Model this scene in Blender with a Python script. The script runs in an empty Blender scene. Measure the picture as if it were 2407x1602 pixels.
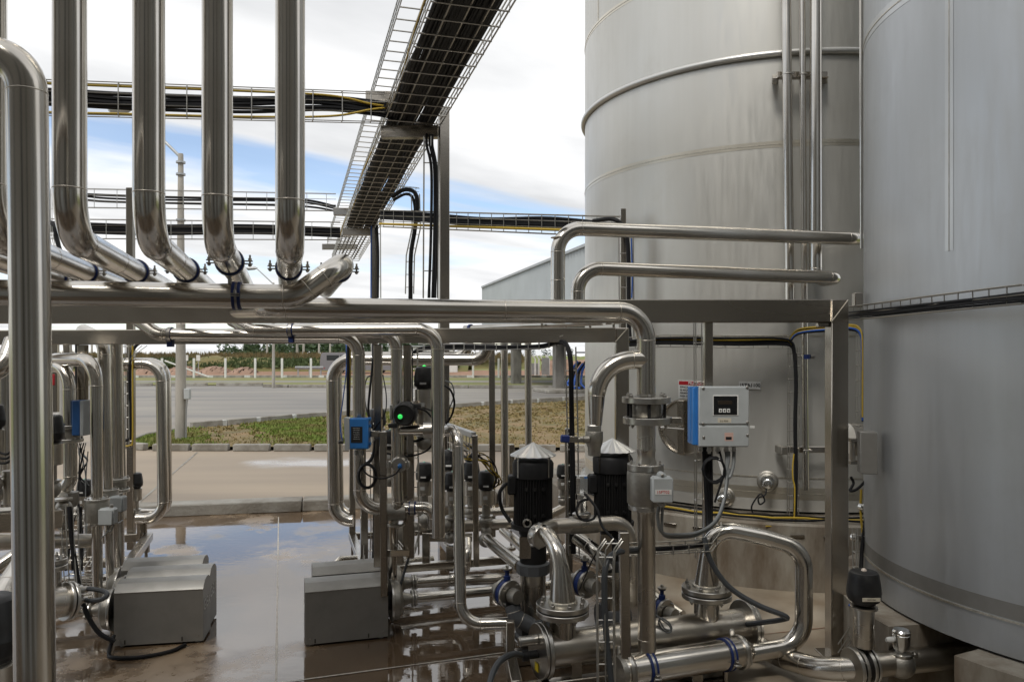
import bpy, math, random
from mathutils import Vector, Matrix, Quaternion
random.seed(7)
scene = bpy.context.scene
COL = scene.collection
R = math.radians
# ------------------------------------------------------------------ camera
EYE = 1.9            # eye height above the process floor, metres
FPX, CX, CY = 1805.0, 1203.5, 823.0   # focal length, principal column and horizon row in photo pixels
cam_d = bpy.data.cameras.new("camera")
cam_d.sensor_width = 36.0
cam_d.lens = 27.0
cam_d.shift_y = (823.0 - 801.0) / 2407.0
cam_d.clip_start = 0.05
cam_d.clip_end = 6000.0
cam = bpy.data.objects.new("camera", cam_d)
cam.location = (0, 0, EYE)
cam.rotation_euler = (R(90), 0, 0)
COL.objects.link(cam)
scene.camera = cam
# ------------------------------------------------------------------ world: nishita sky under broken cloud
SUN_EL, SUN_AZ = 52.0, 205.0          # azimuth clockwise from +Y: behind the viewpoint, a little left
world = bpy.data.worlds.new("World")
scene.world = world
world.use_nodes = True
wn, wl = world.node_tree.nodes, world.node_tree.links
wn.clear()
w_out = wn.new("ShaderNodeOutputWorld")
sky = wn.new("ShaderNodeTexSky")
sky.sky_type = 'NISHITA'
sky.sun_disc = False
sky.sun_elevation = R(SUN_EL)
sky.sun_rotation = R(SUN_AZ)
sky.air_density = 1.0
sky.dust_density = 0.15
sky.ozone_density = 4.0
bg_sky = wn.new("ShaderNodeBackground"); bg_sky.inputs[1].default_value = 0.15
bg_cl = wn.new("ShaderNodeBackground"); bg_cl.inputs[1].default_value = 1.02
wl.new(sky.outputs[0], bg_sky.inputs[0])
tc = wn.new("ShaderNodeTexCoord")
sep = wn.new("ShaderNodeSeparateXYZ"); wl.new(tc.outputs['Generated'], sep.inputs[0])
def wmath(op, a, b):
    m = wn.new("ShaderNodeMath"); m.operation = op
    for i, x in enumerate((a, b)):
        if isinstance(x, (int, float)): m.inputs[i].default_value = x
        else: wl.new(x, m.inputs[i])
    return m.outputs[0]
zc = wmath('ADD', wmath('MAXIMUM', sep.outputs[2], 0.0), 0.10)
px = wmath('DIVIDE', sep.outputs[0], zc); py = wmath('DIVIDE', sep.outputs[1], zc)
comb = wn.new("ShaderNodeCombineXYZ"); wl.new(px, comb.inputs[0]); wl.new(py, comb.inputs[1])
mp0 = wn.new("ShaderNodeMapping"); wl.new(comb.outputs[0], mp0.inputs[0])
mp0.inputs['Rotation'].default_value = (0, 0, R(-36))
mp = wn.new("ShaderNodeMapping"); wl.new(mp0.outputs[0], mp.inputs[0])
mp.inputs['Location'].default_value = (4.7, 1.1, 0.0)
mp.inputs['Rotation'].default_value = (0, 0, R(-20))
mp.inputs['Scale'].default_value = (0.30, 0.62, 1.0)
n1 = wn.new("ShaderNodeTexNoise"); wl.new(mp.outputs[0], n1.inputs['Vector'])
n1.inputs['Scale'].default_value = 1.25; n1.inputs['Detail'].default_value = 7; n1.inputs['Roughness'].default_value = 0.52
n1.inputs['Distortion'].default_value = 0.35
cr = wn.new("ShaderNodeValToRGB"); wl.new(n1.outputs[0], cr.inputs[0])
cr.color_ramp.elements[0].position = 0.365; cr.color_ramp.elements[0].color = (0.22, 0.22, 0.22, 1)
cr.color_ramp.elements[1].position = 0.475; cr.color_ramp.elements[1].color = (1, 1, 1, 1)
n2 = wn.new("ShaderNodeTexNoise"); wl.new(mp.outputs[0], n2.inputs['Vector'])
n2.inputs['Scale'].default_value = 2.6; n2.inputs['Detail'].default_value = 6
cr2 = wn.new("ShaderNodeValToRGB"); wl.new(n2.outputs[0], cr2.inputs[0])
cr2.color_ramp.elements[0].position = 0.32; cr2.color_ramp.elements[0].color = (0.64, 0.65, 0.665, 1)
cr2.color_ramp.elements[1].position = 0.66; cr2.color_ramp.elements[1].color = (1.0, 1.0, 1.0, 1)
wl.new(cr2.outputs[0], bg_cl.inputs[0])
mixw = wn.new("ShaderNodeMixShader")
wl.new(cr.outputs[0], mixw.inputs[0]); wl.new(bg_sky.outputs[0], mixw.inputs[1]); wl.new(bg_cl.outputs[0], mixw.inputs[2])
wl.new(mixw.outputs[0], w_out.inputs[0])
# ------------------------------------------------------------------ veiled sun
sd = bpy.data.lights.new("sun", 'SUN'); sd.energy = 1.5; sd.angle = R(16); sd.color = (1.0, 0.96, 0.90)
sun = bpy.data.objects.new("sun", sd); COL.objects.link(sun)
sv = Vector((math.sin(R(SUN_AZ)) * math.cos(R(SUN_EL)), math.cos(R(SUN_AZ)) * math.cos(R(SUN_EL)), math.sin(R(SUN_EL))))
sun.rotation_euler = (-sv).to_track_quat('-Z', 'Y').to_euler()
sun.location = (0, -5, 12)
# ------------------------------------------------------------------ exposure
scene.view_settings.view_transform = 'Standard'
scene.view_settings.look = 'None'
scene.view_settings.exposure = 0.22
scene.view_settings.gamma = 1.0
scene.view_settings.use_curve_mapping = False
scene.render.engine = 'CYCLES'
scene.cycles.use_denoising = True
scene.cycles.max_bounces = 7
scene.cycles.diffuse_bounces = 3
scene.cycles.glossy_bounces = 5
scene.cycles.caustics_reflective = False
scene.cycles.caustics_refractive = False

# ------------------------------------------------------------------ materials
MATS = {}
def mat(name, col, rough=0.5, metal=0.0, var=0.0, vscale=3.0, vcol=None, rvar=0.0, bump=0.0, bscale=40.0, stretch=(1, 1, 1), coord='Object', spec=0.5, coat=0.0, vrange=(0.38, 0.66), detail=5, emit=None, estr=0.0):
    m = bpy.data.materials.new(name); m.use_nodes = True
    n, l = m.node_tree.nodes, m.node_tree.links
    b = n["Principled BSDF"]
    b.inputs['Base Color'].default_value = (*col, 1)
    b.inputs['Roughness'].default_value = rough
    b.inputs['Metallic'].default_value = metal
    b.inputs['Specular IOR Level'].default_value = spec
    if coat: b.inputs['Coat Weight'].default_value = coat
    if emit:
        b.inputs['Emission Color'].default_value = (*emit, 1); b.inputs['Emission Strength'].default_value = estr
    if var or rvar or bump:
        t = n.new("ShaderNodeTexCoord"); mm = n.new("ShaderNodeMapping")
        l.new(t.outputs[coord], mm.inputs[0]); mm.inputs['Scale'].default_value = stretch
    if var or rvar:
        nz = n.new("ShaderNodeTexNoise"); nz.inputs['Scale'].default_value = vscale; nz.inputs['Detail'].default_value = detail
        nz.inputs['Roughness'].default_value = 0.6
        l.new(mm.outputs[0], nz.inputs['Vector'])
        mr = n.new("ShaderNodeMapRange"); mr.inputs[1].default_value = vrange[0]; mr.inputs[2].default_value = vrange[1]
        l.new(nz.outputs[0], mr.inputs[0])
        if var:
            mx = n.new("ShaderNodeMix"); mx.data_type = 'RGBA'
            vc = vcol if vcol else tuple(c * (1 - var) for c in col)
            mx.inputs[6].default_value = (*col, 1); mx.inputs[7].default_value = (*vc, 1)
            l.new(mr.outputs[0], mx.inputs[0]); l.new(mx.outputs[2], b.inputs['Base Color'])
        if rvar:
            m2 = n.new("ShaderNodeMapRange"); m2.inputs[3].default_value = rough; m2.inputs[4].default_value = rough + rvar
            l.new(mr.outputs[0], m2.inputs[0]); l.new(m2.outputs[0], b.inputs['Roughness'])
    if bump:
        nb = n.new("ShaderNodeTexNoise"); nb.inputs['Scale'].default_value = bscale; nb.inputs['Detail'].default_value = 6
        l.new(mm.outputs[0], nb.inputs['Vector'])
        bp = n.new("ShaderNodeBump"); bp.inputs['Strength'].default_value = bump; bp.inputs['Distance'].default_value = 0.02
        l.new(nb.outputs[0], bp.inputs['Height']); l.new(bp.outputs[0], b.inputs['Normal'])
    MATS[name] = m
    return m
def M(n): return MATS[n]
mat('pipe_steel', (0.62, 0.59, 0.54), 0.17, 1.0, var=0.22, vscale=2.2, vcol=(0.50, 0.465, 0.41), rvar=0.07, detail=2)
mat('pipe_matt', (0.56, 0.525, 0.47), 0.27, 1.0, var=0.25, vscale=4, vcol=(0.44, 0.40, 0.34), rvar=0.10, detail=2)
mat('cast_steel', (0.40, 0.38, 0.34), 0.42, 1.0, var=0.25, vscale=14, rvar=0.12, bump=0.12, bscale=160)
mat('frame_steel', (0.45, 0.415, 0.365), 0.19, 1.0, var=0.25, vscale=1.6, vcol=(0.37, 0.335, 0.285), rvar=0.09, detail=2, bump=0.02, bscale=90, stretch=(0.15, 1, 1))
mat('seam_band', (0.68, 0.635, 0.54), 0.30, 0.9, var=0.08, vscale=2, rvar=0.05)
mat('pipe_seam', (0.50, 0.46, 0.40), 0.36, 1.0)
mat('weld', (0.62, 0.58, 0.50), 0.45, 1.0, var=0.3, vscale=60)
mat('wire_steel', (0.46, 0.445, 0.41), 0.40, 1.0)
mat('bolt_steel', (0.42, 0.40, 0.37), 0.38, 1.0, var=0.3, vscale=30)
mat('cover_steel', (0.30, 0.292, 0.272), 0.48, 0.75, var=0.22, vscale=2.6, rvar=0.12, bump=0.03, bscale=300)
mat('hat_steel', (0.72, 0.72, 0.70), 0.15, 1.0)
mat('hat_sheet', (0.66, 0.66, 0.65), 0.30, 0.8, var=0.1, vscale=6)
mat('black_plastic', (0.009, 0.009, 0.010), 0.36, var=0.3, vscale=20, vcol=(0.022, 0.022, 0.022), rvar=0.15)
mat('motor_black', (0.009, 0.009, 0.010), 0.5, var=0.3, vscale=10, vcol=(0.017, 0.016, 0.015), rvar=0.15, spec=0.35)
mat('cable_black', (0.010, 0.010, 0.011), 0.55, spec=0.25)
mat('cable_yellow', (0.50, 0.345, 0.04), 0.5)
mat('cable_blue', (0.02, 0.10, 0.42), 0.45)
mat('cable_grey', (0.20, 0.21, 0.21), 0.45)
mat('hose_grey', (0.055, 0.06, 0.065), 0.45)
mat('blue_rubber', (0.010, 0.028, 0.135), 0.5)
mat('blue_dark', (0.02, 0.085, 0.24), 0.4)
mat('blue_paint', (0.035, 0.20, 0.55), 0.4, var=0.15, vscale=8)
mat('handle_blue', (0.015, 0.03, 0.14), 0.4)
mat('housing_grey', (0.45, 0.475, 0.475), 0.45, var=0.1, vscale=9)
mat('screen', (0.01, 0.011, 0.012), 0.12)
mat('screen_lcd', (0.03, 0.022, 0.015), 0.3)
mat('white_print', (0.80, 0.80, 0.78), 0.6)
mat('label_white', (0.80, 0.80, 0.77), 0.55, var=0.12, vscale=30)
mat('label_cream', (0.62, 0.57, 0.46), 0.6)
mat('label_pink', (0.60, 0.40, 0.34), 0.6)
mat('print_black', (0.01, 0.01, 0.01), 0.6)
mat('red_paint', (0.42, 0.012, 0.02), 0.45)
mat('red_ink', (0.55, 0.03, 0.03), 0.6)
mat('sticker_yellow', (0.75, 0.55, 0.02), 0.5)
mat('led_green', (0.05, 0.6, 0.12), 0.3, emit=(0.05, 1.0, 0.16), estr=0.55)
mat('led_dim', (0.25, 0.45, 0.36), 0.3)
mat('led_white', (0.72, 0.62, 0.52), 0.35)
mat('pump_grey', (0.10, 0.105, 0.11), 0.45)
mat('plinth', (0.36, 0.33, 0.275), 0.75, var=0.5, vscale=2.6, vcol=(0.17, 0.13, 0.09), bump=0.35, bscale=25, stretch=(1.6, 1.6, 0.5))
mat('kerb', (0.33, 0.315, 0.28), 0.8, var=0.4, vscale=3, vcol=(0.19, 0.17, 0.14), bump=0.4, bscale=30)
mat('kerb_white', (0.62, 0.63, 0.60), 0.8, var=0.3, vscale=5)
mat('pole_concrete', (0.40, 0.375, 0.33), 0.8, var=0.3, vscale=4, stretch=(1, 1, 0.3), bump=0.2, bscale=30)
mat('column_concrete', (0.22, 0.21, 0.19), 0.8, var=0.5, vscale=1.6, vcol=(0.09, 0.085, 0.075), stretch=(1, 1, 0.4))
mat('white_paint', (0.66, 0.66, 0.63), 0.6, var=0.12, vscale=6)
mat('cladding', (0.42, 0.45, 0.46), 0.5, var=0.1, vscale=0.6)
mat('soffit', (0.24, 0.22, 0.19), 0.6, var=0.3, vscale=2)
mat('galv', (0.45, 0.46, 0.46), 0.45, 0.8, var=0.2, vscale=4)
mat('soil', (0.30, 0.165, 0.10), 0.95, var=0.5, vscale=0.9, vcol=(0.20, 0.12, 0.075), bump=0.6, bscale=5)
mat('mound_soil', (0.33, 0.215, 0.155), 0.95, var=0.6, vscale=1.6, vcol=(0.21, 0.135, 0.095), bump=0.7, bscale=3)
mat('verge_green', (0.15, 0.175, 0.05), 0.95, var=0.6, vscale=0.35, vcol=(0.23, 0.19, 0.085), bump=0.4, bscale=5)
mat('verge', (0.145, 0.125, 0.05), 0.95, var=0.7, vscale=0.9, vcol=(0.25, 0.165, 0.085), bump=0.5, bscale=6)
mat('field', (0.15, 0.19, 0.045), 0.95, var=0.5, vscale=0.05, vcol=(0.21, 0.20, 0.07), bump=0.3, bscale=2)
mat('berm_grass', (0.105, 0.115, 0.032), 0.95, var=0.7, vscale=0.5, vcol=(0.19, 0.145, 0.06), bump=0.9, bscale=3)
mat('reed', (0.19, 0.135, 0.055), 0.9, var=0.6, vscale=0.8, vcol=(0.085, 0.075, 0.03))
mat('leaf_dark', (0.030, 0.060, 0.022), 0.8, var=0.5, vscale=0.3, vcol=(0.055, 0.085, 0.03))
mat('leaf_dark2', (0.02, 0.042, 0.016), 0.8)
mat('leaf_bush', (0.06, 0.085, 0.025), 0.8)
mat('grass_green', (0.15, 0.225, 0.030), 0.8, var=0.6, vscale=1.2, vcol=(0.20, 0.165, 0.055))
mat('grass_dry', (0.27, 0.20, 0.085), 0.85, var=0.5, vscale=2, vcol=(0.19, 0.16, 0.06))
mat('van_grey', (0.19, 0.19, 0.20), 0.35, var=0.05, vscale=3, coat=0.3)
mat('van_glass', (0.015, 0.018, 0.02), 0.1)
mat('tyre', (0.02, 0.02, 0.02), 0.8)
mat('tail_red', (0.35, 0.02, 0.02), 0.3)
mat('wall_behind', (0.26, 0.25, 0.225), 0.7, var=0.1, vscale=0.5)
mat('cast_light', (0.55, 0.53, 0.49), 0.30, 1.0, var=0.2, vscale=12)
mat('dark_matt', (0.035, 0.03, 0.025), 0.7)  # dark matt colour of the manhole lid and the shroud slots
mat('warm_gasket', (0.12, 0.02, 0.018), 0.6)

def wet_floor():
    m = bpy.data.materials.new('wet_floor'); m.use_nodes = True
    n, l = m.node_tree.nodes, m.node_tree.links; b = n["Principled BSDF"]
    t = n.new("ShaderNodeTexCoord")
    a = n.new("ShaderNodeTexNoise"); a.inputs['Scale'].default_value = 0.9; a.inputs['Detail'].default_value = 6; l.new(t.outputs['Object'], a.inputs['Vector'])
    c = n.new("ShaderNodeTexNoise"); c.inputs['Scale'].default_value = 22; c.inputs['Detail'].default_value = 6; l.new(t.outputs['Object'], c.inputs['Vector'])
    r1 = n.new("ShaderNodeValToRGB"); l.new(a.outputs[0], r1.inputs[0])
    r1.color_ramp.elements[0].position = 0.35; r1.color_ramp.elements[0].color = (0.105, 0.068, 0.040, 1)
    r1.color_ramp.elements[1].position = 0.68; r1.color_ramp.elements[1].color = (0.19, 0.125, 0.072, 1)
    mx = n.new("ShaderNodeMix"); mx.data_type = 'RGBA'; mx.blend_type = 'MULTIPLY'; mx.inputs[0].default_value = 0.35
    l.new(r1.outputs[0], mx.inputs[6]); l.new(c.outputs[0], mx.inputs[7]); l.new(mx.outputs[2], b.inputs['Base Color'])
    # standing water where the low noise is high, damp film elsewhere
    w = n.new("ShaderNodeTexNoise"); w.inputs['Scale'].default_value = 0.8; w.inputs['Detail'].default_value = 9; w.inputs['Roughness'].default_value = 0.62
    mp_ = n.new("ShaderNodeMapping"); mp_.inputs['Location'].default_value = (3.1, 1.2, 0); l.new(t.outputs['Object'], mp_.inputs[0]); l.new(mp_.outputs[0], w.inputs['Vector'])
    rr = n.new("ShaderNodeMapRange"); rr.inputs[1].default_value = 0.40; rr.inputs[2].default_value = 0.50; rr.inputs[3].default_value = 0.26; rr.inputs[4].default_value = 0.012
    l.new(w.outputs[0], rr.inputs[0]); l.new(rr.outputs[0], b.inputs['Roughness'])
    b.inputs['IOR'].default_value = 2.2; b.inputs['Specular IOR Level'].default_value = 0.62
    rp = n.new("ShaderNodeTexNoise"); rp.inputs['Scale'].default_value = 9; rp.inputs['Detail'].default_value = 3
    mp3 = n.new("ShaderNodeMapping"); mp3.inputs['Scale'].default_value = (1, 2.2, 1); l.new(t.outputs['Object'], mp3.inputs[0]); l.new(mp3.outputs[0], rp.inputs['Vector'])
    ad = n.new("ShaderNodeMath"); ad.operation = 'MULTIPLY_ADD'; ad.inputs[1].default_value = 0.18
    l.new(c.outputs[0], ad.inputs[0]); l.new(rp.outputs[0], ad.inputs[2])
    bp = n.new("ShaderNodeBump"); bp.inputs['Strength'].default_value = 0.022; bp.inputs['Distance'].default_value = 0.02
    l.new(ad.outputs[0], bp.inputs['Height']); l.new(bp.outputs[0], b.inputs['Normal'])
    dz_ = n.new("ShaderNodeTexNoise"); dz_.inputs['Scale'].default_value = 0.62; dz_.inputs['Detail'].default_value = 8; dz_.inputs['Roughness'].default_value = .66
    mp4 = n.new("ShaderNodeMapping"); mp4.inputs['Location'].default_value = (7.3, 2.9, 0); l.new(t.outputs['Object'], mp4.inputs[0]); l.new(mp4.outputs[0], dz_.inputs['Vector'])
    dm_ = n.new("ShaderNodeMapRange"); dm_.inputs[1].default_value = .56; dm_.inputs[2].default_value = .62; l.new(dz_.outputs[0], dm_.inputs[0])
    mc = n.new("ShaderNodeMix"); mc.data_type = 'RGBA'; l.new(dm_.outputs[0], mc.inputs[0]); l.new(mx.outputs[2], mc.inputs[6]); mc.inputs[7].default_value = (.25, .175, .105, 1); l.new(mc.outputs[2], b.inputs['Base Color'])
    mr_ = n.new("ShaderNodeMix"); l.new(dm_.outputs[0], mr_.inputs[0]); l.new(rr.outputs[0], mr_.inputs[2]); mr_.inputs[3].default_value = .38; l.new(mr_.outputs[0], b.inputs['Roughness'])
    MATS['wet_floor'] = m
wet_floor()
def tank_mat(name, ca, cb, rough, metal):
    m = bpy.data.materials.new(name); m.use_nodes = True
    n, l = m.node_tree.nodes, m.node_tree.links; b = n["Principled BSDF"]; b.inputs['Metallic'].default_value = metal
    t = n.new("ShaderNodeTexCoord")
    def nz(sc_, det, st, rg=.55):
        mp_ = n.new("ShaderNodeMapping"); mp_.inputs['Scale'].default_value = st; l.new(t.outputs['Object'], mp_.inputs[0])
        a = n.new("ShaderNodeTexNoise"); a.inputs['Scale'].default_value = sc_; a.inputs['Detail'].default_value = det; a.inputs['Roughness'].default_value = rg; l.new(mp_.outputs[0], a.inputs['Vector']); return a.outputs[0]
    big = nz(.9, 4, (1, 1, .5)); drip = nz(9, 6, (1, 1, .03)); fine = nz(26, 4, (1, 1, .12)); dirt = nz(2.2, 8, (1, 1, 1), .7)
    r1 = n.new("ShaderNodeMapRange"); r1.inputs[1].default_value = .32; r1.inputs[2].default_value = .7; l.new(big, r1.inputs[0])
    mx = n.new("ShaderNodeMix"); mx.data_type = 'RGBA'; mx.inputs[6].default_value = (*ca, 1); mx.inputs[7].default_value = (*cb, 1); l.new(r1.outputs[0], mx.inputs[0])
    dr = n.new("ShaderNodeValToRGB"); l.new(drip, dr.inputs[0]); dr.color_ramp.elements[0].position = .40; dr.color_ramp.elements[0].color = (.93, .925, .915, 1); dr.color_ramp.elements[1].position = .56; dr.color_ramp.elements[1].color = (1, 1, 1, 1)
    m2 = n.new("ShaderNodeMix"); m2.data_type = 'RGBA'; m2.blend_type = 'MULTIPLY'; m2.inputs[0].default_value = .35; l.new(mx.outputs[2], m2.inputs[6]); l.new(dr.outputs[0], m2.inputs[7])
    dd_ = n.new("ShaderNodeValToRGB"); l.new(dirt, dd_.inputs[0]); dd_.color_ramp.elements[0].position = .30; dd_.color_ramp.elements[0].color = (.88, .86, .83, 1); dd_.color_ramp.elements[1].position = .44; dd_.color_ramp.elements[1].color = (1, 1, 1, 1)
    m3 = n.new("ShaderNodeMix"); m3.data_type = 'RGBA'; m3.blend_type = 'MULTIPLY'; m3.inputs[0].default_value = .35; l.new(m2.outputs[2], m3.inputs[6]); l.new(dd_.outputs[0], m3.inputs[7])
    l.new(m3.outputs[2], b.inputs['Base Color'])
    rr = n.new("ShaderNodeMapRange"); rr.inputs[1].default_value = .3; rr.inputs[2].default_value = .7; rr.inputs[3].default_value = rough; rr.inputs[4].default_value = rough + .13; l.new(fine, rr.inputs[0]); l.new(rr.outputs[0], b.inputs['Roughness'])
    bp = n.new("ShaderNodeBump"); bp.inputs['Strength'].default_value = .10; bp.inputs['Distance'].default_value = .05; l.new(big, bp.inputs['Height']); l.new(bp.outputs[0], b.inputs['Normal'])
    MATS[name] = m
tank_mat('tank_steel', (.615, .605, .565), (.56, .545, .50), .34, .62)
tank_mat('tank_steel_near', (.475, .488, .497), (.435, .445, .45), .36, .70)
tank_mat('tank_band_near', (.54, .55, .55), (.50, .505, .50), .30, .76)
mat('tank_hoop', (.62, .615, .59), .34, .6)
def yard_mat():
    m = bpy.data.materials.new('yard_concrete'); m.use_nodes = True
    n, l = m.node_tree.nodes, m.node_tree.links; b = n["Principled BSDF"]
    t = n.new("ShaderNodeTexCoord"); mp1 = n.new("ShaderNodeMapping"); mp1.inputs['Scale'].default_value = (0.10, 0.55, 1); mp1.inputs['Rotation'].default_value = (0, 0, R(-8))
    l.new(t.outputs['Object'], mp1.inputs[0])
    a = n.new("ShaderNodeTexNoise"); a.inputs['Scale'].default_value = 1.0; a.inputs['Detail'].default_value = 7; l.new(mp1.outputs[0], a.inputs['Vector'])
    s = n.new("ShaderNodeSeparateXYZ"); l.new(t.outputs['Object'], s.inputs[0])
    g = n.new("ShaderNodeMapRange"); g.inputs[1].default_value = 14; g.inputs[2].default_value = 22; l.new(s.outputs[1], g.inputs[0])
    r1 = n.new("ShaderNodeMix"); r1.data_type = 'RGBA'; r1.inputs[6].default_value = (0.335, 0.285, 0.228, 1); r1.inputs[7].default_value = (0.26, 0.25, 0.232, 1)
    l.new(g.outputs[0], r1.inputs[0])
    r2 = n.new("ShaderNodeMix"); r2.data_type = 'RGBA'; r2.blend_type = 'MULTIPLY'; r2.inputs[0].default_value = 1.0
    rc = n.new("ShaderNodeValToRGB"); l.new(a.outputs[0], rc.inputs[0])
    rc.color_ramp.elements[0].position = 0.33; rc.color_ramp.elements[0].color = (0.72, 0.72, 0.74, 1)
    rc.color_ramp.elements[1].position = 0.66; rc.color_ramp.elements[1].color = (1.12, 1.08, 1.02, 1)
    l.new(r1.outputs[2], r2.inputs[6]); l.new(rc.outputs[0], r2.inputs[7]); l.new(r2.outputs[2], b.inputs['Base Color'])
    # shallow wet patch with a ragged edge
    ws = n.new("ShaderNodeMapping"); ws.inputs['Location'].default_value = (3.3 / 1.3, -13.1 / .75, 0); ws.inputs['Scale'].default_value = (1 / 1.3, 1 / .75, 0); l.new(t.outputs['Object'], ws.inputs[0])
    ln = n.new("ShaderNodeVectorMath"); ln.operation = 'LENGTH'; l.new(ws.outputs[0], ln.inputs[0])
    wn_ = n.new("ShaderNodeTexNoise"); wn_.inputs['Scale'].default_value = 1.1; wn_.inputs['Detail'].default_value = 6; l.new(t.outputs['Object'], wn_.inputs['Vector'])
    ad = n.new("ShaderNodeMath"); ad.operation = 'MULTIPLY_ADD'; ad.inputs[1].default_value = 2.4; l.new(wn_.outputs[0], ad.inputs[0]); l.new(ln.outputs['Value'], ad.inputs[2])
    wr_ = n.new("ShaderNodeMapRange"); wr_.inputs[1].default_value = 1.55; wr_.inputs[2].default_value = 2.3; wr_.inputs[3].default_value = .16; wr_.inputs[4].default_value = .75; l.new(ad.outputs[0], wr_.inputs[0]); l.new(wr_.outputs[0], b.inputs['Roughness'])
    sp_ = n.new("ShaderNodeMapRange"); sp_.inputs[1].default_value = 1.75; sp_.inputs[2].default_value = 2.1; sp_.inputs[3].default_value = .9; sp_.inputs[4].default_value = .3; l.new(ad.outputs[0], sp_.inputs[0]); l.new(sp_.outputs[0], b.inputs['Specular IOR Level'])
    # fine cracks and tyre-worn grain
    ck = n.new("ShaderNodeTexVoronoi"); ck.feature = 'DISTANCE_TO_EDGE'; ck.inputs['Scale'].default_value = .22; l.new(t.outputs['Object'], ck.inputs['Vector'])
    f = n.new("ShaderNodeTexNoise"); f.inputs['Scale'].default_value = 60; l.new(t.outputs['Object'], f.inputs['Vector'])
    bp = n.new("ShaderNodeBump"); bp.inputs['Strength'].default_value = 0.15; l.new(f.outputs[0], bp.inputs['Height']); l.new(bp.outputs[0], b.inputs['Normal'])
    MATS['yard_concrete'] = m
yard_mat()
mat('dry_floor', (0.25, 0.19, 0.125), 0.5, var=0.4, vscale=1.3, vcol=(0.17, 0.12, 0.075), rvar=-0.2, bump=0.2, bscale=30)
mat('joint', (0.50, 0.46, 0.40), 0.6, var=0.3, vscale=20)
mat('water', (0.16, 0.13, 0.10), 0.02, spec=0.9)

# ------------------------------------------------------------------ geometry helpers
def V(*a): return Vector(a)
def P(u, v, y):
    """world point at distance y from the viewpoint's plane that the photo shows at column u, row v"""
    return Vector(((u - CX) / FPX * y, y, EYE + (CY - v) / FPX * y))
def floor_y(v, h=0.0): return (EYE - h) * FPX / (v - CY)
TA = R(16.5)
E1 = Vector((math.cos(TA), math.sin(TA), 0)); E2 = Vector((-math.sin(TA), math.cos(TA), 0)); UP = Vector((0, 0, 1))
ROT_E = Matrix((E1, E2, UP)).transposed()

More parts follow.
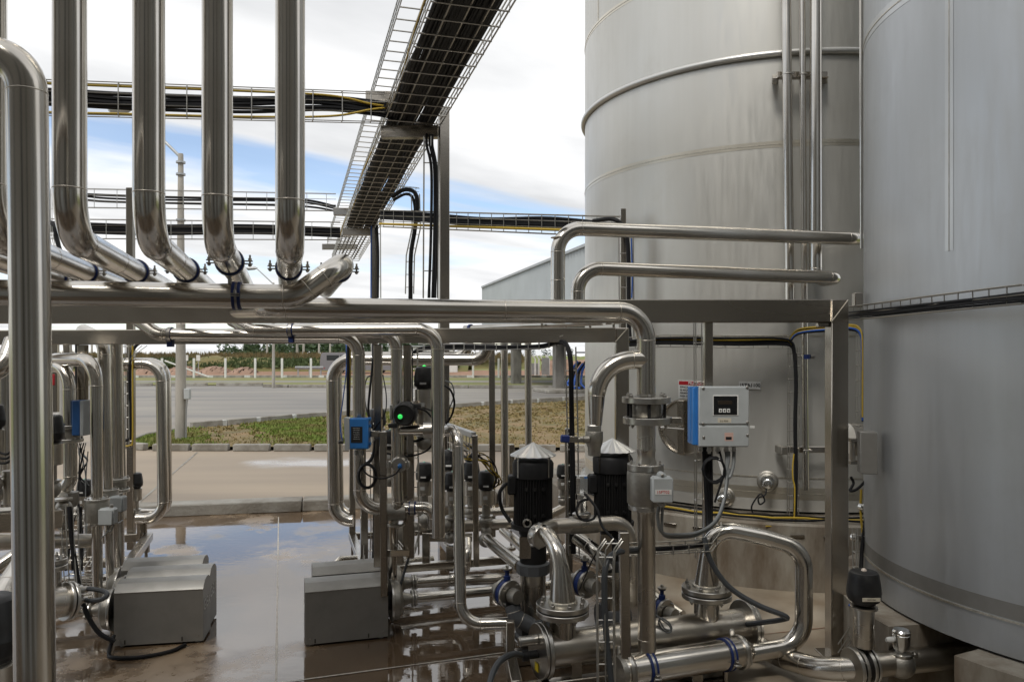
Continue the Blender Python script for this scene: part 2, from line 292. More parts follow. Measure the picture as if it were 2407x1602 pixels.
class MB:
    def __init__(s): s.v = []; s.f = []
    def add(s, vs, fs):
        o = len(s.v); s.v += [Vector(p) for p in vs]; s.f += [tuple(i + o for i in f) for f in fs]; return s
    def box(s, c, size, rot=None, bevel=0.0):
        a, b, d = (x / 2 for x in size); c = Vector(c); k = min(bevel, a * .9, b * .9, d * .9)
        vs, fs = [], []
        if k <= 0:
            vs = [(x, y, z) for x in (-a, a) for y in (-b, b) for z in (-d, d)]
            fs = [(0, 1, 3, 2), (4, 6, 7, 5), (0, 4, 5, 1), (2, 3, 7, 6), (0, 2, 6, 4), (1, 5, 7, 3)]
        else:
            idx = {}
            H = (a, b, d)
            for sx in (-1, 1):
                for sy in (-1, 1):
                    for sz in (-1, 1):
                        for ax in range(3):
                            p = [sx * (a - k), sy * (b - k), sz * (d - k)]
                            p[ax] = (sx, sy, sz)[ax] * H[ax]
                            idx[(sx, sy, sz, ax)] = len(vs); vs.append(tuple(p))
            S4 = [(-1, -1), (1, -1), (1, 1), (-1, 1)]
            for ax in range(3):
                o = [i for i in range(3) if i != ax]
                for sg in (-1, 1):
                    q = []
                    for (p0, p1) in S4:
                        k3 = [0, 0, 0]; k3[ax] = sg; k3[o[0]] = p0; k3[o[1]] = p1
                        q.append(idx[(*k3, ax)])
                    fs.append(tuple(q))
                # chamfer quads along edges parallel to ax
                for (p0, p1) in S4:
                    q = []
                    for sg, w in ((-1, o[0]), (-1, o[1]), (1, o[1]), (1, o[0])):
                        k3 = [0, 0, 0]; k3[ax] = sg; k3[o[0]] = p0; k3[o[1]] = p1
                        q.append(idx[(*k3, w)])
                    fs.append(tuple(q))
            for sx in (-1, 1):
                for sy in (-1, 1):
                    for sz in (-1, 1):
                        fs.append(tuple(idx[(sx, sy, sz, ax)] for ax in range(3)))
        m = rot if rot is not None else Matrix.Identity(3)
        return s.add([m @ Vector(p) + c for p in vs], fs)
    def bar(s, p, q, w, h, up=UP, bevel=0.004):
        """rectangular tube from p to q: width w sideways, h along up"""
        p, q = Vector(p), Vector(q); d = (q - p); L = d.length; d.normalize()
        sd_ = d.cross(up)
        if sd_.length < 1e-4: sd_ = d.cross(Vector((0, 1, 0)))
        sd_.normalize(); u2 = sd_.cross(d)
        return s.box((p + q) / 2, (L, w, h), Matrix((d, sd_, u2)).transposed(), bevel)
    def tube(s, pts, r, seg=12, caps=True, radii=None, flat=None):
        pts = [Vector(p) for p in pts]; n = len(pts)
        if n < 2: return s
        T = []
        for i in range(n):
            d = (pts[min(i + 1, n - 1)] - pts[max(i - 1, 0)])
            T.append(d.normalized() if d.length > 1e-9 else Vector((0, 0, 1)))
        ref = Vector((0, 0, 1)) if abs(T[0].z) < 0.9 else Vector((1, 0, 0))
        nrm = (ref - T[0] * ref.dot(T[0])).normalized()
        vs, fs = [], []
        for i in range(n):
            if i:
                nrm = (T[i - 1].rotation_difference(T[i]) @ nrm); nrm = (nrm - T[i] * nrm.dot(T[i])).normalized()
            bn = T[i].cross(nrm); rr = radii[i] if radii else r
            for k in range(seg):
                a = 2 * math.pi * k / seg
                vs.append(pts[i] + (nrm * math.cos(a) + bn * math.sin(a)) * rr)
        for i in range(n - 1):
            for k in range(seg):
                k2 = (k + 1) % seg
                fs.append((i * seg + k, i * seg + k2, (i + 1) * seg + k2, (i + 1) * seg + k))
        if caps:
            fs.append(tuple(range(seg))[::-1]); fs.append(tuple((n - 1) * seg + k for k in range(seg)))
        return s.add(vs, fs)
    def lathe(s, prof, o, axis=UP, seg=24, ang=None):
        """prof: list of (radius, height along axis)"""
        axis = Vector(axis).normalized(); o = Vector(o)
        ref = Vector((0, 0, 1)) if abs(axis.z) < 0.9 else Vector((1, 0, 0))
        a1 = (ref - axis * ref.dot(axis)).normalized(); a2 = axis.cross(a1)
        vs, fs = [], []
        for (r, h) in prof:
            for k in range(seg):
                a = 2 * math.pi * k / seg
                vs.append(o + axis * h + (a1 * math.cos(a) + a2 * math.sin(a)) * max(r, 1e-5))
        for i in range(len(prof) - 1):
            for k in range(seg):
                k2 = (k + 1) % seg
                fs.append((i * seg + k, i * seg + k2, (i + 1) * seg + k2, (i + 1) * seg + k))
        if prof[0][0] > 1e-4: fs.append(tuple(range(seg))[::-1])
        if prof[-1][0] > 1e-4: fs.append(tuple((len(prof) - 1) * seg + k for k in range(seg)))
        return s.add(vs, fs)
    def prism(s, poly, vec):
        """closed polygon (list of points) extruded by vec"""
        n = len(poly); vec = Vector(vec); vs = [Vector(p) for p in poly] + [Vector(p) + vec for p in poly]
        fs = [tuple(range(n))[::-1], tuple(range(n, 2 * n))] + [(i, (i + 1) % n, n + (i + 1) % n, n + i) for i in range(n)]
        return s.add(vs, fs)
    def mesh(s, name, material, origin=Vector((0, 0, 0)), smooth=True, angle=38):
        me = bpy.data.meshes.new(name)
        me.from_pydata([tuple(p - origin) for p in s.v], [], s.f)
        me.update()
        if smooth:
            me.shade_smooth(); me.set_sharp_from_angle(angle=R(angle))
        if material: me.materials.append(M(material) if isinstance(material, str) else material)
        return me
    def build(s, name, material, parent=None, origin=None, smooth=True, angle=38):
        if parent is not None:
            origin = WORLD_LOC[parent.name]
        elif origin is None:
            xs = [p.x for p in s.v]; ys = [p.y for p in s.v]; zs = [p.z for p in s.v]
            origin = Vector(((min(xs) + max(xs)) / 2, (min(ys) + max(ys)) / 2, min(zs)))
        me = s.mesh(name, material, origin, smooth, angle)
        ob = bpy.data.objects.new(name, me); COL.objects.link(ob)
        if parent is not None: ob.parent = parent
        else: ob.location = origin
        WORLD_LOC[ob.name] = Vector(origin)
        return ob
WORLD_LOC = {}
LABELS = {}
def tag(o, label, cat, group=None):
    o['label'] = label; o['category'] = cat
    if group: o['group'] = group
    return o
def thing(name, label, cat, loc=(0, 0, 0), group=None):
    o = bpy.data.objects.new(name, None); COL.objects.link(o); o.location = loc
    o.empty_display_size = 0.1
    WORLD_LOC[o.name] = Vector(loc)
    return tag(o, label, cat, group)
def struct(o, kind='structure'):
    o['kind'] = kind; return o
def arc_path(pts, rad, n=8):
    """polyline with rounded corners; returns points and the indices where bends start and end"""
    pts = [Vector(p) for p in pts]; out = [pts[0]]; marks = []
    for i in range(1, len(pts) - 1):
        a, b, c = pts[i - 1], pts[i], pts[i + 1]
        d1 = (a - b); d2 = (c - b); l1, l2 = d1.length, d2.length; d1.normalize(); d2.normalize()
        ang = d1.angle(d2)
        if ang > R(176): out.append(b); continue
        rr = rad[i - 1] if isinstance(rad, (list, tuple)) else rad
        t = min(rr / math.tan(ang / 2), l1 * (0.98 if i == 1 else 0.49), l2 * (0.98 if i == len(pts) - 2 else 0.49))
        re = t * math.tan(ang / 2)
        cdir = (d1 + d2).normalized(); cen = b + cdir * (re / math.sin(ang / 2))
        s_ = b + d1 * t; e_ = b + d2 * t
        v0 = s_ - cen; ax = v0.cross(e_ - cen); tot = v0.angle(e_ - cen)
        if ax.length < 1e-9: out.append(b); continue
        ax.normalize(); marks.append(len(out))
        for k in range(n + 1): out.append(cen + Quaternion(ax, tot * k / n) @ v0)
        marks.append(len(out) - 1)
    out.append(pts[-1])
    return out, marks
def seam(par, p, d, r):
    b = MB(); d = Vector(d).normalized(); p = Vector(p); w = 0.0016
    b.lathe([(r * 0.995, -w * 1.6), (r + 0.0006, -w), (r + 0.0010, 0), (r + 0.0006, w), (r * 0.995, w * 1.6)], p, d, 22)
    return b.build('weld_seam', 'pipe_seam', par)
def pipe(name, label, pts, r, bend=None, cat='pipe', group=None, seams=True, material='pipe_steel', seg=22, radii=None, extra_seams=(), root=None, part='tube', n=10):
    bend = bend if bend is not None else r * 3.0
    pts = [Vector(p) for p in pts]
    lo = min(pts, key=lambda p: p.z)
    t = root or thing(name, label, cat, lo, group)
    path, marks = arc_path(pts, bend, n)
    rl = None
    if radii:   # radii given per control point: interpolate on path length against the nearest control span
        cl = [0]; 
        for i in range(1, len(path)): cl.append(cl[-1] + (path[i] - path[i - 1]).length)
        tot = cl[-1]; rl = []
        for c in cl:
            f = c / tot
            for j in range(len(radii) - 1):
                if radii[j][0] <= f <= radii[j + 1][0]:
                    w = (f - radii[j][0]) / max(1e-9, radii[j + 1][0] - radii[j][0]); rl.append(radii[j][1] * (1 - w) + radii[j + 1][1] * w); break
            else: rl.append(radii[-1][1])
    MB().tube(path, r, seg, True, rl).build(part, material, t)
    if seams:
        for i in marks:
            d = (path[min(i + 1, len(path) - 1)] - path[max(i - 1, 0)])
            seam(t, path[i], d, rl[i] if rl else r)
    for f in extra_seams:
        i = int(f); w = f - i
        a, b = pts[i], pts[i + 1]; seam(t, a.lerp(b, w), b - a, r)
    return t
def perp(axis):
    axis = Vector(axis).normalized(); ref = UP if abs(axis.z) < 0.9 else Vector((1, 0, 0))
    a1 = (ref - axis * ref.dot(axis)).normalized(); return a1, axis.cross(a1)
def hexbolt(p, axis, r, h, parent, through=0.0, matn='bolt_steel'):
    b = MB(); b.lathe([(r, 0), (r, h * .85), (r * .8, h)], p, axis, 6)
    b.lathe([(r * .55, h), (r * .5, h * 1.5)], p, axis, 8)
    if through:
        b.lathe([(r * .55, -through - h * 1.4), (r * .55, 0)], p, axis, 8); b.lathe([(r, -through - h), (r, -through)], p, axis, 6)
    return b.build('bolt', matn, parent, angle=25)
def flange(par, c, axis, Rr, th, nb=8, rb=None, bore=0.0, through=0.0, material='cast_light', br=0.009, phase=0.2, bolts=True):
    axis = Vector(axis).normalized(); c = Vector(c); k = min(0.003, th * .2)
    f = MB().lathe([(bore if bore else 1e-5, -th / 2), (Rr - k, -th / 2), (Rr, -th / 2 + k), (Rr, th / 2 - k), (Rr - k, th / 2), (bore if bore else 1e-5, th / 2)], c, axis, 36).build('flange', material, par)
    if bolts:
        a1, a2 = perp(axis); rb = rb or Rr * 0.8
        for i in range(nb):
            a = phase + 2 * math.pi * i / nb
            hexbolt(c + axis * th / 2 + (a1 * math.cos(a) + a2 * math.sin(a)) * rb, axis, br, br * 1.3, f, through)
    return f
def clamp(par, c, axis, r, up=UP, material='blue_rubber', w=0.030, lugs=True, ears=None):
    """split pipe clamp: blue rubber lining, steel band, bolted lugs"""
    axis = Vector(axis).normalized(); c = Vector(c)
    a = MB().lathe([(r * .98, -w / 2), (r + .006, -w / 2), (r + .006, w / 2), (r * .98, w / 2)], c, axis, 24).build('clamp_lining', material, par)
    MB().lathe([(r + .004, -w * .32), (r + .0095, -w * .32), (r + .0095, w * .32), (r + .004, w * .32)], c, axis, 24).build('clamp_band', 'bolt_steel', a)
    if lugs:
        s = (ears if ears is not None else axis.cross(up)).normalized(); u2 = axis.cross(s)
        for sg in (-1, 1):
            o = c + s * sg * (r + .024)
            b = MB(); b.box(o + u2 * .006, (.034, w * .7, .004), Matrix((s, axis, u2)).transposed()); b.box(o - u2 * .006, (.034, w * .7, .004), Matrix((s, axis, u2)).transposed())
            b.lathe([(.008, .008), (.008, .015)], o + s * sg * .006, u2, 6); b.lathe([(.008, -.018), (.008, -.008)], o + s * sg * .006, u2, 6); b.lathe([(.0045, -.032), (.0045, .018)], o + s * sg * .006, u2, 8)
            b.build('clamp_lug', 'bolt_steel', a)
    return a
def bez(pts, n=10):
    """smooth catmull-rom path"""
    pts = [Vector(p) for p in pts]; q = [pts[0] * 2 - pts[1]] + pts + [pts[-1] * 2 - pts[-2]]; out = []
    for i in range(1, len(q) - 2):
        p0, p1, p2, p3 = q[i - 1], q[i], q[i + 1], q[i + 2]
        for k in range(n):
            t = k / n
            out.append(0.5 * ((2 * p1) + (p2 - p0) * t + (2 * p0 - 5 * p1 + 4 * p2 - p3) * t * t + (3 * p1 - p0 - 3 * p2 + p3) * t ** 3))
    out.append(pts[-1]); return out
def cable(label, pts, r=0.005, material='cable_black', name='cable', cat='cable', group=None, n=8, seg=8):
    o = MB().tube(bez(pts, n), r, seg).build(name, material)
    return tag(o, label, cat, group)
def cables(label, pts, count, r, spread_a, spread_b, seed=1, mats=('cable_black',), name='cable_bundle', group=None, n=6, seg=6, wob=0.3):
    """bundle tied together: every cable a part; spread_a/spread_b are half-extents (vectors)"""
    rnd = random.Random(seed); base = bez(pts, n); lo = min(base, key=lambda p: p.z)
    t = thing(name, label, 'cables', lo, group)
    for i in range(count):
        fa, fb = rnd.uniform(-1, 1), rnd.uniform(-1, 1)
        if count > 2: fa = -1 + 2 * (i + .5) / count + rnd.uniform(-.1, .1)
        w1, w2 = rnd.uniform(0, 6.28), rnd.uniform(1.2, 2.6)
        ps = [p + spread_a * (fa + wob * .35 * math.sin(w1 + w2 * k / n)) + spread_b * (fb + wob * math.sin(w1 * 2 + w2 * .7 * k / n)) for k, p in enumerate(base)]
        MB().tube(ps, r * rnd.uniform(.8, 1.15), seg).build('cable', mats[i % len(mats)] , t)
    return t
def tray(label, pts, side, W, H, up=UP, step=0.1, nlong=4, wr=0.0027, name='cable_tray', group=None, flip=1):
    """wire basket: U-shaped cross wires on straight long wires. base spans +-W/2 along side, walls rise H along up"""
    pts = [Vector(p) for p in pts]; lo = min(pts, key=lambda p: p.z)
    t = thing(name, label, 'cable tray', lo, group); side = Vector(side).normalized(); up = Vector(up).normalized()
    b = MB(); wr *= 1.3
    offs = [side * (-W / 2 + W * i / (nlong - 1)) for i in range(nlong)] + [side * s_ * W / 2 + up * H for s_ in (-1, 1)]
    if H > .08: offs += [side * s_ * W / 2 + up * H * .5 for s_ in (-1, 1)]
    for o in offs: b.tube([p + o for p in pts], wr, 5)
    b.build('long_wires', 'wire_steel', t)['kind'] = 'stuff'
    c = MB()
    for i in range(len(pts) - 1):
        L = (pts[i + 1] - pts[i]).length; k = max(1, int(round(L / step)))
        for j in range(k):
            p = pts[i].lerp(pts[i + 1], (j + .5) / k)
            c.tube([p - side * W / 2 + up * H, p - side * W / 2 - up * wr * 2, p + side * W / 2 - up * wr * 2, p + side * W / 2 + up * H], wr, 4, False)
    c.build('cross_wires', 'wire_steel', t)['kind'] = 'stuff'
    return t
_glyph = {}
def text(body, size, loc, rot, material, name, parent=None, depth=0.0004, align='CENTER', bold=False):
    """flat printed lettering as mesh; rot is a 3x3 matrix (columns: right, up, out)"""
    cu = bpy.data.curves.new('lettering', 'FONT'); cu.body = body; cu.size = size; cu.align_x = align; cu.align_y = 'CENTER'; cu.extrude = depth
    cu.resolution_u = 3
    if bold: cu.offset = size * 0.022
    to = bpy.data.objects.new('lettering', cu); COL.objects.link(to)
    dg = bpy.context.evaluated_depsgraph_get(); me = bpy.data.meshes.new_from_object(to.evaluated_get(dg))
    bpy.data.objects.remove(to); bpy.data.curves.remove(cu)
    me.materials.clear(); me.materials.append(M(material)); 
    o_ = WORLD_LOC[parent.name] if parent is not None else Vector(loc)
    me.transform(Matrix.Translation(Vector(loc) - o_) @ rot.to_4x4())
    me.name = name
    ob = bpy.data.objects.new(name, me); COL.objects.link(ob)
    if parent is not None: ob.parent = parent
    else: ob.location = o_
    WORLD_LOC[ob.name] = o_.copy()
    return ob
def basis(right, up):
    right = Vector(right).normalized(); up = Vector(up).normalized(); out = right.cross(up).normalized(); up = out.cross(right)
    return Matrix((right, up, out)).transposed()
FACE = basis((1, 0, 0), (0, 0, 1))     # a board that faces the viewpoint's side
# ================================================================== the setting
def sheet(name, poly, z, material, kind='structure', thick=None):
    b = MB(); b.add([(x, y, z) for x, y in poly], [tuple(range(len(poly)))])
    o = b.build(name, material, origin=Vector((0, 0, 0)), smooth=False)
    return struct(o, kind)
def patch_mat():
    """dry patch towards the tanks: mixes into the wet floor with an uneven edge"""
    m = MATS['wet_floor']; n, l = m.node_tree.nodes, m.node_tree.links; b = n["Principled BSDF"]
    t = n.new("ShaderNodeTexCoord"); s = n.new("ShaderNodeSeparateXYZ"); l.new(t.outputs['Object'], s.inputs[0])
    nz = n.new("ShaderNodeTexNoise"); nz.inputs['Scale'].default_value = 1.4; nz.inputs['Detail'].default_value = 5; l.new(t.outputs['Object'], nz.inputs['Vector'])
    a = n.new("ShaderNodeMath"); a.operation = 'MULTIPLY_ADD'; a.inputs[1].default_value = 1.6; l.new(nz.outputs[0], a.inputs[0]); l.new(s.outputs[0], a.inputs[2])
    g = n.new("ShaderNodeMapRange"); g.inputs[1].default_value = 1.6; g.inputs[2].default_value = 2.0; l.new(a.outputs[0], g.inputs[0])
    bc = b.inputs['Base Color'].links[0].from_socket; rc = b.inputs['Roughness'].links[0].from_socket
    mx = n.new("ShaderNodeMix"); mx.data_type = 'RGBA'; l.new(g.outputs[0], mx.inputs[0]); l.new(bc, mx.inputs[6])
    dn = n.new("ShaderNodeTexNoise"); dn.inputs['Scale'].default_value = 2.3; dn.inputs['Detail'].default_value = 7; l.new(t.outputs['Object'], dn.inputs['Vector'])
    dr = n.new("ShaderNodeValToRGB"); l.new(dn.outputs[0], dr.inputs[0])
    dr.color_ramp.elements[0].position = .35; dr.color_ramp.elements[0].color = (.27, .20, .125, 1)
    dr.color_ramp.elements[1].position = .62; dr.color_ramp.elements[1].color = (.46, .39, .29, 1)
    l.new(dr.outputs[0], mx.inputs[7]); l.new(mx.outputs[2], b.inputs['Base Color'])
    m2 = n.new("ShaderNodeMix"); l.new(g.outputs[0], m2.inputs[0]); l.new(rc, m2.inputs[2]); m2.inputs[3].default_value = .55; l.new(m2.outputs[0], b.inputs['Roughness'])
patch_mat()
b = MB(); ys = [-40, 60, 190, 420, 3000]; zs = [-.03, -.03, -.03, -7, -110]
for y, z in zip(ys, zs): b.v += [V(-2500, y, z), V(2500, y, z)]
b.f += [(2 * i, 2 * i + 1, 2 * i + 3, 2 * i + 2) for i in range(4)]
struct(b.build('ground', 'field', origin=V(0, 0, 0)))
KX = lambda x: 9.56 + .2 * x          # the kerb line between process floor and yard
flo = sheet('floor', [(-14, -6), (9, -6), (9, KX(9)), (-14, KX(-14))], 0.0, 'wet_floor')
yard = sheet('yard', [(-90, KX(-90) + 20), (-14, KX(-14) + .1), (9, KX(9) + .1), (60, 30), (60, 41.5), (-90, 41.5)], -0.012, 'yard_concrete')
def strip(name, p, q, w, z, material, parent):
    p, q = V(*p, z), V(*q, z); d = (q - p).normalized(); s_ = V(-d.y, d.x, 0) * w / 2
    n = 14; b = MB(); rnd = random.Random(3)
    for i in range(n + 1):
        c = p.lerp(q, i / n); k = 1 + rnd.uniform(-.35, .35); b.v += [c + s_ * k, c - s_ * k]
    b.f += [(2 * i, 2 * i + 1, 2 * i + 3, 2 * i + 2) for i in range(n)]
    return b.build(name, material, parent, smooth=False)
strip('floor_joint', (-2.66, 8.75), (-1.08, 3.5), .013, .004, 'joint', flo)
strip('floor_joint', (-1.5, 4.33), (.95, 5.17), .014, .004, 'joint', flo)
strip('floor_joint', (1.35, 5.05), (2.3, 5.30), .010, .004, 'soil', flo)
strip('yard_joint', (-4.6, 9.3), (-5.9, 14.4), .03, -.007, 'kerb', yard)
strip('yard_joint', (-1.0, 30), (-4.5, 41), .06, -.007, 'kerb', yard)
kb = MB()
kr = tag(thing('floor_kerb', '', ''), 'low concrete kerb between the wet process floor and the yard', 'kerb')
kr.location = (0, 0, 0)
for i in range(10):
    x0, x1 = -14 + i * 2.3, -14 + (i + 1) * 2.3 - .012
    p, q = V(x0, KX(x0) + .14, .062), V(x1, KX(x1) + .14, .062)
    MB().bar(p, q, .28, .136, bevel=.012).build('kerb_stone', 'kerb', kr)
# planted island with kerb stones
ISL = [(-7.25, 15.0), (-6.9, 14.75), (3.2, 14.62), (3.6, 29.4), (2.78, 28.6), (-.05, 26.4), (-1.96, 24.5), (-5.16, 21.3), (-6.5, 19.5), (-7.65, 18.1), (-7.85, 16.6), (-7.7, 15.6)]
isl = sheet('verge', ISL, .055, 'verge')
def kerb_row(pts, L, gap, name, label, h=.13, w=.14, white_gap=False, jit=.012, seed=2):
    rnd = random.Random(seed); t = thing(name, label, 'kerb', V(*pts[0], 0))
    for (a, c) in zip(pts[:-1], pts[1:]):
        a, c = V(*a, 0), V(*c, 0); D = (c - a).length; n = max(1, int(round(D / (L + gap)))); d = (c - a).normalized(); st = D / n
        for i in range(n):
            o = a + d * (st * (i + .5)) + V(rnd.uniform(-jit, jit), rnd.uniform(-jit, jit), 0)
            MB().bar(o - d * (st - gap) / 2 + V(0, 0, h / 2 - .012), o + d * (st - gap) / 2 + V(0, 0, h / 2 - .012 + rnd.uniform(-.004, .004)), w, h, bevel=.014).build('kerb_stone', 'kerb', t)
            if white_gap:
                g = a + d * (st * (i + 1)); MB().bar(g - d * gap * .48 + V(0, 0, h * .42), g + d * gap * .48 + V(0, 0, h * .42), w * .8, h * .98, bevel=.01).build('white_stone', 'kerb_white', t)
    return t
kerb_row([(-6.9, 14.66), (3.2, 14.52)], .70, .09, 'island_kerb', 'row of separate grey kerb stones along the near edge of the grass island')
kerb_row([(-7.0, 14.72), (-7.45, 14.95), (-7.75, 15.5), (-7.92, 16.6), (-7.72, 18.1)], .5, .03, 'island_kerb', 'curved kerb stones round the tip of the grass island by the light pole', seed=4)
kerb_row([(-7.68, 18.2), (-6.5, 19.6), (-5.16, 21.4), (-1.96, 24.6), (-.05, 26.5), (2.78, 28.7)], 1.0, .14, 'island_kerb', 'far kerb of the grass island with white painted gaps facing the road', white_gap=True, seed=5, h=.21)
# grass tufts on the island: small blades, one mass
def grass(name, n, area, h, material, seed, label=None, lo=.05, clump=None):
    rnd = random.Random(seed); b = MB()
    def inside(x, y):
        c = False; j = len(ISL) - 1
        for i in range(len(ISL)):
            xi, yi = ISL[i]; xj, yj = ISL[j]
            if (yi > y) != (yj > y) and x < (xj - xi) * (y - yi) / (yj - yi) + xi: c = not c
            j = i
        return c
    k = 0
    while k < n:
        x, y = rnd.uniform(*area[0]), rnd.uniform(*area[1])
        if not inside(x, y) or (clump and rnd.random() > clump(x, y)): k += .2; continue
        k += 1
        for j in range(3):
            a = rnd.uniform(0, 6.28); hh = h * rnd.uniform(.5, 1.3); w = .012 + .004 * (y - 14); dx, dy = math.cos(a), math.sin(a); l_ = rnd.uniform(.2, .7) * hh
            ox, oy = x + rnd.uniform(-.06, .06), y + rnd.uniform(-.06, .06)
            o = len(b.v); b.v += [V(ox - dy * w, oy + dx * w, lo), V(ox + dy * w, oy - dx * w, lo), V(ox + dx * l_, oy + dy * l_, lo + hh)]
            b.f.append((o, o + 1, o + 2))
    o = b.build(name, material, smooth=False); struct(o, 'stuff'); tag(o, label, 'grass'); return o
gcl = lambda x, y: max(0, (math.sin(x * 1.7 + y * .9) * .5 + .5) ** 1.5 * min(1, max(.04, (-x - 2.2) / 3.2)) * (.35 + .65 * (math.sin(x * 5.1 - y * 3.3) * .5 + .5)))
grass('green_grass', 12000, ((-8, -2.0), (14.8, 23)), .06, 'grass_green', 1, 'fresh green grass on the left half of the kerbed island', clump=gcl)
grass('dry_grass', 7000, ((-7.6, 3.3), (14.8, 28)), .04, 'grass_dry', 2, 'short dry brown grass over the right half of the kerbed island', clump=lambda x, y: (.25 + .75 * (math.sin(x * 2.3 - y * 1.1) * .5 + .5)) * (.3 + .7 * (math.sin(x * .9 + y * 2.9) * .5 + .5)))
# far side of the road: strips of verge, path and soil, with kerbs
sheet('road_verge', [(-90, 41.5), (-13.2, 41.5), (-12.9, 40.2), (-11.5, 39.7), (4, 38.7), (60, 38.5), (60, 45.0), (-90, 45.0)], .03, 'verge_green')
sheet('path', [(-90, 45.0), (60, 45.0), (60, 47.2), (-90, 47.2)], .034, 'yard_concrete')
sheet('field_verge', [(-90, 47.2), (60, 47.2), (60, 53), (-90, 53)], .03, 'verge_green')
sheet('soil', [(-90, 53), (60, 53), (60, 72), (-90, 72)], .03, 'soil')
kerb_row([(-34, 41.4), (-13.2, 41.4)], 2.6, .5, 'road_kerb', 'distant road kerb at the left, with gaps, along the verge', h=.16, w=.2, seed=8)
kerb_row([(-13.0, 40.2), (-11.5, 39.6), (4, 38.6), (12, 38.4)], 3.0, .05, 'road_kerb', 'long distant road kerb between the far pole and the canopy columns', h=.15, w=.25, seed=9)
kerb_row([(-36, 52.8), (20, 52.8)], 2.2, .4, 'path_kerb', 'broken pale kerb in front of the red soil', h=.2, w=.25, white_gap=True, seed=10)
# earth mounds and berm
def ridge(name, x0, x1, y, depth, hfun, material, label, cat, nx=90, seed=3):
    rnd = random.Random(seed); b = MB(); ny = 7
    for i in range(nx + 1):
        x = x0 + (x1 - x0) * i / nx; H = hfun(x)
        for j in range(ny + 1):
            f = j / ny; prof = math.sin(math.pi * f) ** .7
            b.v.append(V(x + rnd.uniform(-.2, .2), y + depth * f, -.02 + H * prof * (1 + rnd.uniform(-.13, .13)) if 0 < j < ny else -.03))
    for i in range(nx):
        for j in range(ny): k = i * (ny + 1) + j; b.f.append((k, k + ny + 1, k + ny + 2, k + 1))
    return tag(b.build(name, material, angle=60), label, cat)
for i, (u0, u1, hh) in enumerate([(300, 372, .5), (372, 455, .62), (452, 522, .6), (525, 585, .5)]):
    x0, x1 = (u0 - CX) / FPX * 62, (u1 - CX) / FPX * 62
    ridge('soil_mound', x0, x1, 61.5 + i * .3, 3.2, lambda x, a=x0, c=x1, h=hh: h * max(.02, math.sin(math.pi * (x - a) / (c - a))) ** .6, 'mound_soil',
          ['reddish soil heap half hidden by the looped pipe at left', 'widest reddish soil heap, just right of the tall light pole', 'reddish soil heap left of the second white fence post', 'smallest reddish soil heap, rightmost in the row'][i], 'soil heap', 24, i)
ridge('soil_mound', 2.5, 6.0, 62, 3, lambda x: 1.15, 'mound_soil', 'brown soil bank seen between the pipes in front of the white block', 'soil heap', 20, 9)
ridge('grass_bank', -62, -4, 68, 9, lambda x: 1.12 + .16 * math.sin(x * .4) + .08 * math.sin(x * 1.3), 'berm_grass', 'low rounded green bank behind the white fence posts', 'bank', 110, 5)
ridge('grass_bank', -80, 2, 80, 14, lambda x: 1.3 - .002 * x + .08 * math.sin(x * .23), 'berm_grass', 'long earth bank topped with brown reeds on the skyline', 'bank', 130, 6)
ridge('grass_bank', 0, 40, 120, 30, lambda x: .9, 'field', 'smooth pale green rise on the right skyline', 'bank', 40, 6)
def tufts(name, n, xr, yr, zf, h, w, material, seed, label, cat):
    rnd = random.Random(seed); b = MB()
    for i in range(n):
        x, y = rnd.uniform(*xr), rnd.uniform(*yr); z = zf(x, y)
        for j in range(4):
            a = rnd.uniform(0, 6.28); hh = h * rnd.uniform(.5, 1.3); ww = w * rnd.uniform(.6, 1.4); dx, dy = math.cos(a) * ww, math.sin(a) * ww
            o = len(b.v); ox, oy = x + rnd.uniform(-.5, .5), y + rnd.uniform(-.3, .3)
            b.v += [V(ox - dx, oy - dy, z), V(ox + dx, oy + dy, z), V(ox + dx * rnd.uniform(-1, 1.5), oy + rnd.uniform(-.2, .2), z + hh)]; b.f.append((o, o + 1, o + 2))
    o = b.build(name, material, smooth=False); struct(o, 'stuff'); return tag(o, label, cat)
tufts('reeds', 5200, (-78, 1), (80.5, 86), lambda x, y: .62 + (y - 80.5) * .11, .55, .10, 'reed', 11, 'band of brown reeds along the top of the earth bank', 'reeds')
tufts('scrub', 3000, (-60, -5), (68.5, 72), lambda x, y: .35 + (y - 68.5) * .17, .35, .16, 'leaf_bush', 12, 'scrubby green growth over the low bank', 'scrub')
# far conifer wood: one mass
def wood(name, xr, y, n, h, label, seed, z0=-2.0, hf=None):
    rnd = random.Random(seed); b = MB()
    for i in range(n):
        x = rnd.uniform(*xr); yy = y + rnd.uniform(0, 26); H = h * rnd.uniform(.75, 1.1) * (hf(x) if hf else 1)
        for j in range(26):
            f = rnd.random() ** .8; z = z0 + H * (.1 + .9 * f); rad = .16 * H * (1.1 - f) + .12; a = rnd.uniform(0, 6.28)
            c = V(x + math.cos(a) * rad * rnd.uniform(.2, 1), yy + math.sin(a) * rad, z); s_ = rnd.uniform(.25, .6)
            d = V(rnd.uniform(-1, 1), rnd.uniform(-1, 1), rnd.uniform(-.3, 1)).normalized(); e = V(rnd.uniform(-1, 1), rnd.uniform(-1, 1), rnd.uniform(-1, .3)).normalized()
            o = len(b.v); b.v += [c - d * s_, c + e * s_, c + d * s_ * 1.2]; b.f.append((o, o + 1, o + 2))
    o = b.build(name, 'leaf_dark', smooth=False); struct(o, 'stuff'); return tag(o, label, 'wood')
wood('conifer_wood', ((525 - CX) / FPX * 170, (1030 - CX) / FPX * 170), 165, 620, 7.4, 'dark conifer wood on the skyline behind the grey van', 21, z0=-2.6, hf=lambda x: min(1, .72 + .3 * min(1, max(0, (x + 64) / 14))))
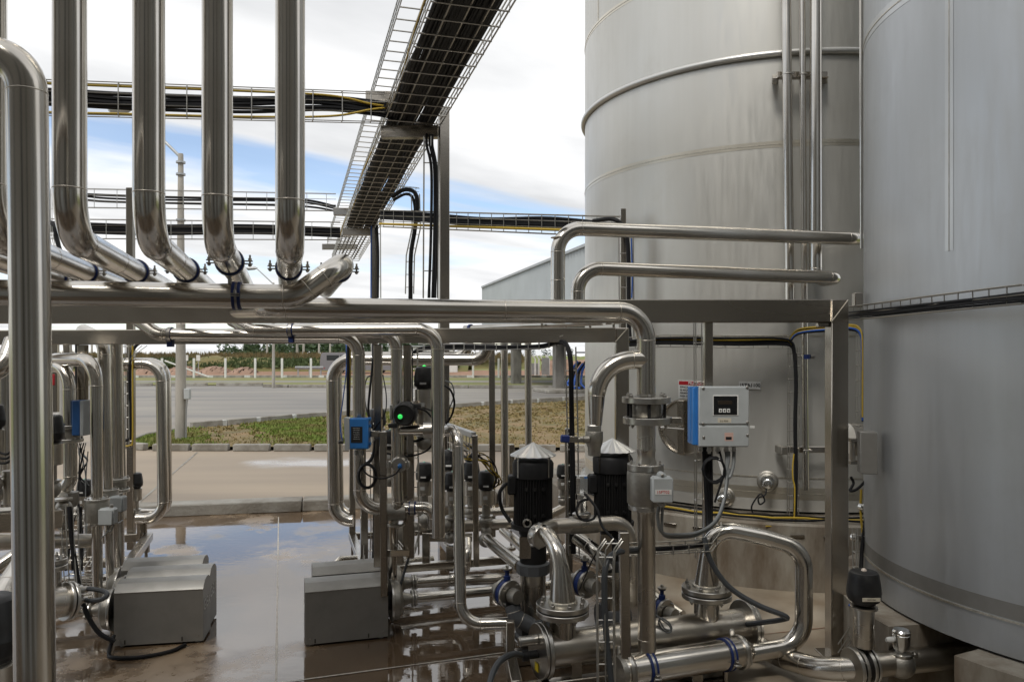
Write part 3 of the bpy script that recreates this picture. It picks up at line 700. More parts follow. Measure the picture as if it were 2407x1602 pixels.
for i, (u, w) in enumerate([(1248, 8), (1285, 9), (1340, 6)]):
    tr = thing('field_tree', ['small dark tree left of the second canopy column on the right skyline', 'wider dark tree left of the second canopy column', 'tiny dark tree right of the second canopy column on the skyline'][i], 'tree', V((u - CX) / FPX * 188, 188, -.05), 'far trees on the right skyline')
    x = (u - CX) / FPX * 188; rnd = random.Random(40 + i); b = MB()
    for j in range(150):
        a = rnd.uniform(0, 6.28); rr = w * .14 * rnd.random() ** .5; c = V(x + math.cos(a) * rr, 188 + math.sin(a) * rr, .5 + rnd.random() * (1.5 + .1 * i)); s_ = .22
        d = V(rnd.uniform(-1, 1), rnd.uniform(-1, 1), rnd.uniform(-1, 1)).normalized(); e = V(rnd.uniform(-1, 1), rnd.uniform(-1, 1), rnd.uniform(-1, 1)).normalized()
        o = len(b.v); b.v += [c - d * s_, c + e * s_, c + d * s_]; b.f.append((o, o + 1, o + 2))
    b.build('crown', 'leaf_dark2', tr, smooth=False); MB().tube([V(x, 188, -.05), V(x + .1, 188, 1.0)], .12, 6).build('trunk', 'leaf_dark2', tr)
# ------------------------------------------------------------------ poles, fence posts, rail, van, blocks
def pole(name, label, u, vbase, h, r0, r1, arm=None, lean=0, y=None, group=None, box=False, straps=()):
    y = y or floor_y(vbase); x = (u - CX) / FPX * y; o = V(x, y, 0)
    t = thing(name, label, 'pole', o, group)
    MB().lathe([(r0, -.05), (r0 * .99, .02), (r1, h - .02), (r1 * .9, h)], o, UP, 14).build('shaft', 'pole_concrete', t)
    for s_ in straps: MB().lathe([(r0 * .8, -.02), (r0 * .8, .02)], o + V(0, 0, s_), UP, 12).build('strap', 'galv', t)
    if arm:
        a = MB().tube([o + V(.02, 0, h - .25), o + V(-.03, 0, h - .05), o + V(arm[0], arm[1], h + arm[2])], .03, 8).build('arm', 'galv', t)
        e = o + V(arm[0], arm[1], h + arm[2]); d = V(arm[0], arm[1], 0).normalized()
        MB().tube([e - d * .05, e + d * .12, e + d * .45, e + d * .55], .1, 10, True, [.03, .09, .11, .03]).build('lamp_head', 'galv', a)
    if box:
        q = o + V(r0 * .93 + .05, -.05, 1.0); bx_ = MB().box(q, (.11, .12, .22), bevel=.01).build('junction_box', 'housing_grey', t)
        MB().tube([q - V(0, 0, .1), q - V(.02, 0, .3), o + V(r0 + .02, -.06, .45), o + V(r0 + .02, -.06, 0)], .014, 8).build('conduit', 'galv', t)
    return t
pole('light_pole', 'tall tapered concrete light pole standing in the kerbed island', 425, 1038, 5.98, .118, .052, arm=(-1.15, .25, 1.02), box=True, straps=(.9, 4.6, 5.55, 5.8))
pole('light_pole', 'distant light pole with a bent arm beside the road kerb', 643, 909, 5.35, .085, .05, arm=(-.9, .1, .75), y=39.2)
GP = 'thin concrete poles in the far distance'
for i, (u, v0, hh, yy) in enumerate([(216, 850, 3.6, 95), (628, 870, 3.4, 92), (750, 868, 3.5, 96), (776, 868, 3.4, 100)]):
    pole('utility_pole', ['thin far pole left of the looped pipe', 'thin far pole just left of the distant light pole', 'thin far pole above the back of the grey van', 'thin far pole above the windows of the grey van'][i], u, v0, hh, .16, .10, y=yy, group=GP)
hp = thing('double_pole', 'H-shaped pair of concrete poles joined by a crossbar in front of the wood', 'pole', V(-24.8, 90, 0))
for dx in (-.38, .38): MB().lathe([(.17, 0), (.13, 3.9)], V(-24.8 + dx, 90, 0), UP, 10).build('post', 'pole_concrete', hp)
MB().box(V(-24.8, 90, 2.75), (.9, .2, .35), bevel=.02).build('crossbar', 'pole_concrete', hp)
FG = 'white posts of the far fence'
for i, (u, v1) in enumerate([(381, 890), (456, 889), (530, 887), (600, 889), (663, 888), (731, 888), (1112, 884), (1172, 883)]):
    y = floor_y(v1) * 1.0; y = 52.2; x = (u - CX) / FPX * y
    b = MB().box(V(x, y, .68), (.13, .13, 1.36), bevel=.015)
    lab = ['braced corner fence post, leftmost white post', 'white fence post just right of the tall light pole', 'white fence post in front of the widest soil heap', 'white fence post left of the distant light pole', 'white fence post right of the distant light pole', 'white fence post in front of the guard rail', 'white fence post left of the white block, behind the pipes', 'white fence post by the right-hand soil bank'][i]
    o = b.build('fence_post', 'white_paint'); tag(o, lab, 'fence post', FG)
tag(MB().bar(V(-23.6, 52.2, 1.2), V(-20.6, 52.2, .1), .09, .09).build('fence_brace', 'white_paint'), 'slanting white brace at the foot of the leftmost fence post', 'brace')
for i, u in enumerate((438, 466)):
    y = 56; x = (u - CX) / FPX * y
    t = thing('road_sign', ['small white sign on a thin post behind the tall light pole', 'small white sign on a thin post right of the tall light pole'][i], 'sign', V(x, y, 0), 'small white signs by the fence')
    MB().box(V(x, y, 1.35), (.28, .02, .42), bevel=.005).build('plate', 'white_paint', t); MB().tube([V(x, y + .03, 0), V(x, y + .03, 1.5)], .025, 6).build('post', 'galv', t)
gr = thing('guard_rail', 'low galvanised guard rail behind the grey van', 'guard rail', V(-15, 57, 0))
x0, x1 = (694 - CX) / FPX * 57, (760 - CX) / FPX * 57
MB().prism([V(x0, 57, .72), V(x0, 56.93, .66), V(x0, 57, .60), V(x0, 56.93, .54), V(x0, 57, .48), V(x0, 57.03, .48), V(x0, 57.03, .72)], V(x1 - x0, 0, 0)).build('rail', 'galv', gr)
for k in range(3): MB().box(V(x0 + .2 + (x1 - x0 - .4) * k / 2, 57.08, .35), (.1, .1, .72)).build('post', 'galv', gr)
# minibus
vx, vy = (752 - CX) / FPX * 62.5, 62.5
van = thing('minibus', 'grey minibus with dark windows parked beyond the road', 'van', V(vx + 3, vy, 0))
L, Hv, Wv = 5.9, 1.72, 1.7
prof = [(0.04, .28), (0.0, .9), (.07, 1.55), (.18, Hv), (4.6, Hv), (4.85, 1.62), (5.35, 1.08), (5.85, .92), (L, .62), (L, .28)]
MB().prism([V(vx + a, vy, z) for a, z in prof], V(0, Wv, 0)).build('body', 'van_grey', van)
MB().box(V(vx + .045, vy + Wv / 2, 1.28), (.02, Wv * .86, .42), bevel=.01).build('rear_window', 'van_glass', van)
for k, (a, c_) in enumerate([(.55, 1.55), (1.65, 2.65), (2.75, 3.6), (3.75, 4.6)]):
    MB().box(V(vx + (a + c_) / 2, vy - .008, 1.30), (c_ - a, .02, .42), bevel=.008).build('window', 'van_glass', van)
MB().box(V(vx + .02, vy - .012, .45), (.8, .02, .05)).build('stripe', 'tail_red', van)
for k in (0, 1): MB().box(V(vx + .02, vy + .1 + k * (Wv - .2), .95), (.05, .16, .3), bevel=.01).build('tail_light', 'tail_red', van)
for a in (1.35, 4.75):
    for s_ in (0, 1):
        w = MB().lathe([(.20, -.1), (.33, -.1), (.34, 0), (.33, .1), (.20, .1)], V(vx + a, vy - .02 + s_ * (Wv + .04), .34), V(0, 1, 0), 18).build('tyre', 'tyre', van)
        MB().lathe([(.2, -.08), (.2, .08)], V(vx + a, vy - .02 + s_ * (Wv + .04), .34), V(0, 1, 0), 12).build('rim', 'galv', w)
text('Maldonado', .16, V(vx + .9, vy - .022, .98), FACE, 'label_white', 'lettering', van) if False else None
bx0, bx1 = (1050 - CX) / FPX * 66, (1074 - CX) / FPX * 66
wb = thing('white_block', 'small plain white utility block beyond the fence', 'hut', V(bx0, 66, 0))
MB().box(V((bx0 + bx1) / 2, 66.5, .62), (bx1 - bx0, 1, 1.24), bevel=.02).build('wall', 'white_paint', wb)
MB().box(V((bx0 + bx1) / 2, 66.5, 1.28), (bx1 - bx0 + .12, 1.12, .08), bevel=.02).build('roof', 'white_paint', wb)
wh = thing('white_house', 'long low white building behind the pipes, far away', 'building', V(-9, 92, 0))
hx0, hx1 = (915 - CX) / FPX * 92, (1065 - CX) / FPX * 92
MB().box(V((hx0 + hx1) / 2, 93, 1.15), (hx1 - hx0, 3, 2.3)).build('wall', 'white_paint', wh)
MB().box(V((hx0 + hx1) / 2, 93, 2.38), (hx1 - hx0 + .4, 3.4, .16), bevel=.03).build('roof', 'galv', wh)
for k in range(5): MB().box(V(hx0 + .9 + k * (hx1 - hx0 - 1.8) / 4, 91.49, 1.3), (.7, .04, .7)).build('window', 'van_glass', wh)
# gate with bent-top posts seen left of the second canopy column
gt = thing('yard_gate', 'mesh gate between white posts with bent tops, beyond the canopy columns', 'gate', V(2.4, 56, 0))
for k, u in enumerate((1258, 1267, 1276, 1290, 1293)):
    x = (u - CX) / FPX * 56; MB().tube([V(x, 56 + k * .4, 0), V(x, 56 + k * .4, 1.25), V(x - .22, 56 + k * .4, 1.55)], .055, 8).build('post', 'white_paint', gt)
for (ua, ub, h0, h1) in ((1248, 1266, .1, .95), (1274, 1291, .1, 1.35)):
    MB().box(V((ua + ub - 2 * CX) / 2 / FPX * 56.6, 56.6, (h0 + h1) / 2), ((ub - ua) / FPX * 56.6, .03, h1 - h0)).build('mesh_panel', 'galv', gt)
# ------------------------------------------------------------------ tanker canopy on concrete columns
cn = thing('canopy', 'pale corrugated canopy roof on concrete columns, left of the big tank', 'canopy', V(3, 36, 0))
A_, D_ = V(2.93, 30, 0), V(-1.85, 49.8, 0); ax = (D_ - A_).normalized(); nrm = V(ax.y, -ax.x, 0)
zt, zb = EYE + 4.04, EYE + 1.18
A2 = A_ - ax * 9
np_ = 150; b = MB(); Lc = (D_ - A2).length
for i in range(np_ + 1):
    p = A2 + ax * (Lc * i / np_) - nrm * (.0 if i % 2 else .10); b.v += [V(p.x, p.y, zb), V(p.x, p.y, zt)]
b.f += [(2 * i, 2 * i + 2, 2 * i + 3, 2 * i + 1) for i in range(np_)]
b.build('cladding', 'cladding', cn, smooth=False)
MB().bar(A2 + V(0, 0, zt + .05), D_ + V(0, 0, zt + .05), .3, .12).build('roof_edge', 'galv', cn)
MB().bar(A2 + nrm * .1 + V(0, 0, zb - .05), D_ + nrm * .1 + V(0, 0, zb - .05), .25, .14).build('lower_edge', 'galv', cn)
q = [A2 + nrm * .12, D_ + nrm * .12, D_ + nrm * 11, A2 + nrm * 11]
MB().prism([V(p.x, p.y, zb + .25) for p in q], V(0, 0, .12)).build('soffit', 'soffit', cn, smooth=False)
MB().prism([V(p.x, p.y, zt + .0) for p in q], V(0, 0, .1)).build('roof', 'cladding', cn, smooth=False)
for k in range(13):
    p = A2 + ax * (.8 + (Lc - 1.6) * k / 12); MB().bar(p + nrm * .2 + V(0, 0, zb + .12), p + nrm * 11 + V(0, 0, zb + .12), .12, .22, bevel=0).build('purlin', 'galv', cn)
for (u, y, w) in ((1213, 43.5, .5), (1313, 36, .46)):
    x = (u - CX) / FPX * y; MB().box(V(x, y, (zb + .25) / 2), (w, w, zb + .25), ROT_E, .02).build('column', 'column_concrete', cn)
y = 36; x = (1313 - CX) / FPX * y
tag(MB().box(V(x + 1.6, y - .2, .06), (5.2, 2.2, .16), ROT_E, .03).build('column_plinth', 'kerb'), 'low concrete base around the nearer canopy column', 'plinth')
for k in range(5):
    rx = random.Random(60 + k); o = P(1346 + k * 6, 868 + rx.uniform(-4, 4), 35.2)
    cable(['blue hose in the tangle beside the nearer canopy column', 'black hose in the tangle beside the nearer canopy column'][k % 2], [o + V(.25, 0, .35), o, P(1338 + k * 7, 893 + rx.uniform(-6, 6), 35), P(1332 + k * 9, 905 + rx.uniform(-5, 4), 34.9), P(1352 + k * 6, 912, 34.8)], .055, ['cable_blue', 'cable_black'][k % 2], 'hose', 'hose', 'hoses by the canopy column')
tag(MB().bar(P(1352, 828, 34), P(1400, 828, 34), .06, .06).build('pipe_rail', 'motor_black'), 'dark horizontal rail beside the big tank beyond the canopy column', 'rail')
# ------------------------------------------------------------------ plant building the photo is taken from, at the back of the viewpoint
bw = struct(MB().box(V(-2, -1.0, 3.3), (34, .3, 6.6)).build('building_wall', 'wall_behind'))
rw = random.Random(77); x = -18.0
while x < 14:      # random unseen strips and tubes, added to streak the reflections in the pipes
    w = rw.choice((.25, .4, .7, 1.1)); k = rw.random()
    if k < .5: MB().box(V(x + w / 2, -.845, 2.9), (w, .03, 5.2)).build('added_dark_strip', 'van_glass', bw)
    elif k < .72: MB().box(V(x + .09, -.80, 3.27), (.18, .12, 6.5)).build('added_white_strip', 'white_paint', bw)
    elif k < .86: MB().box(V(x + w / 2, -.84, 1.3), (w, .04, 2.6)).build('added_grey_panel', 'cladding', bw)
    else: MB().tube([V(x + .1, -.78, .1), V(x + .1, -.78, 6.5)], .06, 10).build('added_tube', 'galv', bw)
    x += w + rw.uniform(.12, .7)
MB().box(V(-2, -.72, 6.7), (34, .85, .2)).build('eaves', 'galv', bw)
# ================================================================== tanks
def ring_band(c, r, z, h, material, name, par, seg=120, a0=0, a1=2 * math.pi, th=.002):
    b = MB(); n = seg; full = abs(a1 - a0 - 2 * math.pi) < 1e-6
    for i in range(n + 1):
        a = a0 + (a1 - a0) * i / n; d = V(math.cos(a), math.sin(a), 0)
        b.v += [c + d * (r - .004) + V(0, 0, z - h / 2), c + d * (r + th) + V(0, 0, z - h / 2), c + d * (r + th) + V(0, 0, z + h / 2), c + d * (r - .004) + V(0, 0, z + h / 2)]
    for i in range(n):
        for k in range(4): b.f.append((i * 4 + k, (i + 1) * 4 + k, (i + 1) * 4 + (k + 1) % 4, i * 4 + (k + 1) % 4))
    return b.build(name, material, par)
def arc_pts(c, r, z, a0, a1, n): return [c + V(math.cos(a0 + (a1 - a0) * i / n) * r, math.sin(a0 + (a1 - a0) * i / n) * r, z) for i in range(n + 1)]
C1, R1 = V(2.73, 8.33, 0), 1.93
C2, R2 = V(3.665, 4.50, 0), 1.46
t1 = thing('storage_tank', 'large stainless steel tank behind the flow meter, with a hoop pipe around it', 'tank', C1 + V(0, 0, .53))
MB().lathe([(R1 - .02, .545), (R1, .55), (R1, 14.0), (R1 * .6, 14.7), (.05, 15)], C1, UP, 160).build('shell', 'tank_steel', t1, angle=30)
MB().lathe([(R1 - .03, .50), (R1 + .05, .50), (R1 + .05, .54), (R1 - .03, .54)], C1, UP, 120).build('base_ring', 'frame_steel', t1)
MB().tube(arc_pts(C1, R1 + .018, 4.39, R(120), R(480), 150), .028, 12).build('hoop_pipe', 'tank_hoop', t1)
for z, h in ((3.634, .055), (5.22, .05), (.70, .10), (2.02, .02)):
    ring_band(C1, R1, z, h, 'seam_band', 'seam_band', t1); ring_band(C1, R1 + .001, z, .006, 'weld', 'weld_seam', t1, th=.004)
ring_band(C1, R1, .83, .012, 'weld', 'weld_seam', t1, th=.004)
def vseam(c, r, a, z0, z1, par, w=.05, band='seam_band'):
    d = V(math.cos(a), math.sin(a), 0); s_ = V(-d.y, d.x, 0); b = MB(); n = 6
    for i in range(n + 1):
        aa = a - w / r / 2 + w / r * i / n; dd = V(math.cos(aa), math.sin(aa), 0); b.v += [c + dd * (r + .0015) + V(0, 0, z0), c + dd * (r + .0015) + V(0, 0, z1)]
    b.f += [(2 * i, 2 * i + 2, 2 * i + 3, 2 * i + 1) for i in range(n)]; b.build('seam_band', band, par)
    MB().bar(c + d * (r + .002) + V(0, 0, z0), c + d * (r + .002) + V(0, 0, z1), .004, .004, up=d, bevel=.001).build('weld_seam', 'cast_steel', par)
vseam(C1, R1, R(196), 5.24, 14, t1, .03)
pl = thing('tank_plinth', 'round stained concrete plinth under the large tank', 'plinth', C1)
MB().lathe([(2.33, -.02), (2.33, .515), (2.315, .53), (1.0, .53)], C1, UP, 120).build('drum', 'plinth', pl, angle=30)
rnd = random.Random(5)
for k in range(22):      # anchor plates along the rim
    a = R(196 + k * 6.2); d = V(math.cos(a), math.sin(a), 0); s_ = V(-d.y, d.x, 0)
    MB().box(C1 + d * 2.13 + V(0, 0, .537), (.16, .10, .012), Matrix((s_, d, UP)).transposed(), .002).build('anchor_plate', 'frame_steel', pl)
    MB().box(C1 + d * 2.338 + V(0, 0, .44), (.11, .014, .022), Matrix((s_, d, UP)).transposed(), .002).build('rim_bracket', 'frame_steel', pl)
for nm, mt, z, rr, lab in (('cable', 'cable_yellow', .555, 2.25, 'yellow cable lying round the rim of the large plinth'), ('cable', 'cable_black', .55, 2.285, 'black cable lying along the outer rim of the large plinth'), ('cable', 'cable_black', .565, 2.2, 'second black cable on the plinth rim, nearer the tank wall')):
    ps = arc_pts(C1, rr, z, R(195), R(325), 40); ps = [p + V(0, 0, rnd.uniform(-.004, .012)) + (p - C1).normalized() * rnd.uniform(-.02, .02) for p in ps]
    tag(MB().tube(ps, .009, 6).build(nm, mt), lab, 'cable')
_a = (2231 - CX) / FPX; _A = _a * _a + 1; _B = -2 * (_a * C2.x + C2.y); _D = C2.x ** 2 + C2.y ** 2 - R2 ** 2
_y = (-_B - math.sqrt(_B * _B - 4 * _A * _D)) / (2 * _A); SEAM_A = math.atan2(_y - C2.y, _a * _y - C2.x)
t2 = thing('storage_tank', 'nearer tall grey steel tank filling the right edge', 'tank', C2 + V(0, 0, .41))
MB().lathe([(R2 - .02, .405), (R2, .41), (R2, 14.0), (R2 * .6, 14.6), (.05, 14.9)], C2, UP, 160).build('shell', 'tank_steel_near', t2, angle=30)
ring_band(C2, R2, .585, .010, 'weld', 'weld_seam', t2, th=.008)
ring_band(C2, R2, .635, .08, 'cover_steel', 'seam_band', t2, th=.0012)
for z in (3.89,):
    ring_band(C2, R2, z, .075, 'tank_band_near', 'seam_band', t2); ring_band(C2, R2 + .001, z, .007, 'weld', 'weld_seam', t2, th=.004)
vseam(C2, R2, SEAM_A, 2.42, 14, t2, .05, 'tank_band_near')
pl2 = thing('tank_plinth', 'concrete plinth blocks under the nearer tank, open where the outlet pipe passes', 'plinth', C2)
def sector(c, r0, r1, a0, a1, z0, z1, n=24):
    b = MB()
    for i in range(n + 1):
        a = a0 + (a1 - a0) * i / n; d = V(math.cos(a), math.sin(a), 0)
        b.v += [c + d * r0 + V(0, 0, z0), c + d * r1 + V(0, 0, z0), c + d * r1 + V(0, 0, z1), c + d * r0 + V(0, 0, z1)]
    for i in range(n):
        for k in range(4): b.f.append((i * 4 + k, (i + 1) * 4 + k, (i + 1) * 4 + (k + 1) % 4, i * 4 + (k + 1) % 4))
    b.f += [(0, 1, 2, 3), (n * 4 + 3, n * 4 + 2, n * 4 + 1, n * 4)]
    return b
sector(C2, .7, 1.64, R(90), R(191), -.02, .395).build('block', 'plinth', pl2, angle=30)
sector(C2, .7, 1.64, R(205.5), R(330), -.02, .395).build('block', 'plinth', pl2, angle=30)
tag(MB().prism([P(2098, 1392, 4.62), P(2098, 1428, 4.62), P(2062, 1405, 4.66), P(2062, 1380, 4.66)], V(.02, .012, 0)).build('anchor_lug', 'frame_steel'), 'small rusty-edged anchor lug at the foot of the nearer tank', 'lug')
# ================================================================== pipe rack and overhead cable trays
def stand(o): return o
rk = thing('pipe_rack', 'brushed steel rack beam with its square post beside the nearer tank', 'rack', P(1975, 1548, 4.73))
yb = 4.73
def beam_pts(u, v0, v1, y): return P(u, v0, y), P(u, v1, y)
wp = .107
xp = P(1975, 800, yb).x; ztop = P(0, 703, yb).z
zlo = P(0, 757, yb).z
MB().bar(V(-6.5, yb + wp / 2, (ztop + zlo) / 2 - .010), V(xp - wp / 2 - .0015, yb + wp / 2, (ztop + zlo) / 2), wp, ztop - zlo, bevel=.006).build('beam', 'frame_steel', rk)
MB().box(V(xp, yb + wp / 2, ztop / 2), (wp, wp, ztop), bevel=.006).build('post', 'frame_steel', rk)
MB().tube([V(xp - wp / 2 - .002, yb - .002, zlo), V(xp + wp / 2 - .004, yb - .002, ztop - .003)], .0035, 6).build('weld_seam', 'weld', rk)
MB().box(V(xp - wp / 2 - .035, yb + .05, zlo - .014), (.07, .05, .028), bevel=.004).build('stop_block', 'frame_steel', rk)
MB().box(V(xp, yb + wp / 2, .006), (.2, .2, .012), bevel=.002).build('foot_plate', 'frame_steel', rk)
# hanging post that carries the transmitter
hpst = thing('hanging_post', 'thin square steel post hanging from the rack beam behind the transmitter', 'post', P(1663, 1290, 4.82))
MB().bar(P(1664, 757, 4.81), P(1664, 1300, 4.81), .052, .052, up=V(0, 1, 0)).build('tube', 'frame_steel', hpst)
# rear frame
rr = thing('pipe_rack', 'lower rear rack beam with a mitred end on its own post', 'rack', P(1462, 1460, 5.34))
y2 = 5.34
MB().bar(P(-900, 797, y2), P(1446, 787, y2), .09, .102, bevel=.005).build('beam', 'frame_steel', rr)
MB().bar(P(1461.5, 770.5, y2), P(1461.5, 823 + 1.9 * 1805 / y2, y2), .09, .088, up=V(0, 1, 0), bevel=.006).build('post', 'frame_steel', rr)
MB().tube([P(1447, 803, y2 - .047), P(1475, 771.5, y2 - .047)], .004, 6).build('weld_seam', 'weld', rr)
for u, vb in ((195, 945), (889, 1330), (958, 1300)): MB().bar(P(u, 810, y2), P(u, vb, y2), .054, .054, up=V(0, 1, 0)).build('post', 'frame_steel', rr)
tp = thing('tray_post', 'slim square post rising in front of the large tank beside its ladder tray', 'post', P(1464, 1295, 7.05))
MB().bar(P(1464, 491, 7.05), P(1464, 1300, 7.05), .05, .065, up=V(0, 1, 0)).build('tube', 'frame_steel', tp)
# ---- vertical big pipes coming down and turning away over the rack
Z0 = 2.93; RB = .0508
def ze1(z0, u): return z0 / (1 - math.tan(TA) * (u - CX) / FPX)
def zat(p, d, y): return p + d * ((y - p.y) / d.y)
hz = .37 + EYE
cols = [(-215, None), (-27, None), (164, 'L'), (350, 'L'), (511, 'L'), (682, 'L')]
lab = ['', 'partly hidden descending pipe at the left edge behind the foreground pipe', 'first of the four tall descending pipes, nearest the left edge', 'second of the four tall descending pipes from the left', 'third of the four tall descending pipes, with a bolted blue-lined clamp below its bend', 'fourth and rightmost of the four tall descending pipes']
DESC = {}
for i, (u, k) in enumerate(cols):
    y = ze1(Z0, u); base = P(u, 823, y); base.z = hz
    top = base + V(0, 0, 2.6); end_y = [4.6, 5.2, 5.6, 5.05, 5.3, 5.0][i]
    end = zat(base, E2, end_y)
    if i == 0:
        p = pipe('descending_pipe', 'pipe lying behind the foreground pipe at the far left, sloping away', [top, base, end], RB, .155, group='large pipes coming down to the rack'); DESC[i] = (base, end); clamp(p, zat(base, E2, 3.9), E2, RB); continue
    p = pipe('descending_pipe', lab[i], [top, base, end], RB, .155, group='large pipes coming down to the rack', extra_seams=(0.30, 1.22))
    DESC[i] = (base, end)
    cy_ = {1: 3.62, 2: 3.62, 3: 3.55, 4: 3.22, 5: 3.45}[i]
    cc = zat(base, E2, cy_)
    cl = clamp(p, cc, E2, RB, ears=E1)
    MB().tube([cc - V(0, 0, RB), cc - V(0, 0, .145)], .008, 8).build('clamp_stem', 'bolt_steel', p)
    MB().box(cc - V(0, 0, .15), (.06, .05, .008)).build('clamp_foot', 'bolt_steel', p)
# ---- front header from the left, rising to the bend at its right end
hy = 3.17
H1 = P(-60, 693, ze1(3.30, -60)); H2 = P(696, 697, 3.20)
hdr = EYE + .226
H1 = P(-90, 823, 2.98); H1.z = hdr; H2 = P(698, 823, 3.24); H2.z = hdr
H3 = H2 + V(.19, .06, .145); 
H3 = P(808, 823, 3.30); H3.z = hz + .005
H4 = H3 + E2 * 1.5
fh = pipe('header_pipe', 'front header pipe running from the left edge and kinking up at its right end', [H1 + (H1 - H2) * 1.1, H2, H3, H4], RB, [.16, .105], extra_seams=(0.55,))
clamp(fh, P(829, 823, 3.42).lerp(H4, .0) * 0 + (H3 + E2 * .30), E2, RB, ears=E1)
dbc = thing('pipe_clamp', 'blue-lined double clamp joining the third descending pipe to the front header', 'clamp', P(538, 720, 3.2))
uc = 538; f = (uc + 90) / (698 + 90); hc = H1.lerp(H2, f + .012); hd = (H2 - H1).normalized()
for dz, nm in ((.0, 'half'),):
    for s_ in (-1, 1):
        MB().lathe([(RB * 1.0, s_ * .011 - .006), (RB + .008, s_ * .011 - .006), (RB + .008, s_ * .011 + .006), (RB, s_ * .011 + .006)], hc, hd, 24).build('rubber_ring', 'blue_rubber', dbc)
    MB().lathe([(RB * .99, -.006), (RB + .005, -.006), (RB + .005, .006), (RB * .99, .006)], hc, hd, 24).build('band', 'bolt_steel', dbc)
fr = V(hd.y, -hd.x, 0)
for s_ in (-1, 1):
    MB().box(hc + fr * (RB + .012) + V(0, 0, .004 * s_), (.032, .03, .004), basis(hd, fr)).build('lug', 'bolt_steel', dbc)
hexbolt(hc + fr * (RB + .016) + V(0, 0, .006), UP, .007, .012, dbc)
# ---- lower header to the right, turning down into the flow meter
lz = EYE + .213
L0 = P(560, 823, 4.35); L0.z = lz + .02
L1 = P(632, 823, 3.80); L1.z = lz
L2 = P(1516, 823, 4.2); L2.z = lz
L3 = P(1520, 925, 4.2)
FLOWX = P(1519, 925, 4.2).x
L2.x = FLOWX; L3.x = FLOWX
lh = pipe('header_pipe', 'long lower header pipe turning down into the flow meter line', [L0, L1, L2, L3], RB, [.12, .16], extra_seams=(1.6,))
# ---- gap pipes between the two rack beams, seen under the front beam
GPX = 'small pipes under the rack'
for i in range(4):
    a = P(1092 + i * 26, 771 - i * 1.2, 7.05 + i * .12); c = P(1420 + i * 20, 757 - i * 1.5, 5.9 + i * .15)
    pp = pipe('rack_pipe', ['lowest of the slim pipes in the gap under the long rack beam', 'second slim pipe in the gap under the long rack beam', 'third slim pipe in the gap under the long rack beam', 'uppermost slim pipe in the gap under the long rack beam'][i], [a, c], .024, group=GPX, seg=12)
    if i == 0:
        MB().lathe([(.026, -.012), (.034, -.012), (.034, .012), (.026, .012)], a.lerp(c, .05), c - a, 16).build('clamp_lining', 'blue_rubber', pp)
for i, u in enumerate((1274, 1330, 1387, 1442)):
    o = MB().bar(P(u, 760, 6.3), P(u, 772, 6.3), .02, .02, up=V(0, 1, 0), bevel=0).build('hanger', 'frame_steel'); tag(o, ['hanger left of the others', 'second hanger from the left', 'third hanger from the left', 'hanger nearest the mitred frame corner'][i] + ' in the gap under the rack beam', 'hanger', 'hangers in the rack gap')
# ---- smaller lines along the rear beam
def dropper(label, pts, r, bend, name='process_pipe', **k): return pipe(name, label, pts, r, bend, **k)
y = 4.98
s1 = P(340, 757, 5.1); s2 = P(385, 787, 5.1)
dropper('pipe curving under the rack and turning down behind the small blue transmitter', [P(300, 735, 5.2), P(372, 786, 5.1), P(843, 790, 5.16), P(846, 1196, 5.16), P(905, 1196, 5.2)], .0425, [.12, .13, .14], extra_seams=())
cp = clamp(bpy.data.objects['process_pipe'], P(401, 786.5, 5.11), V(1, .02, 0), .0425, lugs=False, w=.034)
MB().box(P(401, 806, 5.11), (.035, .04, .05)).build('clamp_stem', 'blue_rubber', bpy.data.objects['process_pipe'])
pm = dropper('middle pipe under the rack turning down behind the round black actuator', [P(840, 778, 5.22), P(932, 785, 5.2), P(934, 1155, 5.2)], .040, [.11])
pr_ = dropper('right-hand pipe under the rack turning down to a closed end', [P(545, 752, 5.2), P(590, 776, 5.12), P(1028, 774, 5.02), P(1031, 1262, 5.02)], .0425, [.12, .13], extra_seams=())
clamp(pr_, P(685, 775.5, 5.10), V(1, -.04, 0), .0425, lugs=False, w=.034)
MB().box(P(685, 796, 5.10), (.03, .04, .05)).build('clamp_stem', 'blue_rubber', pr_)
# ---- the foreground pipe at the left edge
pipe('foreground_pipe', 'thick foreground pipe with an arched top at the left edge', [P(-1100, 130, 2.07), P(63, 130, 2.07), P(83, 1650, 2.05)], .0495, [.103], seg=36)
# ================================================================== overhead trays
def th(y): return EYE + 2.253 - .0445 * (y - 7.6)
XL = P(903.6, 823, 7.6).x
def tray_pt(y, off=0, dz=0):
    p = V(XL + (7.6 - y) * math.tan(TA), y, th(y) + dz); return p + E1 * off
Wt = .55
tray('wide overhead cable tray packed with black cables, running away to the left', [tray_pt(y, Wt / 2) for y in (3.9, 7.6, 12.6, 16.0)], E1, Wt, .10, step=.24, nlong=5, wr=.0052)
tray('emptier second tray running above the packed overhead tray', [tray_pt(y, Wt / 2 - .12, .33) for y in (3.9, 7.6, 12.6, 16.0)], E1, .50, .10, step=.2, nlong=4, wr=.0048)
rnd = random.Random(12)
bt = thing('cable_bundle', 'dense bed of black cables filling the wide overhead tray', 'cables', tray_pt(12.6))
for k in range(34):
    off = .03 + (Wt - .10) * (k + .5) / 34 + rnd.uniform(-.006, .006); dz = .012 + rnd.uniform(0, .028); ph = rnd.uniform(0, 6)
    ps = [tray_pt(3.9 + .3 * j, off + .004 * math.sin(j * .7 + ph), dz + .006 * math.sin(j * .9 + ph)) for j in range(30 if k % 5 else 41)]
    MB().tube(ps, 0.0112 * rnd.uniform(.85, 1.2), 6).build('cable', 'cable_black', bt)
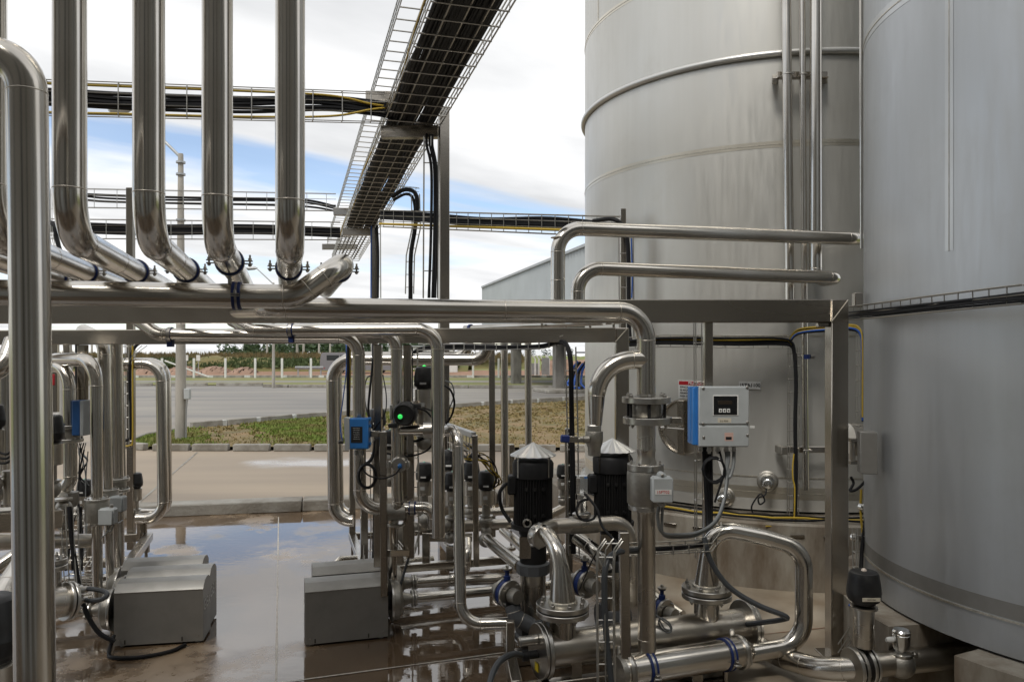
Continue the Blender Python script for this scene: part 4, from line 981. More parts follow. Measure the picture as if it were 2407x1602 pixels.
for k in range(22):
    off = .05 + (Wt - .12) * (k + .5) / 22 + rnd.uniform(-.008, .008); ph = rnd.uniform(0, 6)
    MB().tube([tray_pt(3.9 + .3 * j, off + .008 * math.sin(j * .6 + ph), .045 + .008 * math.sin(j * .8 + ph)) for j in range(31)], .012, 5).build('cable', 'cable_black', bt)
for k, (off, dz, m_) in enumerate([(.05, .05, 'cable_black'), (.10, .05, 'cable_black'), (.01, .06, 'cable_yellow'), (.14, .04, 'cable_black')]):
    ps = [tray_pt(3.9 + .3 * j, off + .02 * math.sin(j * .5 + k), dz + .02 * math.sin(j * .8 + k * 2)) for j in range(34)]
    MB().tube(ps, .009, 6).build('cable', m_, bt)
for (off, z_, k) in ((-.04, .03, 0), (.34, .12, 1)):
    pass
# posts with brackets
def tray_stand(label, y, u0, u1, w, top_v):
    xr = P((u0 + u1) / 2, 823, y).x; t = thing('tray_stand', label, 'stand', V(xr, y, 0), 'posts carrying the overhead trays')
    MB().box(V(xr, y, (th(y) + .16) / 2), (w, w, th(y) + .16), ROT_E, .005).build('post', 'frame_steel', t)
    for dz, a0 in ((-.075, -.02), (.255, -.17)):
        p = tray_pt(y, a0, dz); q_ = V(xr, y, p.z) - E1 * w * .5
        MB().bar(p, V(q_.x, q_.y, p.z), .09, .12, bevel=.004).build('bracket', 'frame_steel', t)
tray_stand('nearer square post whose bracket carries the overhead tray', 7.68, 1031, 1055, .1, 255)
tray_stand('farther square post carrying the overhead trays', 12.7, 872, 888, .105, 470)
xr = P(770, 580, 15.6); tag(MB().bar(P(757, 580, 15.6), P(840, 580, 15.8), .1, .11).build('tray_bracket', 'frame_steel'), 'farthest bracket arm under the empty end of the overhead tray', 'bracket')
tag(MB().bar(P(307, 442, 7.0), P(309, 1290, 7.0), .06, .06, up=V(0, 1, 0)).build('tray_post', 'frame_steel'), 'square post rising between the first and second descending pipes', 'post')
# on-edge side trays (mesh stands vertical), with their cables
def side_tray(label, u0, v0a, v0b, y0, u1, v1a, v1b, y1, clabel, n, mats, r, seed, group, step=.27, curl=None, nl=2, mid=None):
    A, B = P(u0, (v0a + v0b) / 2, y0), P(u1, (v1a + v1b) / 2, y1); W = abs(v0b - v0a) / FPX * y0
    d = (B - A).normalized(); n_ = d.cross(UP).normalized()      # towards the viewpoint
    if n_.y > 0: n_ = -n_
    tray(label, [A, B], UP, W, .06, up=-n_, step=step, nlong=4, wr=.0038, group=group)
    pts = [A.lerp(B, f_) - n_ * .03 + V(0, 0, dz) for f_, dz in (mid or ((0, .04), (.25, .03), (.5, 0), (.75, .02), (1, -.03)))]
    cables(clabel, pts, n, r, UP * W * .26, n_ * .012, seed, mats, group='cables on the overhead side trays', n=8)
    return A, B, d, n_, W
G = 'side trays leading to the overhead tray'
side_tray('long side tray at upper left meeting the overhead tray from the left', -420, 167, 254, 5.9, 905, 214, 290, 7.45, 'thick black cables along the upper left side tray', 5, ('cable_black',), .019, 3, G, mid=((0, .0), (.3, .01), (.5, -.02), (.7, -.01), (.86, .03), (.97, -.01), (1.02, -.03)))
for k, (dz0, lab_) in enumerate(((.125, 'yellow cable along the top of the upper left side tray'), (-.135, 'yellow cable along the bottom of the upper left side tray'))):
    A, B = P(-420, 210.5, 5.9), P(905, 252, 7.45)
    cable(lab_, [A + V(0, .02, dz0), A.lerp(B, .4) + V(0, .02, dz0 * .92), A.lerp(B, .7) + V(0, .02, dz0 * .9), A.lerp(B, .88) + V(0, 0, dz0 * .75), A.lerp(B, .97) + V(0, 0, dz0 * .2), A.lerp(B, 1.02) + V(0, .05, .02)], .011, 'cable_yellow')
side_tray('middle side tray behind the descending pipes, with three slim cables', 195, 443, 487, 11.6, 790, 454, 496, 12.7, 'three slim black cables in the middle side tray', 3, ('cable_black',), .018, 4, G, step=.3, mid=((0, .02), (.1, 0), (.4, .0), (.75, .0), (.9, -.03), (1, -.10)))
side_tray('lower side tray behind the descending pipes, full of black cables', -220, 510, 558, 10.9, 800, 522, 563, 12.6, 'packed black cables in the lower side tray', 6, ('cable_black',), .024, 5, G, step=.3)
side_tray('side tray sloping right from the overhead tray to the slim post at the large tank', 892, 494, 532, 9.0, 1456, 512, 552, 7.2, 'black cables over a yellow one in the tray running to the large tank', 5, ('cable_black', 'cable_black', 'cable_black', 'cable_black', 'cable_black'), .016, 6, G, step=.16)
A, B = P(892, 526, 8.95), P(1340, 541, 7.5); cable('yellow cable at the bottom of the tray running to the large tank', [A, A.lerp(B, .5), B], .014, 'cable_yellow')
tray('small empty upper tray corner right of the overhead tray', [P(928, 445, 9.6), P(985, 451, 9.4)], UP, .10, .05, up=V(0, 1, 0), step=.1, nlong=3)
# hanging ladders with dropped cables
tray('wavy narrow ladder tray dropping left of the tall near post', [P(976, 455, 9.3), P(978, 535, 9.3), P(964, 600, 9.3), P(962, 690, 9.3)], V(1, 0, 0), .10, .05, up=V(0, 1, 0), step=.16, nlong=3, wr=.0035)
cable('thick black cable arching over and dropping through the wavy ladder tray', [P(922, 462, 9.5), P(950, 446, 9.4), P(974, 452, 9.3), P(981, 480, 9.27), P(975, 540, 9.27), P(966, 600, 9.27), P(965, 690, 9.27), P(965, 760, 9.27)], .026)
cable('second black cable arching beside the first into the wavy ladder tray', [P(925, 470, 9.5), P(955, 456, 9.4), P(972, 470, 9.3), P(976, 520, 9.27), P(968, 585, 9.26), P(963, 700, 9.26)], .018)
tray('straight ladder tray alongside the tall near post', [P(1013, 320, 7.5), P(1011, 700, 7.5)], V(1, 0, 0), .14, .05, up=V(0, 1, 0), step=.5, nlong=3, wr=.004)
for i, du in enumerate((0, 8, 13)):
    cable(['left', 'middle', 'right'][i] + ' of the three black cables curving down beside the tall near post', [tray_pt(7.6, Wt - .12 + i * .03, -.02), P(1003 + du, 340, 7.52), P(1014 + du * .9, 400, 7.46), P(1013 + du, 550, 7.46), P(1008 + du * 1.1, 700, 7.46)], .014, group='cables dropping beside the tall post')
tag(MB().tube([P(873, 500, 12.6), P(872, 700, 12.6)], .012, 6).build('conduit', 'cable_blue'), 'thin blue line down the left of the farther tray post', 'cable')
tray('narrow ladder tray down the right of the farther tray post', [P(890, 500, 12.6), P(891, 700, 12.6)], V(1, 0, 0), .05, .04, up=V(0, 1, 0), step=.6, nlong=2, wr=.005)
cable('black cable down the farther tray post', [P(886, 530, 12.58), P(889, 600, 12.58), P(888, 700, 12.58)], .02)
tray('curled ladder tray dropping at the far left behind the first descending pipe', [P(122, 442, 10.8), P(123, 540, 10.8), P(132, 590, 10.8), P(150, 620, 10.8)], V(1, 0, 0), .10, .05, up=V(0, 1, 0), step=.2, nlong=3, wr=.004)
cable('thick black cable bending down behind the first descending pipe', [P(20, 533, 11.1), P(100, 520, 10.9), P(128, 530, 10.75), P(133, 560, 10.75), P(148, 610, 10.75)], .03)
# ladder tray down the slim post at the large tank
tray('ladder tray down the slim post in front of the large tank', [P(1472, 556, 7.0), P(1474, 795, 7.0)], V(1, 0, 0), .13, .045, up=V(0, 1, 0), step=.36, nlong=3, wr=.003)
cable('thick black cable falling beside the slim post at the large tank', [P(1395, 519, 7.2), P(1440, 515, 7.0), P(1466, 535, 6.97), P(1476, 580, 6.97), P(1478, 700, 6.97), P(1480, 790, 6.97), P(1492, 806, 6.9)], .02)
cable('thin blue cable beside the slim post at the large tank', [P(1484, 560, 6.95), P(1486, 650, 6.95), P(1485, 700, 6.95)], .006, 'cable_blue')
# ================================================================== pipes in front of the tanks
tank_up = pipe('tank_line', 'upper of the two horizontal pipes crossing in front of the large tank', [P(1311, 760, 5.42), P(1311.5, 536, 5.42), P(2000, 560.5, 5.95), P(2080, 560, 6.3)], .0508, [.17, .12], extra_seams=(0.45, 0.9))
va = P(1922, 100, 6.2)
tk = pipe('tank_line', 'lower horizontal pipe in front of the large tank, joined to a tall riser', [P(1358, 760, 5.5), P(1358.5, 629, 5.5), P(1972, 653, 5.95), V(P(1917, 653, 6.2).x, 6.2, P(0, 653, 5.95).z), V(P(1917, 653, 6.2).x, 6.2, EYE + 3.4)], .0508, [.17, .075, .10], radii=[(0, .0508), (.55, .0508), (.6, .0455), (1, .0445)])
pipe('tank_riser', 'left riser pipe on the large tank wall', [P(1862, 1010, 6.22), V(P(1862, 823, 6.22).x - .06, 6.22, EYE + 3.4)], .0385) if False else None
for i, (u, w, vb, lab_) in enumerate(((1856, .0385, 720, 'thick left riser on the large tank wall'), (1894, .0245, 1150, 'thin middle riser running down the large tank wall'))):
    x = P(u, 823, 6.24).x; pipe('tank_riser', lab_, [V(x, 6.24, P(0, vb, 6.24).z), V(x - .035, 6.24, EYE + 3.4)], w, group='risers on the large tank')
brk = thing('riser_bracket', 'bracket with three U-bolts holding the risers to the large tank', 'bracket', P(1880, 190, 6.28))
MB().bar(P(1826, 176, 6.31), P(1945, 176, 6.31), .012, .05).build('angle', 'frame_steel', brk)
MB().bar(P(1826, 184, 6.28), P(1945, 184, 6.28), .06, .008).build('angle_foot', 'frame_steel', brk)
for u in (1822, 1938): MB().bar(P(u, 190, 6.30), P(u, 182, 6.52), .05, .05).build('wall_lug', 'cast_steel', brk)
for u, w in ((1856, .0385), (1892, .0245), (1919, .0445)):
    c = P(u, 176, 6.24) - V(.012, 0, 0); a = [c + V(math.cos(t_) * (w + .006), -math.sin(t_) * (w + .006), 0) for t_ in [math.pi * k / 10 for k in range(11)]]
    MB().tube([a[0] + V(0, .09, 0)] + a + [a[-1] + V(0, .09, 0)], .005, 6).build('u_bolt', 'wire_steel', brk)
pipe('tank_riser', 'slim pale tube added as the edge highlight of the nearer tank', [V(P(2025, 823, 5.14).x, 5.14, EYE + .68), V(P(2023, 823, 5.14).x, 5.14, EYE + 2.8)], .010, seams=False)  # added tube in place of the bright highlight along the tank edge
# ================================================================== flow-meter line
yf = 4.2
def F(u, v, y=yf): p = P(u, v, y); return p
FX = FLOWX
def fz(v, y=yf): return EYE + (CY - v) / FPX * y
def col(v): return V(FX, yf, fz(v))
DN = V(0, 0, -1)
# check valve between two flanges
cv = thing('check_valve', 'wafer check valve clamped between two bolted flanges on the flow line', 'valve', col(995))
MB().lathe([(RB, fz(925) - fz(995)), (RB, fz(930) - fz(995))], col(995), UP, 24).build('weld_neck', 'cast_light', cv)
f1 = flange(cv, V(FX, yf, fz(939)), UP, .132, fz(932) - fz(946), nb=6, rb=.105, br=.011, phase=.5, through=.0)
f2 = flange(cv, V(FX + .006, yf, fz(987)), DN, .132, fz(979) - fz(995), nb=6, rb=.105, br=.010, phase=.5)
MB().lathe([(.08, fz(978)), (.086, fz(972)), (.088, fz(954)), (.082, fz(947))], V(FX, yf, 0), UP, 28).build('valve_body', 'cast_steel', cv)
for i in range(6):
    a = .5 + i * math.pi / 3; d = V(math.cos(a), math.sin(a), 0) * .105
    MB().lathe([(.0085, fz(979)), (.0085, fz(946))], V(FX, yf, 0) + d, UP, 10).build('stud', 'motor_black', cv)
arm = MB().bar(V(FX + .12, yf - .01, fz(987)), V(FX + .19, yf - .01, fz(987.5)), .03, .036).build('side_arm', 'frame_steel', cv)
# spool piece and flow tube
sp = thing('flow_meter', 'thick-bodied flow meter with a small grey terminal box on the vertical line', 'flow meter', col(1190))
MB().lathe([(.0508, fz(996)), (.0495, fz(1052)), (.052, fz(1058)), (.0485, fz(1062)), (.0485, fz(1075)), (.058, fz(1092))], V(FX, yf, 0), UP, 28).build('spool', 'pipe_matt', sp)
flange(sp, V(FX - .004, yf, fz(1096.5)), UP, .098, fz(1088) - fz(1104), nb=8, rb=.084, br=.0065, phase=.2)
MB().lathe([(.094, fz(1184)), (.1, fz(1180)), (.101, fz(1112)), (.097, fz(1105))][::1], V(FX - .004, yf, 0), UP, 32).build('meter_body', 'cast_steel', sp)
flange(sp, V(FX - .004, yf, fz(1190)), UP, .094, fz(1184) - fz(1196), nb=8, rb=.08, br=.005, phase=.4)
bxp = P(1555, 1149, 4.03)
tb = MB().box(bxp, (.112, .07, .137), bevel=.012).build('terminal_box', 'housing_grey', sp)
MB().box(bxp - V(0, .036, 0), (.100, .006, .125), bevel=.003).build('lid', 'housing_grey', tb)
for s_ in (-1, 1):
    MB().lathe([(.022, 0), (.022, .05), (.016, .054)], bxp + V(0, .03, s_ * .069 - .0), V(0, -1, 0), 16).build('boss', 'housing_grey', tb)
    hexbolt(bxp + V(0, -.024, s_ * .076), V(0, -1, 0), .009, .006, tb)
MB().box(bxp - V(-.002, .040, .008), (.085, .001, .026)).build('tape_label', 'label_white', tb)
text('15FT02', .022, bxp - V(0, .0412, .009), FACE, 'red_ink', 'lettering', tb)
MB().bar(P(1538, 1150, 4.1), P(1560, 1150, 4.06), .05, .06).build('neck', 'cast_steel', sp)
lw = thing('flow_pipe', 'vertical pipe below the flow meter standing on the blue-clamped manifold', 'pipe', V(FX + .02, yf, fz(1545)))
MB().tube([V(FX, yf, fz(1194)), V(FX + .0, yf, fz(1206)), V(FX + .004, yf, fz(1545))], .0485, 26, True, [.066, .0485, .0485]).build('tube', 'pipe_matt', lw)
seam(lw, V(FX, yf, fz(1500)), UP, .0485)
# branch to the drain ball valve
br = pipe('branch_pipe', 'arched branch leaving the flow line and tapering down to the ball valve', [V(FX, yf + .0, fz(845)), V(P(1403, 0, yf).x, yf - .02, fz(845)), V(P(1399, 0, yf).x, yf - .02, fz(998))], .0508, [.20], radii=[(0, .0508), (.66, .0508), (.86, .0345), (1, .0335)])
bv = thing('ball_valve', 'hexagon-ended ball valve with a blue lever under the branch pipe', 'valve', P(1396, 1070, 4.18))
cb = P(1397, 0, 4.18).x
o_ = V(cb, 4.18, 0)
MB().lathe([(.036, fz(1014)), (.038, fz(1012)), (.038, fz(999)), (.033, fz(996))], o_, UP, 8).build('hex_union', 'cast_light', bv, angle=20)
MB().lathe([(.030, fz(1069)), (.034, fz(1068)), (.036, fz(1050)), (.044, fz(1042)), (.048, fz(1030)), (.048, fz(1014)), (.046, fz(1012))], o_, UP, 22).build('valve_body', 'cast_steel', bv)
st = P(1384, 1032, 4.15)
MB().lathe([(.02, 0), (.02, .03), (.012, .032), (.012, .06)], st, V(-1, -.15, 0), 12).build('stem', 'cast_steel', bv)
MB().lathe([(.016, .034), (.016, .05)], st, V(-1, -.15, 0), 6).build('stem_nut', 'bolt_steel', bv)
hl = MB().bar(st + V(-.05, -.01, 0), st + V(-.115, -.02, .004), .006, .034).build('lever', 'frame_steel', bv)
MB().bar(st + V(-.105, -.02, .004), st + V(-.155, -.024, .008), .018, .042, bevel=.006).build('lever_grip', 'handle_blue', hl)
# ---- transmitter
tr = thing('transmitter', 'large pale grey display transmitter with a blue side hung on the thin post', 'transmitter', P(1690, 1050, 4.62))
yt = 4.55
def TP(u, v, y=yt): return P(u, v, y)
cxm = TP(1693, 980)
wM, hM = (1760 - 1642) / FPX * yt, (1047 - 908) / FPX * yt
u0 = TP(1642, 0).x; u1 = TP(1760, 0).x; zt_, zb_ = TP(0, 908).z, TP(0, 1050).z
bd = MB().box(V((u0 + u1) / 2, yt + .03, (zt_ + zb_) / 2), (u1 - u0, .06, zt_ - zb_), bevel=.006).build('front_housing', 'housing_grey', tr)
zs_ = TP(0, 998).z
MB().box(V((u0 + u1) / 2, yt - .0015, (zt_ + zs_) / 2 + .001), (u1 - u0 - .004, .012, zt_ - zs_ - .008), bevel=.004).build('upper_cover', 'housing_grey', tr)
MB().box(V((u0 + u1) / 2, yt - .0015, (zs_ + zb_) / 2 - .002), (u1 - u0 - .004, .012, zs_ - zb_ - .010), bevel=.004).build('lower_cover', 'housing_grey', tr)
MB().prism([TP(1622, 909, yt + .07), TP(1642, 908, yt + .004), TP(1642, 1047, yt + .004), TP(1632, 1040, yt + .07), TP(1622, 1034, yt + .09)], V(.0, .03, 0)).build('blue_side', 'blue_paint', tr, smooth=False)
MB().box(V(u0 - .012, yt + .10, (zt_ + zb_) / 2), (.03, .14, (zt_ - zb_) * .96), bevel=.004).build('back_housing', 'blue_paint', tr)
MB().box(V((u0 + u1) / 2, yt + .12, (zt_ + zb_) / 2), (u1 - u0, .10, (zt_ - zb_) * .96), bevel=.004).build('back_case', 'housing_grey', tr)
def rect(u_a, v_a, u_b, v_b, y, material, name, par, th=.003, bev=.001):
    a, c = P(u_a, v_a, y), P(u_b, v_b, y); return MB().box((a + c) / 2 + V(0, th / 2, 0), (abs(c.x - a.x), th, abs(a.z - c.z)), bevel=bev).build(name, material, par)
wf = rect(1676, 928, 1736, 976, yt - .0105, 'label_white', 'window_frame', tr)
sc_ = rect(1677.5, 930.5, 1733, 974, yt - .013, 'screen', 'screen', tr)
rect(1688, 941, 1721, 950, yt - .0142, 'screen_lcd', 'display_line', sc_)
for k in range(3):
    bk = rect(1690 + k * 9.4, 960, 1697.5 + k * 9.4, 969, yt - .0145, 'label_white', 'button', sc_); MB().lathe([(.0045, 0), (.0045, .001)], P(1693.8 + k * 9.4, 964.5, yt - .0146), V(0, -1, 0), 10).build('button_dot', 'print_black', bk) if False else MB().lathe([(.0045, 0), (.0045, .001)], P(1693.8 + k * 9.4, 964.5, yt - .0146), V(0, -1, 0), 10).build('button_dot', 'print_black', sc_)
lb = rect(1687, 982, 1719, 993, yt - .0082, 'label_cream', 'name_label', tr); text('E.S. 0520', .013, P(1702, 989, yt - .0088), FACE, 'print_black', 'lettering', lb)
lp = rect(1703, 1016, 1724, 1036, yt - .0082, 'label_pink', 'torn_label', tr); rect(1706, 1026, 1720, 1033, yt - .0092, 'print_black', 'torn_print', lp)
for (u, v) in ((1653, 912), (1756, 910), (1653, 995), (1757, 992), (1654, 1027), (1757, 1022)): MB().lathe([(.008, 0), (.008, .004), (.005, .006)], P(u, v, yt - .008), V(0, -1, 0), 12).build('cover_screw', 'bolt_steel', tr)
for u in (1646, 1667, 1687, 1707, 1725): MB().lathe([(.013, 0), (.013, .014), (.015, .015), (.015, .024), (.009, .03), (.009, .04)], P(u, 1050, yt + .07), DN, 8).build('cable_gland', 'cast_light', tr)
tg = rect(1762, 1000, 1774, 1006, yt + .03, 'label_white', 'paper_tag', tr)
# cables from the transmitter
cable('grey cable looping from the right glands of the large transmitter', [P(1725, 1056, yt + .07), P(1724, 1090, yt + .05), P(1715, 1120, yt + .03), P(1706, 1112, yt + .03), P(1712, 1080, yt + .05), P(1712, 1060, yt + .06)], .011, 'cable_grey')
cable('grey cable falling in a long curve from the large transmitter to the flow meter', [P(1707, 1056, yt + .07), P(1708, 1120, yt + .02), P(1700, 1180, yt - .05), P(1680, 1225, yt - .15), P(1640, 1250, yt - .28), P(1590, 1256, yt - .38), P(1556, 1250, yt - .45), P(1546, 1215, yt - .48), P(1549, 1190, yt - .48)], .009, 'cable_grey')
cable('second grey cable following the long curve, thinner', [P(1714, 1100, yt + .04), P(1704, 1170, yt), P(1686, 1222, yt - .12), P(1640, 1256, yt - .27), P(1590, 1262, yt - .36), P(1560, 1256, yt - .44), P(1556, 1225, yt - .47), P(1558, 1188, yt - .48)], .008, 'cable_grey')
cl_ = []
for k in range(3):
    for j in range(14):
        a = j / 14 * 6.28; cl_.append(P(1677 + 26 * math.cos(a) + k, 1102 + 29 * math.sin(a) + k * 2, yt + .02 - .008 * k))
tag(MB().tube([P(1690, 1055, yt + .07)] + cl_ + [P(1700, 1120, yt), P(1680, 1180, yt)], .0065, 6).build('cable_coil', 'cable_black'), 'black cable coil hanging under the large transmitter', 'cable')
tag(MB().prism([P(1686, 1078, yt), P(1692, 1078, yt), P(1704, 1112, yt), P(1702, 1116, yt), P(1697, 1116, yt)], V(0, .01, 0)).build('paper_label', 'label_white'), 'crumpled white paper label hanging on the cable coil under the transmitter', 'label')
for k, lab_ in enumerate(('front', 'middle', 'rear')):
    cable(lab_ + ' thick black cable running down the thin post below the transmitter', [P(1655 + k * 7, 1050, yt + .14 + .02 * k), P(1658 + k * 7, 1120, yt + .15), P(1664 + k * 4, 1220, yt + .12), P(1664 + k * 2, 1262, yt + .05), P(1648 - k * 6, 1280, yt - .02 * k), P(1590, 1284 + k * 3, yt - .1), P(1500, 1296 + k * 3, yt - .25)], .014 - .002 * k, group='thick cables below the transmitter', n=6)
tray('narrow ladder tray behind the thin post with the transmitter', [P(1640, 760, 4.9), P(1643, 1310, 4.9)], V(1, 0, 0), .05, .05, up=V(0, -1, 0), step=.24, nlong=2, wr=.003)
tray('bent wire tray carrying the thick cables towards the tall meter pipe', [P(1690, 1240, 4.62), P(1690, 1262, 4.6), P(1668, 1290, 4.52), P(1560, 1296, 4.35), P(1455, 1300, 4.3)], V(0, 1, 0), .09, .045, up=UP, step=.11, nlong=3, wr=.003)
cable('thick dark hose sweeping down right from the wire tray to the floor', [P(1655, 1262, 4.5), P(1672, 1320, 4.47), P(1714, 1378, 4.45), P(1780, 1420, 4.42), P(1846, 1447, 4.40), P(1838, 1455, 4.43), P(1790, 1462, 4.5), P(1756, 1466, 4.6)], .0155, 'hose_grey', 'hose', 'hose', n=10)
# ================================================================== treatment tube on its skid, with nozzles
ua, ub = P(1282, 1527, 4.27), P(1745, 1468, 4.70)
ud = (ub - ua).normalized(); us = ud.cross(UP).normalized()
uv = thing('treatment_tube', 'wide horizontal treatment tube with bolted end plates and two upright nozzles', 'reactor', ua - V(0, 0, .25))
MB().tube([ua - ud * .01, ub + ud * .01], .1, 36).build('shell', 'pipe_matt', uv)
for o2, sg in ((ua, -1), (ub, 1)):
    fl = flange(uv, o2 + ud * sg * .012, ud * sg, .152, .024, nb=8, rb=.128, br=.012, phase=.3)
    flange(uv, o2 + ud * sg * .038, ud * sg, .150, .020, nb=1, bolts=False)
oe = ua - ud * .05
MB().lathe([(.028, 0), (.028, .10), (.02, .11)], oe + V(0, 0, .065) , -ud, 18).build('lamp_port', 'cast_light', uv)
MB().lathe([(.022, 0), (.022, .05), (.03, .055), (.03, .085), (.018, .09)], oe - V(0, 0, .015), -ud, 18).build('cable_port', 'motor_black', uv)
MB().box(oe - V(0, 0, .085) - ud * .003, (.002, .05, .045), Matrix((ud, us, UP)).transposed()).build('warning_sticker', 'sticker_yellow', uv)
def nozzle(u, vfl, y, label, top_r, h, name='nozzle'):
    c = P(u, vfl, y); f_ = (c - ua).dot(ud); ax_ = ua + ud * f_; c = V(ax_.x, ax_.y, c.z)
    neck = MB().tube([V(c.x, c.y, ax_.z + .06), c - V(0, 0, .05)], .0745, 30).build('nozzle_neck', 'pipe_steel', uv)
    flange(uv, c - V(0, 0, .022), DN, .148, .030, nb=8, rb=.12, br=.012, phase=.25)
    return c
n1_ = nozzle(1319, 1424, 4.33, '', .046, .2)
n2_ = nozzle(1661, 1388, 4.62, '', .045, .2)
rb_ = pipe('discharge_bend', 'polished bend rising from the left nozzle flange to a screwed union', [n1_ + V(0, 0, .03), V(n1_.x - .02, n1_.y, fz(1250, n1_.y)), P(1270, 1248, 4.52)], .045, [.20], radii=[(0, .076), (.08, .072), (.42, .046), (1, .044)], seams=False, seg=28)
flange(rb_, n1_ + V(0, 0, .016), UP, .148, .030, nb=8, rb=.12, br=.0125, phase=.25)
MB().lathe([(.085, 0), (.082, .012), (.076, .016)], n1_ + V(0, 0, .031), UP, 30).build('weld_collar', 'weld', rb_)
uc_ = P(1262, 1256, 4.52)
und = (V(-.62, .75, .12)).normalized()
MB().lathe([(.046, -.03), (.066, -.028), (.07, -.02), (.07, .02), (.066, .028), (.046, .03)], uc_ + V(.012, -.02, 0), und, 30).build('union_nut', 'cast_light', rb_)
for k in range(8):
    a1, a2 = perp(und); a = k * math.pi / 4; MB().box(uc_ + V(.012, -.02, 0) + (a1 * math.cos(a) + a2 * math.sin(a)) * .071, (.014, .014, .03), Matrix((a1 * math.cos(a) + a2 * math.sin(a), und.cross(a1 * math.cos(a) + a2 * math.sin(a)), und)).transposed(), .003).build('nut_lug', 'cast_light', rb_)
mf = pipe('discharge_manifold', 'horizontal manifold pipe between the two black-motored pumps, bending down at its right end', [P(1262, 1250, 4.56), P(1300, 1236, 4.75), P(1474, 1226, 4.80), P(1483, 1300, 4.82), P(1484, 1420, 4.82)], .0465, [.06, .13, .1], material='pipe_matt')
MB().lathe([(.053, -.09), (.055, -.08), (.055, .08), (.053, .09)], P(1372, 1232, 4.78), (P(1474, 1226, 4.8) - P(1300, 1236, 4.75)), 26).build('tee_body', 'cast_steel', mf)
# big loop from the right nozzle back to the manifold
lp_ = pipe('loop_pipe', 'large polished pipe loop leaving the right nozzle, down to the blue-clamped manifold', [n2_ + V(0, 0, .03), P(1668, 1236, 4.60), P(1795, 1262, 4.54), P(1889, 1290, 4.50), P(1889, 1512, 4.48), P(1735, 1540, 4.42)], .0508, [.21, .2, .15, .17], radii=[(0, .074), (.02, .070), (.115, .047), (.14, .0500), (1, .0508)], seams=False, seg=30, n=12)
flange(lp_, n2_ + V(0, 0, .016), UP, .148, .030, nb=8, rb=.12, br=.0125, phase=.25)
MB().lathe([(.085, 0), (.082, .012), (.074, .016)], n2_ + V(0, 0, .031), UP, 30).build('weld_collar', 'weld', lp_)
# blue-clamped manifold
ma, mb2 = P(1462, 1577, 4.12), P(1742, 1531, 4.42); md = (mb2 - ma).normalized()
mn = thing('strainer_manifold', 'horizontal manifold held by two blue-lined clamps in the front corner', 'manifold', ma - V(0, 0, .15))
MB().tube([ma, mb2], .084, 34).build('tube', 'pipe_steel', mn)
MB().lathe([(.076, -.03), (.082, -.03), (.084, 0)], ma, md, 30).build('end_cap', 'cast_steel', mn)
for c, s_ in ((ma + md * .03, 1), (mb2 - md * .01, 1)):
    MB().lathe([(.084, -.016), (.093, -.016), (.097, -.006), (.097, .006), (.093, .016), (.084, .016)], c, md, 34).build('clamp_ring', 'cast_light', mn)
    sd2 = md.cross(UP).normalized(); MB().box(c + sd2 * .07 * -1 + V(0, 0, .085), (.03, .02, .05), bevel=.004).build('clamp_latch', 'cast_light', mn)
    MB().tube([c - sd2 * -.085 + V(0, -.01, .06), c + sd2 * .1 + V(0, 0, .02), c + sd2 * .105 + V(0, 0, -.03)], .004, 6).build('latch_rod', 'wire_steel', mn)
MB().lathe([(.082, 0), (.06, .05), (.052, .06)], mb2, md, 30).build('reducer', 'pipe_steel', mn)
for f_ in (.2, .86):
    c = ma.lerp(mb2, f_)
    for dx in (-.014, .014): MB().lathe([(.084, dx - .006), (.0915, dx - .006), (.0915, dx + .006), (.084, dx + .006)], c, md, 34).build('clamp_lining', 'blue_rubber', mn)
    MB().lathe([(.084, -.009), (.0895, -.009), (.0895, .009), (.084, .009)], c, md, 34).build('clamp_band', 'cast_light', mn)
    sd2 = md.cross(UP).normalized(); bb = MB().box(c + sd2 * .104 - V(0, 0, .02), (.04, .045, .012), bevel=.004).build('clamp_lug', 'bolt_steel', mn)
    hexbolt(c + sd2 * .106 - V(0, 0, .012), UP, .012, .012, bb)
    MB().tube([c - V(0, 0, .085), V(c.x, c.y, .0)], .016, 10).build('clamp_leg', 'frame_steel', mn)
# skid rails below
sk = thing('pump_skid', 'low steel skid under the pumps and the treatment tube', 'frame', V(.6, 4.7, 0))
for (a, c) in ((P(1195, 1512, 4.62), P(1560, 1480, 4.9)), (P(1205, 1600, 4.15), P(1700, 1560, 4.5)), (P(1195, 1500, 4.75), P(1215, 1600, 4.2)), (P(1440, 1560, 4.3), P(1440, 1470, 5.05)), (P(1640, 1600, 4.3), P(1560, 1440, 5.3))):
    MB().bar(V(a.x, a.y, .05), V(c.x, c.y, .05), .06, .09).build('rail', 'frame_steel', sk)
MB().bar(V(P(1200, 0, 4.55).x, 4.55, .0), V(P(1200, 0, 4.55).x, 4.55, .30), .05, .05, up=V(0, 1, 0)).build('leg', 'frame_steel', sk)
for f_ in (.12, .88):
    c = ua.lerp(ub, f_); MB().box(V(c.x, c.y, .09), (.06, .16, .18), Matrix((ud, us, UP)).transposed()).build('saddle', 'frame_steel', sk)
